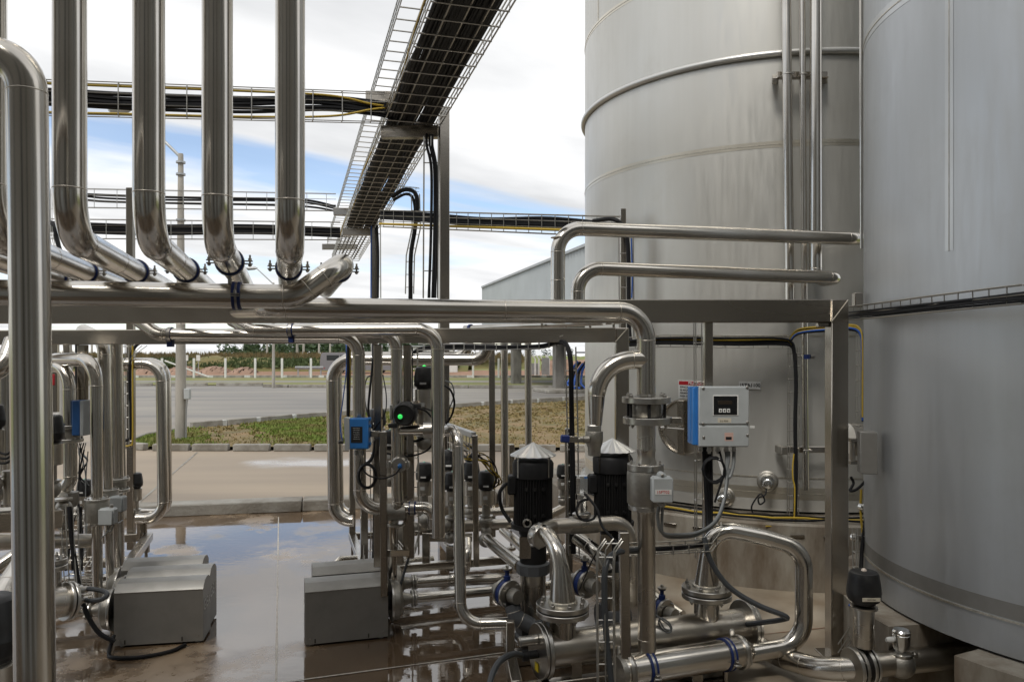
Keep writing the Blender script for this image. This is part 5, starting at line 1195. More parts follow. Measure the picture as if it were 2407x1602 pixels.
# front square post and its ladder tray
fp = thing('skid_post', 'short square post with a flat top beside the meter pipe', 'post', P(1466, 1545, 4.12))
MB().bar(P(1466, 1248, 4.12), P(1472, 1640, 4.12), .052, .052, up=V(0, 1, 0)).build('tube', 'frame_steel', fp)
tray('upright ladder tray in front of the treatment tube, arched at its top', [P(1442, 1265, 4.0), P(1424, 1290, 3.98), P(1421, 1330, 3.98), P(1424, 1640, 3.9)], V(1, 0, .0), .085, .05, up=V(0, -1, 0), step=.115, nlong=3, wr=.0032)
cable('thick grey hose bending down the upright ladder tray', [P(1530, 1290, 4.3), P(1480, 1293, 4.15), P(1444, 1300, 4.05), P(1424, 1330, 3.99), P(1421, 1400, 3.97), P(1426, 1500, 3.95), P(1442, 1640, 3.9)], .0165, 'hose_grey', 'hose', 'hose')
cable('dark hose leaving the left end of the treatment tube to the floor', [oe - V(0, 0, .015) - ud * .08, P(1205, 1536, 4.12), P(1172, 1556, 4.0), P(1152, 1602, 3.9), P(1150, 1660, 3.8)], .0165, 'hose_grey', 'hose', 'hose')
cable('grey cable coil tied on top of the treatment tube', [P(1535, 1440, 4.45), P(1556, 1455, 4.42), P(1574, 1470, 4.42), P(1576, 1484, 4.42), P(1560, 1482, 4.43), P(1548, 1462, 4.44), P(1556, 1452, 4.43), P(1574, 1464, 4.42), P(1578, 1478, 4.42), P(1562, 1476, 4.42), P(1550, 1456, 4.43)], .005, 'cable_grey')
# ================================================================== pumps with black motors
def ribbed(b, c, r, z0, z1, n=44, d=.012):
    vs = []; 
    for k in range(n * 2):
        a = 2 * math.pi * k / (n * 2); rr_ = r if k % 2 == 0 else r - d
        for s_ in (-.18, .18):
            aa = a + s_ * math.pi / n; vs.append((math.cos(aa) * rr_, math.sin(aa) * rr_))
    m = len(vs); b.add([c + V(x, y, z0) for x, y in vs] + [c + V(x, y, z1) for x, y in vs], [(i, (i + 1) % m, m + (i + 1) % m, m + i) for i in range(m)] + [tuple(range(m))[::-1], tuple(range(m, 2 * m))])
def pump(label, u, y, vt, vmb, w, dz=0):
    """vertical multistage pump: hat, motor, coupling, staged body, foot"""
    x = P(u, 0, y).x; o = V(x, y, 0); z1 = fz(vt, y); z0 = fz(vmb, y); r = w / 2
    t = thing('vertical_pump', label, 'pump', o, 'pumps with black motors and conical rain hats')
    b = MB(); ribbed(b, o, r, z0 + .04, z1 - .105); b.build('motor_body', 'motor_black', t, smooth=False)
    MB().lathe([(r - .012, z1 - .112), (r + .006, z1 - .108), (r + .008, z1 - .02), (r - .004, z1), (r * .6, z1 + .004), (.02, z1)], o, UP, 40).build('fan_cover', 'motor_black', t)
    for a in (-.35, .05, .5):
        for zz in (.33, .8): MB().lathe([(.012, 0), (.012, .012), (.005, .013)], o + V(math.sin(a) * (r - .004), -math.cos(a) * (r - .004), z0 + (z1 - .1 - z0) * zz), V(math.sin(a), -math.cos(a), 0), 8).build('boss', 'motor_black', t)
    MB().box(o + V(-r - .01, -.02, z0 + .30), (.06, .10, .12), bevel=.01).build('terminal_box', 'motor_black', t)
    rh = r + .012; n = 36; zh = z1 + .03; ah = .085
    hv = [o + V(0, 0, zh + ah)]; hb = MB()
    for k in range(n): a = 2 * math.pi * k / n; rr_ = rh * (1.0 if k % 2 else .992); hv.append(o + V(math.cos(a) * rr_ * 1.09, math.sin(a) * rr_ * 1.09, zh + (.003 if k % 2 else .0)))
    hb.add(hv, [(0, 1 + k, 1 + (k + 1) % n) for k in range(n)]); hb.add([p - V(0, 0, .003) for p in hv], [(0, 1 + (k + 1) % n, 1 + k) for k in range(n)])
    hat = hb.build('rain_hat', 'hat_sheet', t, smooth=False)
    for a in (.6, 2.5, 3.9, 5.5): MB().bar(o + V(math.cos(a) * (r + .010), math.sin(a) * (r + .010), z1 - .10), o + V(math.cos(a) * (r + .010), math.sin(a) * (r + .010), zh + .012), .012, .002, up=V(math.cos(a), math.sin(a), 0), bevel=0).build('hat_leg', 'frame_steel', t)
    MB().lathe([(r * .72, z0 - .02), (r * .75, z0 + .045), (r * 1.13, z0 + .05), (r * 1.13, z0 + .024), (r * 1.1, z0 + .02)][::-1], o, UP, 36).build('motor_flange', 'motor_black', t)
    MB().lathe([(.014, .0), (.014, .001)], o, UP, 6)
    ring = [o + V(-.04 + .022 * math.cos(a), -r * 1.0, z0 + .075 + .024 * math.sin(a)) for a in [k * math.pi / 6 for k in range(13)]]
    MB().tube(ring, .007, 8).build('lifting_eye', 'cast_light', t)
    zc = z0 - .20
    MB().lathe([(r * .68, zc), (r * .7, zc + .02), (r * .66, z0)], o, UP, 30).build('motor_stool', 'motor_black', t)
    MB().box(o + V(-r * .42, -r * .66, (z0 + zc) / 2 + .01), (.075, .008, .14), bevel=.002).build('coupling_guard', 'frame_steel', t)
    MB().lathe([(r * .62, zc - .075), (r * .86, zc - .07), (r * .86, zc - .008), (r * .7, zc)], o, UP, 10).build('pump_head', 'pump_grey', t, angle=20)
    MB().lathe([(r * .64, .13), (r * .66, .14), (r * .66, zc - .07)], o, UP, 30).build('sleeve', 'pipe_matt', t)
    for k in range(4): a = .8 + k * math.pi / 2; MB().tube([o + V(math.cos(a) * r * .76, math.sin(a) * r * .76, .09), o + V(math.cos(a) * r * .76, math.sin(a) * r * .76, zc - .05)], .007, 8).build('tie_rod', 'bolt_steel', t)
    MB().lathe([(r * .95, .05), (r * .95, .075), (r * .72, .09), (r * .72, .18), (r * .66, .19)], o, UP, 30).build('pump_base', 'pump_grey', t)
    for sg in (-1, 1):
        MB().lathe([(.06, 0), (.05, .04), (.08, .07), (.085, .075), (.085, .1)], o + V(0, 0, .14), E1 * sg, 26).build('port', 'pump_grey', t)
    return o, z0, z1
pA = pump('black-motored vertical pump left of the meter pipe', 1253, 4.95, 1080, 1246, .250)
pB = pump('black-motored vertical pump partly hidden by the flow meter', 1440, 5.12, 1069, 1240, .250)
cable('black motor cable bending down left of the front black pump', [P(1200, 1134, 4.93), P(1186, 1140, 4.9), P(1174, 1160, 4.88), P(1180, 1195, 4.88), P(1200, 1226, 4.85)], .012)
# butterfly valves with blue actuating necks beside the pumps
def bfly(label, u, v, y, axis, s=1.0, neck_v=None, big=True):
    c = P(u, v, y); axis = Vector(axis).normalized(); t = thing('butterfly_valve', label, 'valve', c - V(0, 0, .09), 'blue-necked butterfly valves at the pumps')
    MB().lathe([(.04, -.020), (.080, -.020), (.083, -.014), (.083, .014), (.080, .020), (.04, .020)], c, axis, 30).build('valve_ring', 'blue_rubber', t)
    for sg in (-1, 1):
        flange(t, c + axis * sg * .030, axis * sg, .088, .018, nb=4, rb=.072, br=.008, material='cast_light', phase=.8)
        MB().lathe([(.046, .045), (.050, .06), (.044, .11)], c, axis * sg, 24).build('neck', 'cast_steel', t)
    MB().lathe([(.022, .075), (.022, .110), (.013, .113), (.013, .14), (.024, .143), (.024, .152)], c, UP, 20).build('blue_neck', 'blue_rubber', t)
    MB().lathe([(.030, .153), (.030, .161), (.010, .163), (.010, .178)], c, UP, 20).build('top_plate', 'cast_light', t)
    return t
bfly('blue-necked butterfly valve left of the front black pump', 1192, 1393, 4.86, V(.62, -.78, 0))
bfly('blue-necked butterfly valve between the two black pumps', 1374, 1370, 4.98, V(.62, -.78, 0))
bfly('blue-necked butterfly valve low behind the meter pipe', 1556, 1436, 5.1, V(.62, -.78, 0))
pipe('suction_pipe', 'grey pump inlet elbow in front of the front pump foot', [P(1204, 1420, 4.82), P(1212, 1450, 4.8), P(1250, 1470, 4.8)], .05, .08, material='pump_grey', cat='pipe')
pipe('suction_pipe', 'long polished pipe slanting to the right behind the meter pipe', [P(1330, 1290, 6.0), P(1430, 1330, 5.6), P(1600, 1450, 5.1)], .0508, .5)
pipe('suction_pipe', 'second slanting pipe, slimmer, under the polished one', [P(1470, 1400, 5.4), P(1640, 1465, 5.0)], .022, seams=False)
pipe('suction_pipe', 'thick polished pipe rising diagonally between the pumps', [P(1356, 1262, 5.15), P(1408, 1300, 5.0), P(1425, 1340, 4.98)], .047, .2)
pipe('floor_pipe', 'outlet pipe crossing the floor from behind the loop to the butterfly valve', [P(1700, 1478, 5.0), P(1840, 1545, 4.5), P(1930, 1572, 4.22), P(2020, 1569, 4.12)], .060, [.5, .35], seg=28)
# sensor on the manifold between the pumps
sn = thing('pressure_sensor', 'polished pressure sensor with a black plug on the manifold between the pumps', 'sensor', P(1368, 1210, 4.78))
so = P(1367, 1212, 4.78); so2 = V(so.x, so.y, 0)
MB().lathe([(.03, fz(1212, 4.78)), (.03, fz(1176, 4.78)), (.036, fz(1172, 4.78)), (.036, fz(1160, 4.78)), (.044, fz(1158, 4.78)), (.044, fz(1122, 4.78)), (.038, fz(1117, 4.78))], so2, UP, 10).build('housing', 'hat_steel', sn, angle=20)
MB().lathe([(.055, fz(1213, 4.78)), (.058, fz(1210, 4.78)), (.058, fz(1206, 4.78)), (.05, fz(1204, 4.78))], so2, UP, 24).build('ferrule', 'cast_light', sn)
MB().lathe([(.016, 0), (.016, .03), (.011, .032), (.011, .05)], P(1367, 1154, 4.78) - V(0, .044, 0), V(0, -1, 0), 14).build('plug', 'label_white', sn)
ring = [P(1365 + 6 * math.cos(a), 1102 + 5 * math.sin(a), 4.76) for a in [k * math.pi / 6 for k in range(13)]]
MB().tube(ring, .002, 6).build('pull_ring', 'wire_steel', sn)
cable('black cable from the pressure sensor bending down to the wire tray', [P(1368, 1154, 4.72), P(1384, 1170, 4.65), P(1404, 1198, 4.6), P(1415, 1235, 4.55), P(1442, 1266, 4.45), P(1470, 1290, 4.4)], .008)
cable('black cable loop hanging around the manifold sensor', [P(1385, 1172, 4.66), P(1362, 1180, 4.62), P(1356, 1205, 4.6), P(1372, 1222, 4.6), P(1395, 1218, 4.6), P(1402, 1200, 4.6)], .0075)
cable('thin black cable arching over the ladder tray to the butterfly valve', [P(1445, 1275, 4.1), P(1420, 1275, 4.1), P(1395, 1310, 4.2), P(1375, 1355, 4.5), P(1362, 1385, 4.7)], .0045)
# ladder tray standing behind the pumps
lp2 = thing('tray_post', 'slim dark square post behind the ball valve lever', 'post', P(1334, 1420, 5.3))
MB().bar(P(1336, 1006, 5.3), P(1338, 1430, 5.3), .048, .048, up=V(0, 1, 0)).build('tube', 'frame_steel', lp2)
tray('tall ladder tray with one black cable, in front of the canopy column', [P(1340, 815, 5.24), P(1345, 1000, 5.24), P(1348, 1300, 5.24)], V(1, 0, 0), .072, .05, up=V(0, -1, 0), step=.115, nlong=3, wr=.0028)
cable('thick black cable arching into the tall ladder tray', [P(960, 836, 6.3), P(990, 818, 6.2), P(1050, 812, 6.05), P(1180, 814, 5.7), P(1270, 812, 5.45), P(1318, 801, 5.3), P(1334, 812, 5.25), P(1343, 850, 5.22), P(1345, 950, 5.22), P(1348, 1090, 5.22), P(1350, 1300, 5.22)], .012, n=6)
cable('second black cable arching into the tall ladder tray, just below the first', [P(962, 840, 6.3), P(992, 823, 6.2), P(1050, 818, 6.05), P(1180, 819, 5.7), P(1270, 817, 5.45), P(1316, 806, 5.3), P(1331, 817, 5.25), P(1339, 852, 5.22), P(1341, 950, 5.22), P(1345, 1300, 5.22)], .010, n=6)
tray('curved wire tray along the rear beam arching down towards the lever valve', [P(985, 822, 6.1), P(1180, 822, 5.7), P(1280, 818, 5.45), P(1322, 804, 5.32)], V(0, 1, 0), .09, .045, up=UP, step=.1, nlong=3, wr=.0028)
# ================================================================== shared builders for the valve skids
def actuator(label, u, vbase, y, r, lamp='led_dim', body_h=None, stem=True, group='black-capped valve actuators', axis=UP, vh=None, body=True, tilt=None):
    """control top: black cap with lamp, steel cylinder, lantern; the cap's underside sits at row vbase"""
    o = P(u, vbase, y); s = r; axis = Vector(axis).normalized()
    t = thing('valve_actuator', label, 'actuator', o - axis * s * 4.2 if body else o, group)
    cap = MB().lathe([(.72 * s, -.18 * s), (.78 * s, .0), (.90 * s, .04 * s), (.97 * s, .16 * s), (1.0 * s, .55 * s), (1.0 * s, .62 * s), (.985 * s, .66 * s), (.97 * s, .95 * s), (.86 * s, 1.65 * s), (.80 * s, 1.83 * s), (.66 * s, 1.92 * s), (.2 * s, 1.95 * s)], o, axis, 28).build('cap', 'black_plastic', t)
    MB().lathe([(1.012 * s, .56 * s), (1.012 * s, .60 * s)], o, axis, 28).build('cap_rim', 'black_plastic', cap)
    a1, a2 = perp(axis)
    MB().lathe([(.17 * s, 1.88 * s), (.17 * s, 1.96 * s), (.12 * s, 2.05 * s), (.04 * s, 2.09 * s)], o, axis, 14).build('lamp', lamp, cap)
    fw = V(0, -1, 0); fw = (fw - axis * fw.dot(axis)).normalized(); sd_ = fw.cross(axis)
    for k, a in enumerate((-.7, .75)):
        d = fw * math.cos(a) + sd_ * math.sin(a); MB().lathe([(.1 * s, 0), (.1 * s, .3 * s)], o + d * .85 * s + axis * .12 * s, d, 10).build('plug', 'black_plastic', cap)
    MB().box(o + fw * .985 * s + axis * .34 * s, (.62 * s, .02 * s, .2 * s), basis(sd_, axis) @ Matrix(((1, 0, 0), (0, 0, 1), (0, 1, 0)))).build('tag_label', 'label_white', cap)
    if body:
        bh = body_h or 1.7 * s
        cyl = MB().lathe([(.8 * s, -.2 * s - bh), (.88 * s, -.2 * s - bh + .05 * s), (.88 * s, -.26 * s), (.8 * s, -.2 * s), (.62 * s, -.1 * s)], o, axis, 26).build('cylinder', 'pipe_matt', t)
        for f_ in (.25, .72): MB().lathe([(.888 * s, -.2 * s - bh * f_ - .01 * s), (.888 * s, -.2 * s - bh * f_ + .01 * s)], o, axis, 26).build('groove', 'bolt_steel', cyl)
        MB().box(o + fw * .885 * s - axis * (.2 * s + bh * .45) + sd_ * .1 * s, (.5 * s, .02 * s, .4 * s), basis(sd_, axis) @ Matrix(((1, 0, 0), (0, 0, 1), (0, 1, 0)))).build('rating_plate', 'label_white', cyl)
        if stem:
            e = -.2 * s - bh
            MB().lathe([(.45 * s, e - 1.15 * s), (.47 * s, e - 1.1 * s), (.47 * s, e)], o, axis, 18).build('lantern', 'cast_steel', t)
            MB().lathe([(.55 * s, e - 1.35 * s), (.78 * s, e - 1.3 * s), (.78 * s, e - 1.2 * s), (.55 * s, e - 1.15 * s)], o, axis, 22).build('clamp_ring', 'cast_light', t)
            ball(t, o + axis * (e - 1.85 * s), .78 * s)
            if vh:
                MB().lathe([(.45 * s, e - 2.5 * s), (.5 * s, e - 2.42 * s), (.5 * s, e - 2.3 * s)], o, axis, 20).build('lower_ring', 'cast_light', t)
                ball(t, o + axis * (e - 3.0 * s), .62 * s)
    return t
def ball(par, c, r, name='valve_body', material='cast_steel'):
    prof = [(r * math.sin(math.pi * k / 12), -r * math.cos(math.pi * k / 12)) for k in range(13)]
    return MB().lathe(prof, c, UP, 22).build(name, material, par)
COVER_PROF = [(0, .015), (0, .350), (.012, .366), (.055, .395), (.115, .402), (.175, .395), (.218, .366), (.23, .350), (.23, .015)]
def cover_pump(label, FL, L, flip, logo=True, ang=16.5, cat='pump'):
    """centrifugal pump under a folded steel shroud; casing on the +E1 side, or the -E1 side when flip"""
    E1 = V(math.cos(R(ang)), math.sin(R(ang)), 0); E2 = V(-E1.y, E1.x, 0); ROT_E = Matrix((E1, E2, UP)).transposed()
    t = thing('shrouded_pump', label, cat, V(FL.x, FL.y, 0), 'pumps under grey steel shrouds'); FL = V(FL.x, FL.y, 0)
    MB().prism([FL + E2 * a + V(0, 0, z) for a, z in COVER_PROF], E1 * L).build('shroud', 'cover_steel', t, angle=22)
    for f_ in (.06, .94):      # folded lip screws along the lower edge
        MB().lathe([(.006, 0), (.006, .003), (.003, .004)], FL + E1 * L * f_ + V(0, 0, .05), -E2, 10).build('screw', 'bolt_steel', t)
    MB().bar(FL + E1 * .004 - E2 * .0015 + V(0, 0, .349), FL + E1 * (L - .004) - E2 * .0015 + V(0, 0, .349), .002, .004, bevel=0).build('fold_seam', 'bolt_steel', t)
    for f_ in (.12, .76): MB().box(FL + E1 * L * f_ - E2 * .001 + V(0, 0, .035), (.008, .004, .026), ROT_E).build('slot', 'dark_matt', t)
    for fx in (.08, .92):
        for fy in (.05, .18): MB().lathe([(.02, 0), (.02, .006), (.008, .008), (.008, .02)], FL + E1 * L * fx + E2 * fy, UP, 12).build('foot', 'cast_light', t)
    dirn = -E1 if flip else E1; end = FL + (V(0, 0, 0) if flip else E1 * L) + E2 * .115
    c = end + V(0, 0, .215)
    MB().lathe([(.06, 0), (.06, .03)], c, dirn, 24).build('shaft_housing', 'motor_black', t)
    MB().lathe([(.135, .028), (.138, .031), (.138, .042), (.135, .045)], c, dirn, 36).build('back_plate', 'cast_light', t)
    cs = MB().lathe([(.126, .045), (.128, .06), (.122, .085), (.10, .10), (.05, .112), (.044, .13), (.034, .165), (.034, .18)], c, dirn, 34).build('casing', 'cast_steel', t)
    a1, a2 = perp(dirn)
    for k in range(8):
        a = k * math.pi / 4 + .3; hexbolt(c + dirn * .045 + (a1 * math.cos(a) + a2 * math.sin(a)) * .118, dirn, .009, .012, t)
    for e_ in (.178, .198): flange(t, c + dirn * e_, dirn, .056, .014, nb=8, rb=.046, br=.005, phase=.1)
    if logo:
        le = FL + E1 * (L if flip else 0) + E2 * .11 + V(0, 0, .21) + (E1 if flip else -E1) * .0012
        rot = basis(E2 if flip else -E2, UP) 
        text('GEA', .10, le + V(0, 0, .02), rot @ Matrix.Rotation(R(0), 3, 'Z'), 'label_white', 'lettering', t, bold=True)
    return c + dirn * .2, dirn
# ================================================================== centre skid
W1 = V(-1.326, 4.917, 0)
s1c, _ = cover_pump('grey shrouded pump in front, right of the floor line', W1, .53, False)
s2c, _ = cover_pump('grey shrouded pump half hidden behind the right-hand front one', W1 + E2 * .36 + E1 * .06, .53, False, logo=False)
pipe('suction_pipe', 'straight low pipe from the right-hand front shrouded pump to the blue-necked valve', [s1c, s1c + E1 * 1.05 * .98], .034, material='pipe_steel')
pipe('suction_pipe', 'low pipe from the hidden shrouded pump kinking upwards at its right end', [s2c, s2c + E1 * .36, P(1100, 1312, 5.55), P(1098, 1268, 5.7)], .031, [.16, .09])
pipe('suction_pipe', 'low pipe running right behind the two shrouded pumps', [P(906, 1372, 5.75), P(1192, 1358, 6.0)], .040)
pipe('skid_header', 'dark capped cylinder lying across the centre skid behind the pumps', [P(882, 1322, 6.15), P(1018, 1318, 6.3)], .046, material='pipe_matt')
pipe('skid_header', 'small bright pipe elbow on the floor behind the hidden shrouded pump', [P(782, 1330, 6.0), P(800, 1312, 6.1), P(846, 1310, 6.2)], .022, .05)
# discharge risers
pipe('process_riser', 'riser under the tee falling to the hidden shrouded pump', [P(923, 1212, 5.22), P(923, 1385, 5.3)], .042, radii=[(0, .042), (.75, .042), (.93, .026), (1, .026)])
tee = thing('valve_tee', 'cylindrical tee body under the pipe with the round actuator', 'valve', P(931, 1222, 5.36))
MB().tube([P(909, 1203, 5.20), P(951, 1202, 5.22)], .058, 26).build('tee_body', 'cast_steel', tee)
MB().lathe([(.05, 0), (.06, .003), (.06, .014), (.05, .018)], P(931, 1229, 5.21), DN, 26).build('clamp_ring', 'cast_light', tee)
pp_ = pipe('process_pipe', 'short horizontal pipe with a blue clamp right of the tee body', [P(951, 1194, 5.22), P(1018, 1192, 5.22), P(1020, 1240, 5.22)], .040, .07, material='pipe_steel')
clamp(pp_, P(970, 1193, 5.22), V(1, 0, 0), .040, lugs=False, w=.045)
pipe('process_pipe', 'short elbow joining the round-actuator pipe to the tee body', [P(934, 1150, 5.2), P(936, 1180, 5.2), P(930, 1200, 5.2)], .041, .05)
# nested U-loops at the left of the centre skid
pipe('loop_pipe', 'tall U-shaped loop pipe at the left of the centre skid', [P(1146, 780, 6.45), P(1143, 845, 6.5), P(780, 844, 6.6), P(785, 1225, 6.6), P(830, 1223, 6.6)], .0500, [.12, .18, .15])
pipe('loop_pipe', 'second U-shaped loop pipe directly behind the first, lower end just above it', [P(1102, 780, 6.9), P(1098, 838, 6.9), P(790, 838, 7.0), P(796, 1209, 7.0), P(830, 1209, 7.0)], .0480, [.12, .18, .13])
# near pipe bending to the pump inlet
pipe('suction_pipe', 'pipe arching over from the left and dropping to the front black pump inlet', [P(1030, 1014, 5.5), P(1076, 1010, 5.1), P(1083, 1466, 4.86), P(1196, 1463, 4.84)], .0375, [.12, .13])
# vertical lines at the right of the skid
GV = 'upright pipes at the right of the centre skid'
pipe('process_riser', 'slim upright pipe with a U-bend at its foot, right of the square post', [P(1185, 800, 7.1), P(1187, 1195, 7.1), P(1160, 1205, 7.1)], .034, .05, group=GV)
pipe('process_riser', 'upright pipe seen above the front black pump hat', [P(1241, 800, 7.6), P(1243, 1215, 7.6)], .034, group=GV)
tag(MB().bar(P(1156, 800, 7.2), P(1158, 1260, 7.2), .056, .056, up=V(0, 1, 0)).build('skid_post', 'frame_steel'), 'square post left of the slim upright pipe on the centre skid', 'post')
# frame
fr_ = thing('valve_skid', 'open steel frame of the centre valve skid on levelling feet', 'frame', V(-.4, 6.2, 0))
FLc = V(-1.12, 5.85, .22)
def rail(a, c, par=fr_, w=.06, h=.06): MB().bar(a, c, w, h).build('rail', 'frame_steel', par)
K = [FLc, FLc + E1 * 1.5, FLc + E1 * 1.5 + E2 * 1.15, FLc + E2 * 1.15]
for i in range(4): rail(K[i] + (E1 * .03 if i % 2 == 0 else E2 * .031), K[(i + 1) % 4] - (E1 * .03 if i == 0 else -E1 * .03 if i == 2 else E2 * .031 if i == 1 else -E2 * .031))
rail(FLc + E1 * .75 + E2 * .03, FLc + E1 * .75 + E2 * 1.12)
for p in (K[0], K[1], K[2], K[3], FLc + E1 * .75):
    MB().lathe([(.012, .03), (.012, .19)], V(p.x, p.y, 0), UP, 10).build('foot_stem', 'bolt_steel', fr_); MB().lathe([(.045, 0), (.045, .012), (.018, .03)], V(p.x, p.y, 0), UP, 18).build('foot', 'cast_light', fr_)
for p, zz in ((K[3], 1.05), (K[0] + E2 * .06, .8), (K[2], 1.0)): MB().bar(V(p.x, p.y, .19), V(p.x, p.y, zz), .055, .055, up=E2).build('post', 'frame_steel', fr_)
fr2 = thing('transmitter_stand', 'square-tube bracket frame holding the small blue transmitter', 'frame', P(900, 1440, 5.3))
MB().bar(P(900, 1013, 5.06), P(904, 1400, 5.06), .045, .045, up=V(0, 1, 0)).build('post', 'frame_steel', fr2)
MB().bar(P(871, 1019, 5.06), P(892, 1019, 5.06), .04, .04).build('arm', 'frame_steel', fr2)
MB().bar(P(965, 1000, 5.28), P(966, 1310, 5.28), .046, .046, up=V(0, 1, 0)).build('post', 'frame_steel', fr2)
MB().bar(P(911, 1299, 5.08), P(957, 1298, 5.26), .045, .045).build('crossbar', 'frame_steel', fr2)
# sloping bar with a hanging grid, right of the near arching pipe
sl = thing('sloping_tray_frame', 'pale sloping top bar and post with a hanging wire grid of cables', 'frame', P(1117, 1330, 5.9))
MB().bar(P(1052, 1000, 6.6), P(1113, 1022, 5.92), .045, .045).build('top_bar', 'galv', sl)
MB().bar(P(1116, 1022, 5.9), P(1120, 1330, 5.9), .045, .045, up=V(0, 1, 0)).build('post', 'frame_steel', sl)
for k in range(9):
    f_ = k / 8; a = P(1052, 1008, 6.6).lerp(P(1112, 1030, 5.95), f_); MB().tube([a, a - V(0, 0, .17)], .004, 5).build('grid_wire', 'wire_steel', sl)
for dz in (.05, .11, .17): MB().tube([P(1052, 1008, 6.6) - V(0, 0, dz), P(1112, 1030, 5.95) - V(0, 0, dz)], .004, 5).build('grid_wire', 'wire_steel', sl)
rnd = random.Random(31)
for k in range(10):
    a = P(1060 + k * 5, 1040 + rnd.uniform(-4, 10), 6.3 - k * .03); m_ = ['cable_black', 'cable_yellow', 'cable_black', 'cable_black'][k % 4]
    lab_ = ['thin ' + ('yellow' if m_ == 'cable_yellow' else 'black') + ' signal cable knotted in the hanging grid above the centre valves']
    cable(lab_[0], [a, P(1075 + k * 6, 1062 + rnd.uniform(-8, 10), 6.1), P(1100 + rnd.uniform(-10, 10), 1080 + rnd.uniform(-10, 5), 5.9), P(1120 + k * 2.5, 1075 + rnd.uniform(-8, 12), 5.9), P(1150 + rnd.uniform(-5, 14), 1100 + rnd.uniform(-10, 10), 5.95), P(1172 + rnd.uniform(-8, 8), 1128 + rnd.uniform(-8, 8), 6.0), P(1160, 1140 + k, 6.05)], .0042, m_, group='signal cables of the centre valves', n=6, seg=6)
# actuators
actuator('black-capped actuator right of the sloping frame post, nearest the slim upright pipe', 1143, 1146, 6.1, .070, vh=1)
actuator('black-capped actuator just left of the sloping frame post', 1108, 1124, 6.5, .074, vh=1)
actuator('black-capped actuator showing left of the near arching pipe', 1064, 1148, 6.2, .070)
actuator('black-capped actuator behind the closed-end pipe, highest of the middle valves', 1056, 1098, 6.6, .078)
actuator('black-capped actuator seen between the square post and the closed-end pipe', 997, 1125, 6.3, .070, vh=1)
actuator('tall actuator with a green lamp left of the closed-end pipe', 997, 908, 5.35, .072, lamp='led_green', body_h=.24)
actuator('black-capped actuator behind the left square post, upper one', 887, 1000, 6.1, .070)
actuator('black-capped actuator behind the bracket frame, lower left one', 917, 1050, 5.95, .068)
actuator('small black-capped actuator left of the tall ladder tray', 1323, 1120, 6.0, .050)
# manifolds under them
for k, (a, c, r_, lab_) in enumerate(((P(985, 1236, 6.15), P(1205, 1228, 6.2), .036, 'upper valve manifold pipe across the centre skid'), (P(1070, 1205, 6.55), P(1215, 1200, 6.7), .034, 'rear valve manifold pipe leading towards the front black pump'), (P(1000, 1262, 6.2), P(1110, 1262, 6.2), .034, 'lower valve manifold pipe across the centre skid'), (P(1275, 1218, 7.0), P(1330, 1190, 7.2), .04, 'bright pipe end showing right of the front black motor'))):
    pipe('valve_manifold', lab_, [a, c], r_, material='pipe_matt')
pipe('valve_manifold', 'thick diagonal pipe running from the centre valves towards the front black pump', [P(1146, 1268, 5.95), P(1222, 1330, 5.2)], .042)
pipe('valve_manifold', 'slimmer diagonal pipe behind the thick one, towards the front black pump', [P(1182, 1246, 6.4), P(1232, 1290, 5.7)], .034)
vb = thing('valve_cluster', 'cluster of round valve bodies low on the centre skid', 'valves', P(1050, 1300, 6.0))
for (u, v, y, r_) in ((1045, 1235, 6.05, .055), (1078, 1236, 6.1, .05), (1060, 1262, 6.1, .05), (1142, 1268, 6.0, .058), (1010, 1232, 6.15, .055), (975, 1240, 6.1, .045), (1000, 1222, 5.9, .05)): ball(vb, P(u, v, y), r_)
for (u, v, y) in ((1142, 1226, 6.08), (1058, 1219, 6.1), (1108, 1215, 6.4)): MB().lathe([(.05, 0), (.06, .004), (.06, .014), (.05, .018)], P(u, v, y), UP, 22).build('clamp_ring', 'cast_light', vb)
for (u, v0, v1, y) in ((940, 1235, 1330, 6.1), (1002, 1250, 1335, 6.1), (955, 1230, 1300, 6.3), (1058, 1280, 1340, 6.15)): MB().bar(P(u, v0, y), P(u, v1, y), .06, .06, up=V(0, 1, 0)).build('valve_leg', 'frame_steel', vb)
# round actuator facing the viewer
ra = thing('round_actuator', 'round black actuator facing forward with a lit green lamp', 'actuator', P(949.5, 1002, 5.15))
rc_ = P(949.5, 973.5, 5.02); rax = V(-.12, -1, -.10).normalized()
cap = MB().lathe([(.070, -.10), (.079, -.06), (.080, -.02), (.076, .0), (.066, .012), (.060, .012), (.058, .008), (.002, .008)], rc_, rax, 40).build('cap', 'black_plastic', ra)
a1, a2 = perp(rax)
MB().lathe([(.0155, .008), (.0155, .014), (.010, .020), (.003, .022)], rc_ + V(-.022, 0, -.012), rax, 18).build('lamp', 'led_green', cap)
MB().box(rc_ + V(.085, .03, .055), (.05, .03, .025), bevel=.004).build('plug', 'black_plastic', ra)
MB().box(rc_ + V(-.075, .02, -.075), (.06, .04, .03), bevel=.006).build('foot_plug', 'black_plastic', ra)
MB().bar(rc_ + V(-.10, .05, .01), rc_ + V(-.08, .05, .01), .03, .1).build('side_bracket', 'cast_light', ra)
MB().tube([rc_ - rax * .09, rc_ - rax * .30], .045, 20).build('cylinder', 'pipe_matt', ra)
hb_ = pipe('process_pipe', 'short tapered horizontal pipe with a bolted clamp under the round actuator', [P(940, 1012, 5.10), P(1002, 1010, 5.10)], .038, radii=[(0, .028), (.2, .040), (1, .040)])
for k, du in enumerate((0, 7, 14)): MB().lathe([(.04, -.012), (.058, -.010), (.058, .010), (.04, .012)], P(1000 + du, 1009.5, 5.10), V(1, 0, 0), 26).build('clamp_ring', 'cast_light', hb_)
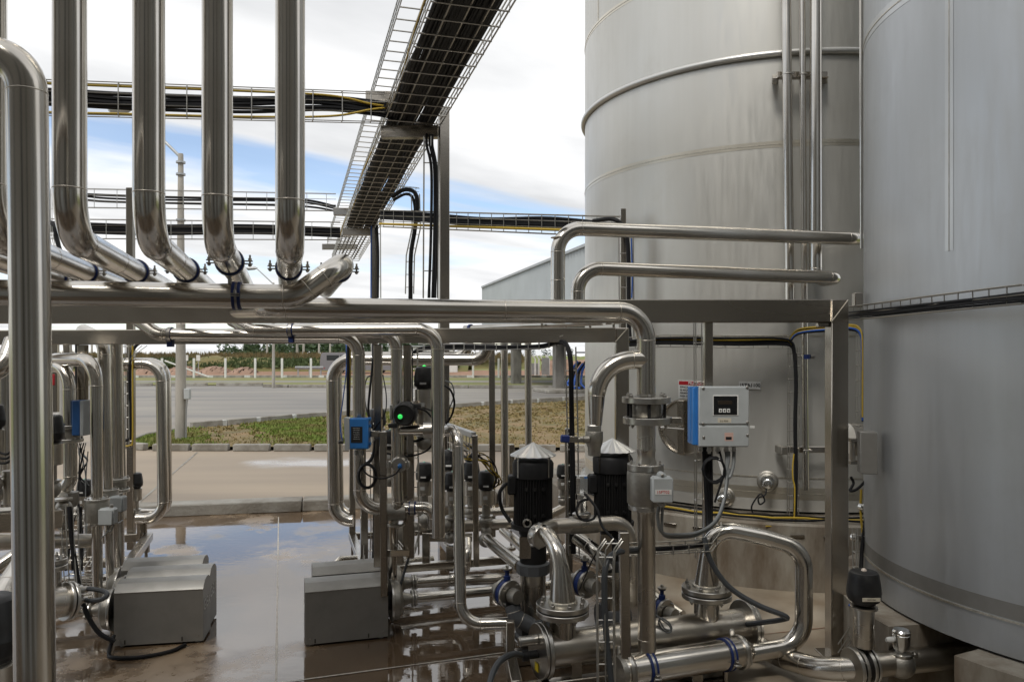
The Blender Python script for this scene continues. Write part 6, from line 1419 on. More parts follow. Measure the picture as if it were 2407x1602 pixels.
# sight port with a blue plug
sg_ = thing('instrument_port', 'round clamped instrument port with a blue plug on the round-actuator pipe', 'sensor', P(938, 1110, 5.4))
MB().lathe([(.035, .09), (.052, .08), (.054, .02), (.046, .0), (.042, -.004), (.002, -.004)], P(938, 1091, 5.08), V(0, 1, 0), 30).build('ferrule', 'cast_light', sg_)
for s_ in (-1, 1): MB().box(P(938, 1091, 5.10) + V(s_ * .06, 0, .0), (.024, .03, .05), bevel=.005).build('clamp_lug', 'cast_light', sg_)
MB().lathe([(.014, .0), (.014, .03), (.009, .032)], P(940, 1093, 5.075), V(.1, -1, -.3), 12).build('plug', 'blue_paint', sg_)
cable('black cable hanging from the blue plug to the cable coil', [P(941, 1099, 5.04), P(928, 1114, 5.0), P(900, 1124, 4.98), P(870, 1118, 4.98), P(855, 1105, 5.0), P(850, 1090, 5.02)], .0055)
# small blue transmitter
bt_ = thing('transmitter', 'small blue transmitter box with a black data plate on the bracket frame', 'transmitter', P(838, 1057, 5.2))
yb2 = 4.98
MB().box((P(821, 983, yb2) + P(866, 1055, yb2)) / 2 + V(0, .045, 0), ((866 - 821) / FPX * yb2, .09, 72 / FPX * yb2), bevel=.006).build('case', 'blue_paint', bt_)
MB().prism([P(821, 983, yb2), P(808, 981, yb2 + .0), P(811, 1058, yb2 + .0), P(822, 1056, yb2)], V(.0, .085, 0)).build('cover', 'housing_grey', bt_, smooth=False)
pl_ = MB().box((P(825, 1002, yb2) + P(852, 1040, yb2)) / 2 - V(0, .001, 0), (27 / FPX * yb2, .002, 38 / FPX * yb2)).build('data_plate', 'print_black', bt_)
for k in range(7):
    text('MODEL 53P 24VDC 4-20MA'[k:k + 14], .0058, P(838, 1006 + k * 4.2, yb2 - .004), FACE, 'label_white', 'lettering', pl_)
for v in (984, 1000, 1042): MB().box(P(869, v, yb2 + .04), (.02, .03, .02), bevel=.003).build('hinge_lug', 'blue_paint', bt_)
MB().lathe([(.012, 0), (.012, .03)], P(807, 1038, yb2 + .04), V(-1, 0, 0), 10).build('side_gland', 'black_plastic', bt_)
for u in (838, 852): MB().lathe([(.012, 0), (.012, .025), (.008, .03)], P(u, 1058, yb2 + .05), DN, 8).build('cable_gland', 'housing_grey', bt_)
cable('thin blue cable falling to the side of the small blue transmitter', [P(814, 806, 5.5), P(814, 870, 5.4), P(806, 940, 5.25), P(800, 985, 5.18), P(802, 1020, 5.15), P(806, 1036, 5.15)], .004, 'cable_blue')
rg = []
for k in range(5):
    for j in range(18):
        a = j / 18 * 6.2832; rg.append(P(863 + (19.5 + .7 * k) * math.cos(a), 1118 + (27 + .8 * (k % 3)) * math.sin(a), 5.02 + .010 * (k - 2)))
tag(MB().tube(rg, .0085, 6).build('cable_coil', 'cable_black'), 'thick black coil of cable below the small blue transmitter', 'cable')
for k in range(4):
    cable(['first', 'second', 'third', 'fourth'][k] + ' black cable drooping from the small blue transmitter to the coil', [P(838 + k * 6, 1062, 5.17), P(840 + k * 3, 1078, 5.15), P(850 + k * 4, 1090, 5.16), P(868 + k * 3, 1082 - k * 3, 5.2), P(880, 1060 - k * 8, 5.25)], .007, group='cables under the small blue transmitter')
# cables running down from the beam
cable('yellow cable dropping from the rear beam behind the transmitter pipe', [P(822, 808, 5.9), P(822, 870, 5.9), P(820, 985, 5.9)], .010, 'cable_yellow')
cable('black cable dropping beside the yellow one from the rear beam', [P(818, 808, 5.88), P(818, 880, 5.88), P(818, 985, 5.88)], .012)
for k, (pts, lab_) in enumerate((
    ([P(876, 810, 5.6), P(876, 850, 5.5), P(869, 920, 5.4), P(866, 965, 5.35), P(872, 1005, 5.3)], 'black cable hanging left of the square post above the bracket arm'),
    ([P(878, 880, 5.5), P(862, 890, 5.45), P(857, 930, 5.4), P(866, 980, 5.35), P(878, 1010, 5.3)], 'thin loose cable looping left of the square post'),
    ([P(900, 880, 5.5), P(908, 930, 5.4), P(905, 970, 5.35), P(885, 1000, 5.3), P(876, 1012, 5.3)], 'thin cable crossing to the bracket arm from the round actuator'),
    ([P(978, 958, 5.1), P(1000, 965, 5.1), P(1018, 985, 5.1), P(1026, 1005, 5.1), P(1012, 1050, 5.15), P(980, 1068, 5.2), P(940, 1072, 5.25), P(908, 1064, 5.3)], 'long black cable hanging in a wide curve under the round actuator'),
    ([P(996, 958, 5.12), P(1018, 968, 5.1), P(1028, 990, 5.1), P(1022, 1004, 5.12)], 'short cable loop at the right of the round actuator'),
    ([P(1046, 906, 5.3), P(1060, 918, 5.25), P(1068, 945, 5.25), P(1062, 975, 5.3), P(1048, 996, 5.3)], 'black cable loop right of the closed-end pipe'),
    ([P(1046, 894, 5.3), P(1062, 902, 5.28), P(1067, 930, 5.28), P(1054, 965, 5.3), P(1050, 985, 5.3)], 'thinner grey cable loop right of the closed-end pipe'),
    ([P(952, 1030, 5.3), P(975, 1036, 5.3), P(1000, 1026, 5.3), P(1018, 1010, 5.3)], 'black cable running under the tapered pipe'))):
    cable(lab_, pts, [.008, .004, .004, .0065, .005, .007, .0045, .009][k], 'cable_grey' if k in (6,) else 'cable_black')
tray('narrow ladder tray right of the middle square post', [P(975, 815, 5.75), P(978, 1300, 5.75)], V(1, 0, 0), .045, .04, up=V(0, -1, 0), step=.11, nlong=2, wr=.0032)
cable('black cable along the ladder tray right of the middle square post', [P(969, 815, 5.72), P(969, 1000, 5.72), P(971, 1180, 5.72)], .006)
tray('ladder tray low behind the instrument frame', [P(870, 1085, 6.0), P(872, 1240, 6.0), P(868, 1350, 5.8)], V(1, 0, 0), .08, .05, up=V(0, -1, 0), step=.12, nlong=3, wr=.003)
cable('black cable down the ladder tray behind the instrument frame', [P(880, 1090, 5.95), P(880, 1200, 5.95), P(878, 1290, 5.85), P(874, 1360, 5.75)], .011)
cable('black cable slanting from the centre skid down to the right-hand front pump', [P(962, 1305, 5.5), P(950, 1345, 5.35), P(938, 1385, 5.15), P(932, 1398, 5.1)], .009)
tray('short wire tray twisted across the centre skid above the pumps', [P(935, 1285, 5.7), P(955, 1310, 5.6), P(975, 1300, 5.7), P(985, 1262, 5.8)], V(0, 1, 0), .07, .04, up=UP, step=.06, nlong=3, wr=.0028)
cable('yellow signal cable looping right of the sloping frame post', [P(1122, 1062, 5.95), P(1140, 1068, 6.0), P(1152, 1085, 6.0), P(1160, 1105, 6.0)], .004, 'cable_yellow')
# ================================================================== left skid
Lc1 = V(-2.54, 4.90, 0)
c1e, dm = cover_pump('grey shrouded pump at lower left, nearest of the left three', Lc1, .54, True, ang=10)
c2e, _ = cover_pump('middle grey shrouded pump of the left three', Lc1 + E2 * .28 + E1 * .015, .54, True, ang=10)
c3e, _ = cover_pump('rearmost grey shrouded pump of the left three', Lc1 + E2 * .54 - E1 * .06, .54, True, logo=False, ang=10)
pipe('suction_pipe', 'low pipe leaving the nearest left shrouded pump to the left', [c1e, c1e - E1 * .5], .034)
pipe('suction_pipe', 'low pipe leaving the middle left shrouded pump to the left', [c2e, c2e - E1 * .6], .034)
def meter(t, x, y, v0, v1, r, boxside=None):
    o = V(x, y, 0); flange(t, V(x, y, fz(v0, y)), UP, r * 1.04, .018, nb=6, rb=r * .9, br=.006, phase=.2)
    MB().lathe([(r * .95, fz(v1, y)), (r, fz(v1 - 4, y)), (r, fz(v0 + 5, y)), (r * .95, fz(v0 + 2, y))], o, UP, 28).build('meter_body', 'cast_steel', t)
    MB().lathe([(r * .8, fz(v1 + 7, y)), (r * .92, fz(v1 + 6, y)), (r * .92, fz(v1, y))], o, UP, 26).build('lower_flange', 'cast_light', t)
    if boxside:
        q = V(x, y, (fz(v0, y) + fz(v1, y)) / 2) + boxside
        bx_ = MB().box(q, (.10, .075, .11), bevel=.012).build('terminal_box', 'housing_grey', t); MB().box(q - V(0, .04, 0), (.088, .006, .098), bevel=.003).build('lid', 'housing_grey', bx_)
        MB().lathe([(.012, 0), (.012, .02), (.006, .022)], q + V(.02, 0, .055), UP, 8).build('boss', 'cast_light', bx_)
GL = 'risers of the left skid'
x2, yy2 = P(226, 0, 5.05).x, 5.05
t = pipe('process_riser', 'front riser of the left skid, arched at the top, through a flow meter', [P(130, 845, 5.35), V(x2, yy2, fz(845, yy2)), V(x2 + .012, yy2, fz(1465, yy2)), c1e - dm * .16 + V(0, 0, .0)], .04, [.17, .08], group=GL, radii=[(0, .045), (.235, .045), (.275, .039), (.86, .040), (.93, .028), (1, .034)])
meter(t, x2 + .006, yy2, 1173, 1224, .074, V(.095, -.04, -.03))
x3, yy3 = P(250, 0, 5.45).x, 5.45
t = pipe('process_riser', 'middle riser of the left skid, bent at the top with a long reducer', [P(196, 778, 5.75), V(x3 - .02, yy3, fz(800, yy3)), V(x3 + .03, yy3, fz(1385, yy3))], .0415, [.12], group=GL, radii=[(0, .052), (.12, .052), (.2, .042), (.82, .0405), (.95, .026), (1, .026)])
meter(t, x3 + .02, yy3, 1151, 1196, .062, V(.085, -.04, -.02))
x4, yy4 = P(273, 0, 5.7).x, 5.7
t = pipe('process_riser', 'rear riser of the left skid, straight with a flanged check valve', [V(x4, yy4, fz(800, yy4)), V(x4 + .02, yy4, fz(1350, yy4))], .046, group=GL, radii=[(0, .046), (.55, .046), (.62, .042), (1, .040)])
for v in (1126, 1151): flange(t, V(x4 + .012, yy4, fz(v, yy4)), UP, .082, .024, nb=6, rb=.068, br=.008, phase=.4)
MB().lathe([(.06, fz(1149, yy4)), (.06, fz(1128, yy4))], V(x4 + .012, yy4, 0), UP, 24).build('valve_body', 'cast_steel', t)
pipe('process_riser', 'thin round-topped pipe right of the rear riser of the left skid', [P(291, 1172, 6.3), P(289, 868, 6.3)], .022, group=GL, radii=[(0, .022), (.96, .022), (.985, .017), (1, .006)], n=2)
t = pipe('process_riser', 'left riser with an arched top and a flanged check valve, turned left at its foot', [P(60, 862, 5.5), P(163, 858, 5.25), P(166, 1150, 5.25), P(112, 1162, 5.2)], .0435, [.16, .11], group=GL)
for v in (1002, 1034): flange(t, P(165, v, 5.25), UP, .082, .024, nb=6, rb=.07, br=.009, phase=.5)
MB().lathe([(.06, 0), (.062, .02), (.062, .06), (.06, .075)], P(165, 1031, 5.25), UP, 24).build('valve_body', 'cast_steel', t)
ball(t, P(140, 1172, 5.15), .055); ball(t, P(124, 1180, 5.1), .05); MB().lathe([(.035, 0), (.05, .02), (.05, .1)], P(166, 1190, 5.25), UP, 20).build('drain_cup', 'cast_steel', t)
pipe('loop_pipe', 'tall U-shaped loop at the right of the left skid, front one', [P(190, 856, 6.9), P(379, 854, 6.9), P(384, 1218, 6.85), P(322, 1218, 6.85)], .0475, [.16, .14])
pipe('loop_pipe', 'second U-shaped loop showing just behind the front one of the left skid', [P(190, 853, 7.15), P(389, 852, 7.15), P(392, 1208, 7.15), P(322, 1206, 7.15)], .0475, [.15, .13])
# skid frame
lf = thing('valve_skid', 'steel frame of the left skid, its corner foot standing in the puddle', 'frame', V(-2.9, 6.2, 0))
q0 = P(350, 1252, 6.95); q0.z = .22
K = [q0, q0 - E2 * 1.35, q0 - E2 * 1.35 - E1 * 1.4, q0 - E1 * 1.4]
for a, c in ((K[0], K[1]), (K[0] - E1 * .04, K[3]), (K[1] - E1 * .04, K[2])): MB().bar(a, c, .07, .07).build('rail', 'frame_steel', lf)
for p in (K[0], K[1]):
    MB().lathe([(.010, 0), (.014, .03), (.014, .08), (.030, .085), (.030, .19)], V(p.x - .01, p.y - .03, 0), UP, 12).build('foot_stem', 'bolt_steel', lf)
for (u, y, v0, v1) in ((328, 6.9, 1225, 1265), (340, 6.95, 1225, 1262)): MB().bar(P(u, v0, y), P(u, v1, y), .035, .035, up=V(0, 1, 0)).build('stub_post', 'frame_steel', lf)
tray('ladder tray with a black and a yellow cable on the left skid post', [P(302, 800, 6.9), P(303, 1050, 6.9)], V(1, 0, 0), .06, .05, up=V(0, -1, 0), step=.11, nlong=3, wr=.003)
cable('thick black cable bending down the left skid post', [P(340, 800, 6.9), P(318, 815, 6.9), P(306, 850, 6.86), P(306, 960, 6.86), P(307, 1022, 6.86), P(298, 1034, 6.86), P(286, 1032, 6.86)], .014)
cable('yellow cable running down the left skid post and curling left at its foot', [P(312, 812, 6.85), P(312, 900, 6.85), P(312, 1030, 6.85), P(306, 1046, 6.85), P(288, 1048, 6.85)], .008, 'cable_yellow')
for k in range(2): cable(['upper', 'lower'][k] + ' thin pale wire slanting from the rear beam to the left skid post', [P(346 - k * 12, 812, 6.8), P(325 - k * 8, 828, 6.8), P(310 - k * 6, 848, 6.8)], .003, 'cable_grey')
# actuators
actuator('black-capped actuator right beside the foreground pipe, on a plated steel cylinder', 118, 1034, 4.9, .083, lamp='led_dim', body_h=.14)
actuator('black-capped actuator behind the left skid post, with its cylinder below', 318, 1143, 7.05, .066, lamp='led_dim')
actuator('black-capped actuator low between the front and left risers', 199, 1160, 6.4, .062)
actuator('black-capped actuator cut by the left edge, high up', -18, 1003, 4.6, .07, body_h=.2)
fa = actuator('large black-capped actuator in the lower left corner behind the foreground pipe', -28, 1540, 2.4, .096, body_h=.3, stem=False)
# small blue box behind
bb = thing('transmitter', 'dark blue transmitter box half hidden behind the front riser', 'transmitter', P(190, 1022, 5.22))
MB().box((P(178, 940, 5.22) + P(197, 1022, 5.22)) / 2, (19 / FPX * 5.22, .1, 82 / FPX * 5.22), bevel=.006).build('case', 'blue_dark', bb)
MB().box((P(197, 940, 5.22) + P(206, 1022, 5.22)) / 2, (9 / FPX * 5.22, .1, 82 / FPX * 5.22), bevel=.004).build('cover', 'housing_grey', bb)
tag(MB().box((P(121, 879, 6.5) + P(129, 905, 6.5)) / 2, (8 / FPX * 6.5, .02, 26 / FPX * 6.5), bevel=.004).build('red_tag', 'red_paint'), 'small red tag hanging behind the foreground pipe', 'tag')
tag(MB().bar(P(131, 800, 6.6), P(131, 968, 6.6), .045, .045, up=V(0, 1, 0)).build('skid_post', 'frame_steel'), 'slim square post behind the small red tag', 'post')
tag(MB().bar(P(158, 800, 6.2), P(162, 870, 6.2), .05, .05, up=V(0, 1, 0)).build('skid_post', 'frame_steel'), 'square post stub above the left riser arch', 'post')
cable('thick black cable dropping between the left and front risers', [P(181, 800, 6.6), P(181, 880, 6.6), P(182, 960, 6.6)], .016)
tag(MB().lathe([(.05, fz(1000, 9.0)), (.05, fz(830, 9.0))], V(P(143, 0, 9.0).x, 9.0, 0), UP, 14).build('pale_post', 'white_paint'), 'pale round post behind the left riser', 'post')
# box beam, header pipe and large elbow at the very left
tag(MB().bar(P(-60, 1229, 4.25) * 2.2 - P(143, 1216, 4.55) * 1.2, P(143, 1216, 4.55), .09, .105).build('box_beam', 'frame_steel'), 'horizontal box beam crossing behind the foreground pipe', 'beam')
pipe('process_pipe', 'thick horizontal pipe under the box beam at the left', [P(-600, 1276, 4.1), P(36, 1271, 4.6), P(212, 1270, 5.4)], .048, .5, material='pipe_matt')
pipe('process_pipe', 'bright slanting pipe end at the left edge below the box beam', [P(-200, 1470, 3.8), P(36, 1305, 4.1)], .036)
pipe('process_pipe', 'large polished bend rising at the left edge behind the lower actuator', [P(-60, 1700, 3.35), P(8, 1400, 3.6), P(60, 1320, 3.8)], .06, .2)
pipe('process_pipe', 'arched pipe high at the left edge behind the foreground pipe', [P(-40, 878, 4.6), P(8, 872, 4.6), P(34, 800, 4.7)], .055, .1)
for k, (u, r_) in enumerate(((10, .03), (20, .022))): pipe('process_riser', ['slim riser at the extreme left edge', 'second slim riser at the left edge, nearer the foreground pipe'][k], [P(u, 870, 5.5), P(u, 1190, 5.5)], r_, seams=False)
vb = thing('valve_cluster', 'round valve bodies at the left edge under the high actuator', 'valves', P(10, 1200, 4.7))
ball(vb, P(4, 1160, 4.7), .055); MB().lathe([(.04, 0), (.055, .004), (.055, .02), (.04, .024)], P(4, 1132, 4.7), UP, 22).build('clamp_ring', 'cast_light', vb); MB().lathe([(.045, -.2), (.045, 0)], P(24, 1105, 4.7), UP, 20).build('cylinder', 'pipe_matt', vb)
# second treatment tube end with hose loops
ta, te = P(-20, 1432, 4.05), P(152, 1412, 4.36); dd = (te - ta).normalized(); ss = dd.cross(UP).normalized()
t2u = thing('treatment_tube', 'end of a second treatment tube beside the foreground pipe, with looping hoses', 'reactor', te - V(0, 0, .3))
MB().tube([ta - dd * .9, te], .085, 30).build('shell', 'pipe_matt', t2u)
for e_ in (.005, .03): flange(t2u, te + dd * e_, dd, .108, .018, nb=8, rb=.092, br=.010, phase=.3, bolts=e_ > .01)
for dz, rr_ in ((.055, .028), (-.005, .024)): MB().lathe([(rr_, 0), (rr_, .06), (rr_ * .7, .065), (rr_ * .7, .09)], te + dd * .035 + V(0, 0, dz), dd, 18).build('cable_port', 'cast_light', t2u)
MB().box(te + dd * .042 - V(0, 0, .075), (.002, .035, .04), Matrix((dd, ss, UP)).transposed()).build('warning_sticker', 'sticker_yellow', t2u)
cN = P(124, 1322, 4.35); 
for dz in (-.025, .012): flange(t2u, cN + V(0, 0, dz), UP, .075, .028, nb=8, rb=.06, br=.010, phase=.2, bolts=dz > 0)
MB().tube([cN - V(0, 0, .03), V(cN.x, cN.y, te.z)], .045, 22).build('nozzle_neck', 'pipe_steel', t2u)
cable('dark hose looping from the upper port to the lower port of the second treatment tube', [te + dd * .12 + V(0, 0, .055), P(215, 1383, 4.45), P(243, 1388, 4.45), P(252, 1397, 4.43), P(240, 1407, 4.42), P(210, 1411, 4.42), te + dd * .12 + V(0, 0, -.005)], .014, 'hose_grey', 'hose', 'hose')
tray('upright ladder tray carrying a thick black cable, right of the foreground pipe', [P(168, 1190, 4.9), P(172, 1300, 4.85), P(180, 1400, 4.8)], V(1, 0, 0), .075, .05, up=V(0, -1, 0), step=.1, nlong=3, wr=.003)
tray('second ladder tray behind the first, right of the foreground pipe', [P(186, 1190, 5.6), P(188, 1310, 5.6)], V(1, 0, 0), .09, .05, up=V(0, -1, 0), step=.1, nlong=3, wr=.003)
cable('thick black cable falling from the ladder tray to the nearest left shrouded pump', [P(163, 1190, 4.85), P(168, 1260, 4.82), P(178, 1330, 4.8), P(190, 1395, 4.78), P(204, 1440, 4.78), P(232, 1485, 4.78), P(270, 1507, 4.8)], .0145, n=8)
cable('black cable dropping beside the second ladder tray', [P(190, 1190, 5.55), P(190, 1280, 5.55), P(192, 1340, 5.5)], .010)
cable('black hose lying on the wet floor in front of the nearest left shrouded pump', [V(P(268, 0, 4.86).x, 4.86, .10), V(P(256, 0, 4.78).x, 4.78, .014), V(P(270, 0, 4.72).x, 4.72, .013), V(P(330, 0, 4.73).x, 4.73, .013), V(P(400, 0, 4.82).x, 4.82, .013), V(P(436, 0, 4.93).x, 4.93, .014)], .012, 'cable_black', 'hose', 'hose')
for k in range(5):
    rx = random.Random(80 + k); cable(['pale', 'thin black', 'second pale', 'curled black', 'looped pale'][k] + ' signal cable tangled behind the front riser of the left skid', [P(182 + k * 5, 1040, 5.8), P(190 + rx.uniform(-8, 12), 1065, 5.8), P(200 + rx.uniform(-14, 8), 1090 + rx.uniform(-8, 8), 5.75), P(188 + rx.uniform(-8, 14), 1118, 5.75), P(205 + rx.uniform(-10, 5), 1140, 5.75)], .005 if k % 2 else .0038, 'cable_black' if k % 2 else 'cable_grey')
cable('pale cable coil hanging between the front and middle risers', [P(240, 1262, 5.0), P(252, 1250, 5.0), P(264, 1222, 5.0), P(268, 1228, 5.0), P(262, 1246, 5.0), P(254, 1244, 5.0), P(254, 1224, 5.0), P(264, 1220, 5.0), P(276, 1228, 5.1), P(288, 1222, 5.2)], .004, 'cable_grey')
cable('several thick cables\u2019 worth of black loop behind the front riser', [P(190, 1035, 6.0), P(196, 1060, 5.9), P(204, 1075, 5.9), P(194, 1085, 5.9), P(186, 1075, 5.9)], .014) if False else None
tray('low wire tray lying behind the nearest left shrouded pump', [P(150, 1370, 5.3), P(235, 1372, 5.45)], V(0, 1, 0), .12, .05, up=UP, step=.1, nlong=3, wr=.003)
tray('bright wire tray slanting behind the risers of the left skid', [P(190, 1345, 5.7), P(222, 1300, 6.0)], E1, .12, .05, up=UP, step=.08, nlong=3, wr=.003)
# ================================================================== things on the tanks
def on_tank(u, v, C=C1, Rr=R1):
    a, = ((u - CX) / FPX,); A = a * a + 1; B = -2 * (a * C.x + C.y); D = C.x ** 2 + C.y ** 2 - Rr ** 2
    y = (-B - math.sqrt(max(0, B * B - 4 * A * D))) / (2 * A); p = P(u, v, y); n = (V(p.x, p.y, 0) - V(C.x, C.y, 0)).normalized(); return p, n
# manhole
p, n = on_tank(1622, 1001); tr_ = V(-n.y, n.x, 0)
mh = thing('manhole', 'round manhole with a crossbar and a T-handle on the large tank', 'manhole', p - V(0, 0, .25))
MB().lathe([(.232, -.03), (.236, .10), (.246, .115), (.246, .13), (.232, .13), (.226, .10)], p, n, 44).build('neck', 'pipe_matt', mh)
MB().lathe([(.224, .06), (.215, .075), (.12, .085), (.002, .088)], p, n, 40).build('lid', 'dark_matt', mh)
MB().lathe([(.226, .068), (.221, .078), (.212, .072)], p, n, 40).build('gasket', 'warm_gasket', mh)
q = p + n * .15 + tr_ * -.02; MB().bar(q + V(0, 0, .235), q - V(0, 0, .235), .06, .02, up=n).build('crossbar', 'frame_steel', mh)
MB().lathe([(.016, .0), (.016, .03), (.011, .03), (.011, .13)], q, n, 12).build('screw', 'cast_light', mh)
MB().tube([q + n * .13 - tr_ * .01 + V(0, 0, 0) - tr_ * .09, q + n * .13 + tr_ * .09], .009, 10).build('handle', 'cast_light', mh)
MB().lathe([(.02, 0), (.02, .03)], q + n * .13 - tr_ * .09, -tr_, 12).build('handle_knob', 'cast_light', mh)
# signs
def sign(label, u0, v0, u1, v1, off=.012, name='sign'):
    p, n = on_tank((u0 + u1) / 2, (v0 + v1) / 2); p += n * off; tr_ = V(-n.y, n.x, 0); y = p.y
    w = (u1 - u0) / FPX * y / max(.3, abs(tr_.x)); h = (v1 - v0) / FPX * y; rot = basis(tr_ if tr_.x > 0 else -tr_, UP)
    t = thing(name, label, 'sign', p - V(0, 0, h / 2)); m3 = rot @ Matrix(((1, 0, 0), (0, 0, 1), (0, 1, 0)))
    MB().box(p, (w, .003, h), m3, .001).build('plate', 'label_white', t)
    return t, p, n, rot, w, h, m3
t, p, n, rot, w, h, m3 = sign('danger sign with a red PELIGRO heading on the large tank', 1601, 894, 1668, 937)
MB().box(p + n * .002 + UP * h * .36, (w * .96, .002, h * .21), m3).build('red_field', 'red_paint', t)
text('PELIGRO', h * .19, p + n * .0036 + UP * h * .36, rot, 'label_white', 'lettering', t, bold=True)
for k, s_ in enumerate(('ESPACIO CONFINADO', 'SE REQUIERE', 'PERMISO', 'PARA ENTRAR')):
    text(s_, h * .135, p + n * .0026 + UP * h * (.13 - .165 * k) - rot.col[0] * w * .45, rot, 'print_black', 'lettering', t, align='LEFT', bold=True)
t, p, n, rot, w, h, m3 = sign('white tank number sign reading 15TA1100', 1740, 896, 1785, 914)
text('15TA1100', h * .62, p + n * .0026, rot, 'print_black', 'lettering', t, bold=True)
# instrument nozzles on the tank wall
for (u, v, s_, lab_) in ((1804, 1130, 1.0, 'instrument nozzle with a polished sensor on the large tank wall'), (1706, 1166, .9, 'second instrument nozzle lower left on the large tank wall')):
    p, n = on_tank(u, v); t = thing('tank_nozzle', lab_, 'sensor', p)
    MB().lathe([(.088 * s_, .0), (.088 * s_, .004), (.075 * s_, .010), (.072 * s_, .04), (.06 * s_, .05), (.05 * s_, .05)], p, n, 32).build('pad', 'cast_steel', t)
    MB().lathe([(.05 * s_, .05), (.055 * s_, .058), (.055 * s_, .075), (.035 * s_, .08), (.035 * s_, .12), (.042 * s_, .122), (.042 * s_, .17), (.03 * s_, .178)], p, n, 22).build('sensor', 'hat_steel', t)
    MB().lathe([(.014, 0), (.014, .04), (.009, .045)], p + n * .145, V(n.y, -n.x, -.6), 12).build('gland', 'label_white', t)
    q = p + n * .145 + V(-.02, -.02, -.04); cable('thin black cable looping below the ' + ('right-hand' if u > 1750 else 'left-hand') + ' nozzle on the large tank', [q, q + V(-.02, -.03, -.04), q + V(-.07, -.02, -.07), q + V(-.06, -.02, -.12), q + V(-.02, -.02, -.09), q + V(-.05, 0, -.04), q + V(-.12, 0, -.14), q + V(-.10, 0, -.22)], .007)
# riser bracket low on the tank, blue clamp
lb_ = thing('riser_bracket', 'lower flat bracket holding the thin riser on the large tank', 'bracket', P(1890, 1060, 6.25))
MB().bar(P(1838, 1056, 6.28), P(1944, 1056, 6.28), .01, .052).build('flat', 'frame_steel', lb_); MB().box(P(1836, 1056, 6.34), (.05, .16, .06), bevel=.004).build('wall_lug', 'cast_steel', lb_)
MB().tube([P(1889, 1058, 6.30), P(1889, 1058, 6.20), P(1908, 1058, 6.20), P(1908, 1058, 6.30)], .005, 6).build('u_bolt', 'wire_steel', lb_)
bc_ = thing('pipe_clamp', 'small blue-lined clamp on the thin riser of the large tank', 'clamp', P(1895, 840, 6.24))
xr_ = P(1895, 838, 6.24); MB().lathe([(.025, -.018), (.034, -.018), (.034, .018), (.025, .018)], xr_, UP, 18).build('clamp_lining', 'blue_rubber', bc_); MB().tube([xr_ + V(-.03, 0, 0), xr_ + V(-.08, .05, 0)], .009, 8).build('clamp_stem', 'bolt_steel', bc_); MB().lathe([(.016, 0), (.016, .03)], xr_ + V(.03, -.01, 0), V(1, 0, 0), 12).build('clamp_bolt', 'bolt_steel', bc_)
# trays on the large tank
tray('horizontal wire tray of black and yellow cables across the large tank', [P(1480, 806, 6.75), P(1560, 801, 6.5), P(1720, 802, 6.32), P(1856, 804, 6.22)], UP, .10, .06, up=V(0, 1, 0), step=.105, nlong=4, wr=.003)
cables('black and yellow cables in the horizontal tray on the large tank', [P(1480, 806, 6.72), P(1560, 801, 6.47), P(1720, 802, 6.29), P(1830, 802, 6.2), P(1862, 812, 6.18), P(1869, 850, 6.18)], 5, .011, UP * .03, V(0, .012, 0), 7, ('cable_black', 'cable_black', 'cable_black', 'cable_yellow', 'cable_black'))
tray('tall ladder tray with a thick black cable down the large tank', [P(1868, 815, 6.2), P(1866, 1240, 6.2)], V(1, 0, 0), .075, .045, up=V(0, 1, 0), step=.104, nlong=3, wr=.003)
cable('thick black cable running down the tall ladder tray on the large tank', [P(1868, 830, 6.16), P(1871, 900, 6.16), P(1869, 1000, 6.16), P(1871, 1100, 6.16), P(1869, 1200, 6.16), P(1868, 1236, 6.14)], .0165)
cable('thin yellow cable wavering beside the thick black one on the large tank', [P(1866, 1066, 6.14), P(1863, 1100, 6.14), P(1864, 1125, 6.14), P(1868, 1150, 6.14), P(1866, 1222, 6.14), P(1856, 1234, 6.12), P(1800, 1236, 6.1)], .006, 'cable_yellow')
cables('black, blue and yellow cables arching from the tray towards the nearer tank', [P(1856, 803, 6.2), P(1868, 785, 6.16), P(1890, 777, 6.1), P(1945, 772, 6.0), P(1996, 768, 5.9), P(2022, 780, 5.85), P(2028, 830, 5.82), P(2028, 985, 5.8)], 5, .008, UP * .022, V(.006, .006, 0), 9, ('cable_black', 'cable_blue', 'cable_yellow', 'cable_black', 'cable_yellow'))
tray('narrow ladder tray in the gap between the two tanks', [P(2019, 770, 5.9), P(2018, 984, 5.85)], V(1, 0, 0), .04, .04, up=V(0, -1, 0), step=.11, nlong=2, wr=.003)
# tray sweeping from the rack post across the nearer tank
ta_ = [P(1996, 737, 4.86), P(2080, 728, 4.35), P(2200, 714, 3.86), P(2300, 703, 3.58), P(2430, 689, 3.30)]
tray('slim wire tray crossing in front of the nearer tank', ta_, UP, .082, .05, up=V(-.5, .86, 0), step=.095, nlong=3, wr=.003)
cables('few thin black cables in the slim tray crossing the nearer tank', [p + V(0, .01, -.012) for p in ta_], 4, .007, UP * .022, V(.004, .01, 0), 8)
tag(MB().bar(P(2015, 688, 4.95), P(2015, 722, 4.95), .05, .05, up=V(0, 1, 0)).build('tray_bracket', 'frame_steel'), 'small square bracket stub above the slim tray at the nearer tank', 'bracket')
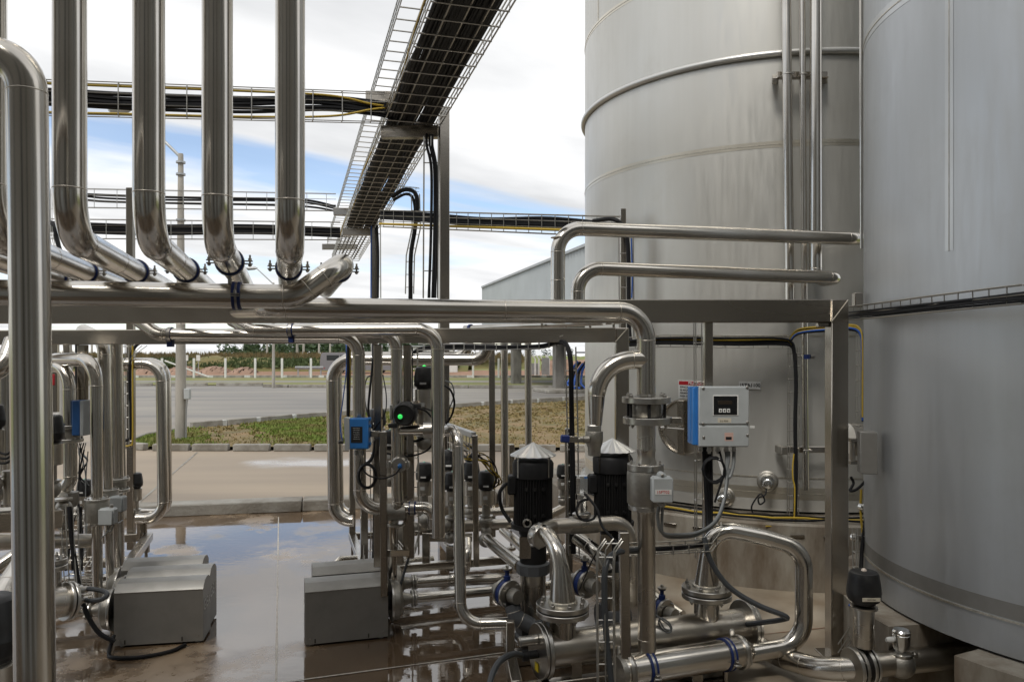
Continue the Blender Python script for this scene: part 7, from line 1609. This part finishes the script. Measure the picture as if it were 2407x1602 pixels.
# junction box and nozzle on the nearer tank
jb = thing('junction_box', 'grey junction box mounted on a pipe stub at the edge of the nearer tank', 'junction box', P(2036, 1112, 5.0))
MB().box((P(2020, 1013, 4.6) + P(2057, 1111, 4.6)) / 2, (37 / FPX * 4.6, .10, 98 / FPX * 4.6), Matrix.Rotation(R(-14), 3, 'Z'), .004).build('box', 'cover_steel', jb)
MB().tube([P(1985, 1030, 5.2), P(2040, 1035, 5.25)], .11, 26).build('pipe_stub', 'pipe_matt', jb)
MB().lathe([(.02, 0), (.02, .16)], P(2003, 1090, 5.1), UP, 14).build('stanchion', 'pipe_matt', jb); MB().box(P(2006, 1033, 5.08), (.06, .06, .02)).build('bracket', 'frame_steel', jb); MB().box(P(2006, 1086, 5.08), (.06, .06, .02)).build('bracket', 'frame_steel', jb)
cable('black cable curving from the junction box down behind the rack post', [P(2046, 1112, 5.0), P(2032, 1132, 5.02), P(2012, 1150, 5.05), P(1998, 1152, 5.08), P(2006, 1135, 5.1), P(2000, 1120, 5.1)], .009)
cable('thick black cable dropping along the edge of the nearer tank', [P(2046, 1112, 5.02), P(2040, 1180, 5.0), P(2034, 1230, 5.0), P(2026, 1290, 4.98), P(2024, 1340, 4.95), P(2023, 1400, 4.9)], .013)
cable('yellow cable beside the thick black cable in the gap between the tanks', [P(2024, 1150, 5.3), P(2023, 1200, 5.3), P(2027, 1250, 5.3)], .008, 'cable_yellow')
tray('short ladder tray in the gap between the tanks above the capped valve', [P(2016, 1240, 5.0), P(2018, 1350, 4.95)], V(1, 0, 0), .07, .05, up=V(0, -1, 0), step=.09, nlong=3, wr=.003)
vg = thing('gap_valve', 'shiny small fittings in the gap between the tanks', 'valve', P(2016, 1300, 5.3))
for (u, v) in ((2008, 1262), (2026, 1190)): MB().lathe([(.02, -.02), (.028, -.01), (.028, .02), (.018, .03)], P(u, v, 5.3), V(.3, -1, 0), 16).build('fitting', 'hat_steel', vg)
# ---- outlet butterfly valve with capped actuator
cc = P(2027, 1565, 4.12); dx_ = (P(2240, 1540, 4.22) - cc).normalized()
ob = thing('butterfly_valve', 'outlet butterfly valve with a tall black-capped actuator at lower right', 'valve', cc - V(0, 0, .15))
for e_, r_, th_ in ((-.055, .105, .02), (-.022, .098, .018), (.022, .098, .018), (.05, .092, .014)): flange(ob, cc + dx_ * e_, dx_, r_, th_, nb=8, rb=r_ * .86, br=.007, bolts=e_ in (-.055,), material='cast_light' if e_ != -.022 else 'cast_steel')
MB().lathe([(.07, -.03), (.07, .03)], cc, dx_, 30).build('valve_ring', 'motor_black', ob)
az = P(2030, 1365, 4.12); ac = V(cc.x + .008, cc.y, 0)
MB().box(V(ac.x, ac.y, fz(1527, 4.12)), (.055, .05, .05), bevel=.004).build('coupling', 'motor_black', ob)
MB().lathe([(.020, fz(1560, 4.12)), (.020, fz(1515, 4.12))], ac, UP, 14).build('stem', 'bolt_steel', ob)
MB().lathe([(.05, fz(1518, 4.12)), (.053, fz(1512, 4.12)), (.053, fz(1436, 4.12)), (.05, fz(1430, 4.12)), (.07, fz(1428, 4.12)), (.07, fz(1423, 4.12)), (.06, fz(1421, 4.12))], ac, UP, 28).build('cylinder', 'pipe_matt', ob)
s = .0885; zo = fz(1412, 4.12)
cp_ = MB().lathe([(.66 * s, -.12 * s), (.70 * s, .02 * s), (.88 * s, .08 * s), (.97 * s, .28 * s), (1.0 * s, .62 * s), (.985 * s, .68 * s), (.965 * s, .95 * s), (.86 * s, 1.62 * s), (.80 * s, 1.78 * s), (.66 * s, 1.84 * s), (.2 * s, 1.86 * s)], ac + V(0, 0, zo), UP, 32).build('cap', 'black_plastic', ob)
MB().lathe([(.17 * s, 1.8 * s), (.16 * s, 1.9 * s), (.1 * s, 1.98 * s), (.02 * s, 2.0 * s)], ac + V(0, 0, zo), UP, 14).build('lamp', 'led_white', cp_)
lbp = MB().box(ac + V(0, -.975 * s, zo + .40 * s), (.095, .004, .020), bevel=.001).build('tag_label', 'label_cream', cp_); text('15XV1361', .011, ac + V(0, -.975 * s - .0026, zo + .40 * s), FACE, 'print_black', 'lettering', lbp)
op = pipe('outlet_pipe', 'outlet pipe from under the nearer tank to the butterfly valve', [cc + dx_ * .055, P(2240, 1540, 4.22), P(2330, 1530, 4.30)], .066, .1, material='pipe_matt', seg=28)
ball(op, P(2117, 1560, 4.14), .075, 'tee_ball')
s2 = thing('pressure_sensor', 'polished sensor with a domed top on the outlet pipe at lower right', 'sensor', P(2118, 1535, 4.14))
so2 = V(P(2118, 0, 4.14).x, 4.14, 0); zf = lambda v: fz(v, 4.14)
MB().lathe([(.028, zf(1535)), (.028, zf(1526)), (.038, zf(1524)), (.046, zf(1510)), (.046, zf(1490)), (.044, zf(1489)), (.047, zf(1487)), (.047, zf(1482)), (.040, zf(1478)), (.02, zf(1477))], so2, UP, 16).build('housing', 'hat_steel', s2, angle=25)
MB().lathe([(.05, zf(1542)), (.058, zf(1540)), (.058, zf(1533)), (.05, zf(1531))], so2, UP, 28).build('clamp_ring', 'cast_light', s2); MB().box(so2 + V(.07, -.01, zf(1537)), (.03, .03, .03), bevel=.006).build('clamp_lug', 'cast_light', s2)
MB().lathe([(.016, 0), (.016, .03), (.010, .04)], so2 + V(-.045, 0, zf(1502)), V(-1, -.2, 0), 12).build('plug', 'label_white', s2)
tray('wire tray on the floor behind the capped outlet valve', [P(1990, 1530, 4.55), P(2045, 1445, 4.75), P(2110, 1480, 4.45)], E1, .12, .05, up=UP, step=.08, nlong=4, wr=.003)
cable('blue cable bowing beside the capped outlet valve', [P(1996, 1420, 4.6), P(2040, 1455, 4.5), P(2070, 1462, 4.4), P(2082, 1485, 4.35), P(2060, 1500, 4.35), P(2056, 1470, 4.4)], .008, 'cable_blue')
cable('yellow cable running behind the capped outlet valve', [P(2000, 1530, 4.4), P(2030, 1520, 4.35), P(2075, 1510, 4.3), P(2090, 1485, 4.35), P(2060, 1455, 4.5)], .008, 'cable_yellow')

# ================================================================== more of the left skid's small gear
GS = 'small gear of the left skid'
for k, (u, v0, v1, y, r_, lab_) in enumerate(((150, 1200, 1330, 5.6, .028, 'short dark stand pipe under the left riser'), (208, 1200, 1360, 6.1, .03, 'short stand pipe behind the front riser'), (232, 1240, 1350, 6.3, .026, 'short stand pipe right of the front riser'), (268, 1200, 1330, 6.5, .03, 'short stand pipe behind the rear riser'))):
    pipe('stand_pipe', lab_, [P(u, v0, y), P(u, v1, y)], r_, group=GS, material='pipe_matt', seams=False)
for k, (u, v, y, r_, lab_) in enumerate(((150, 1192, 5.0, .05, 'upper round valve body under the left riser'), (152, 1228, 5.05, .052, 'lower round valve body under the box beam end'), (212, 1215, 6.0, .05, 'round valve body behind the front flow meter'))):
    t = thing('valve', lab_, 'valve', P(u, v + 20, y), GS); ball(t, P(u, v, y), r_)
    MB().lathe([(.03, 0), (.052, .004), (.052, .016), (.03, .02)], P(u, v, y) + V(0, 0, r_ * .9), UP, 20).build('clamp_ring', 'cast_light', t)
    MB().lathe([(.03, 0), (.03, .05)], P(u, v, y) - V(0, 0, r_ + .04), UP, 16).build('spigot', 'pipe_matt', t)
pipe('process_pipe', 'pipe crossing low behind the risers of the left skid', [P(120, 1330, 5.9), P(300, 1318, 6.4)], .04, material='pipe_matt')
pipe('process_pipe', 'bright bent pipe low behind the risers of the left skid', [P(130, 1305, 6.2), P(190, 1310, 6.2), P(214, 1290, 6.4), P(216, 1230, 6.4)], .034, .06)
for k in range(6):
    rx = random.Random(140 + k); u = 150 + k * 9
    cable(['first', 'second', 'third', 'fourth', 'fifth', 'sixth'][k] + ' of the thin cables hanging from left to right below the left riser flanges', [P(u + 12, 1040 + k * 4, 5.6), P(u + rx.uniform(-6, 10), 1110, 5.6), P(u + rx.uniform(-10, 10), 1180, 5.55), P(u + rx.uniform(-10, 10), 1260, 5.5), P(u + rx.uniform(-8, 12), 1340, 5.5)], rx.choice((.004, .006, .008)), rx.choice(('cable_black', 'cable_black', 'cable_grey')), group='thin cables below the left riser')
for k in range(3):
    cable(['upper', 'middle', 'lower'][k] + ' thin black cable running to the high actuator at the left edge', [P(-10, 1060 + k * 14, 4.5), P(18, 1066 + k * 10, 4.5), P(40, 1040 + k * 12, 4.5)], .007)
tray('wire tray lying flat at the left edge below the box beam', [P(-20, 1350, 4.4), P(60, 1350, 4.6)], V(0, 1, 0), .14, .05, up=UP, step=.1, nlong=4, wr=.003)
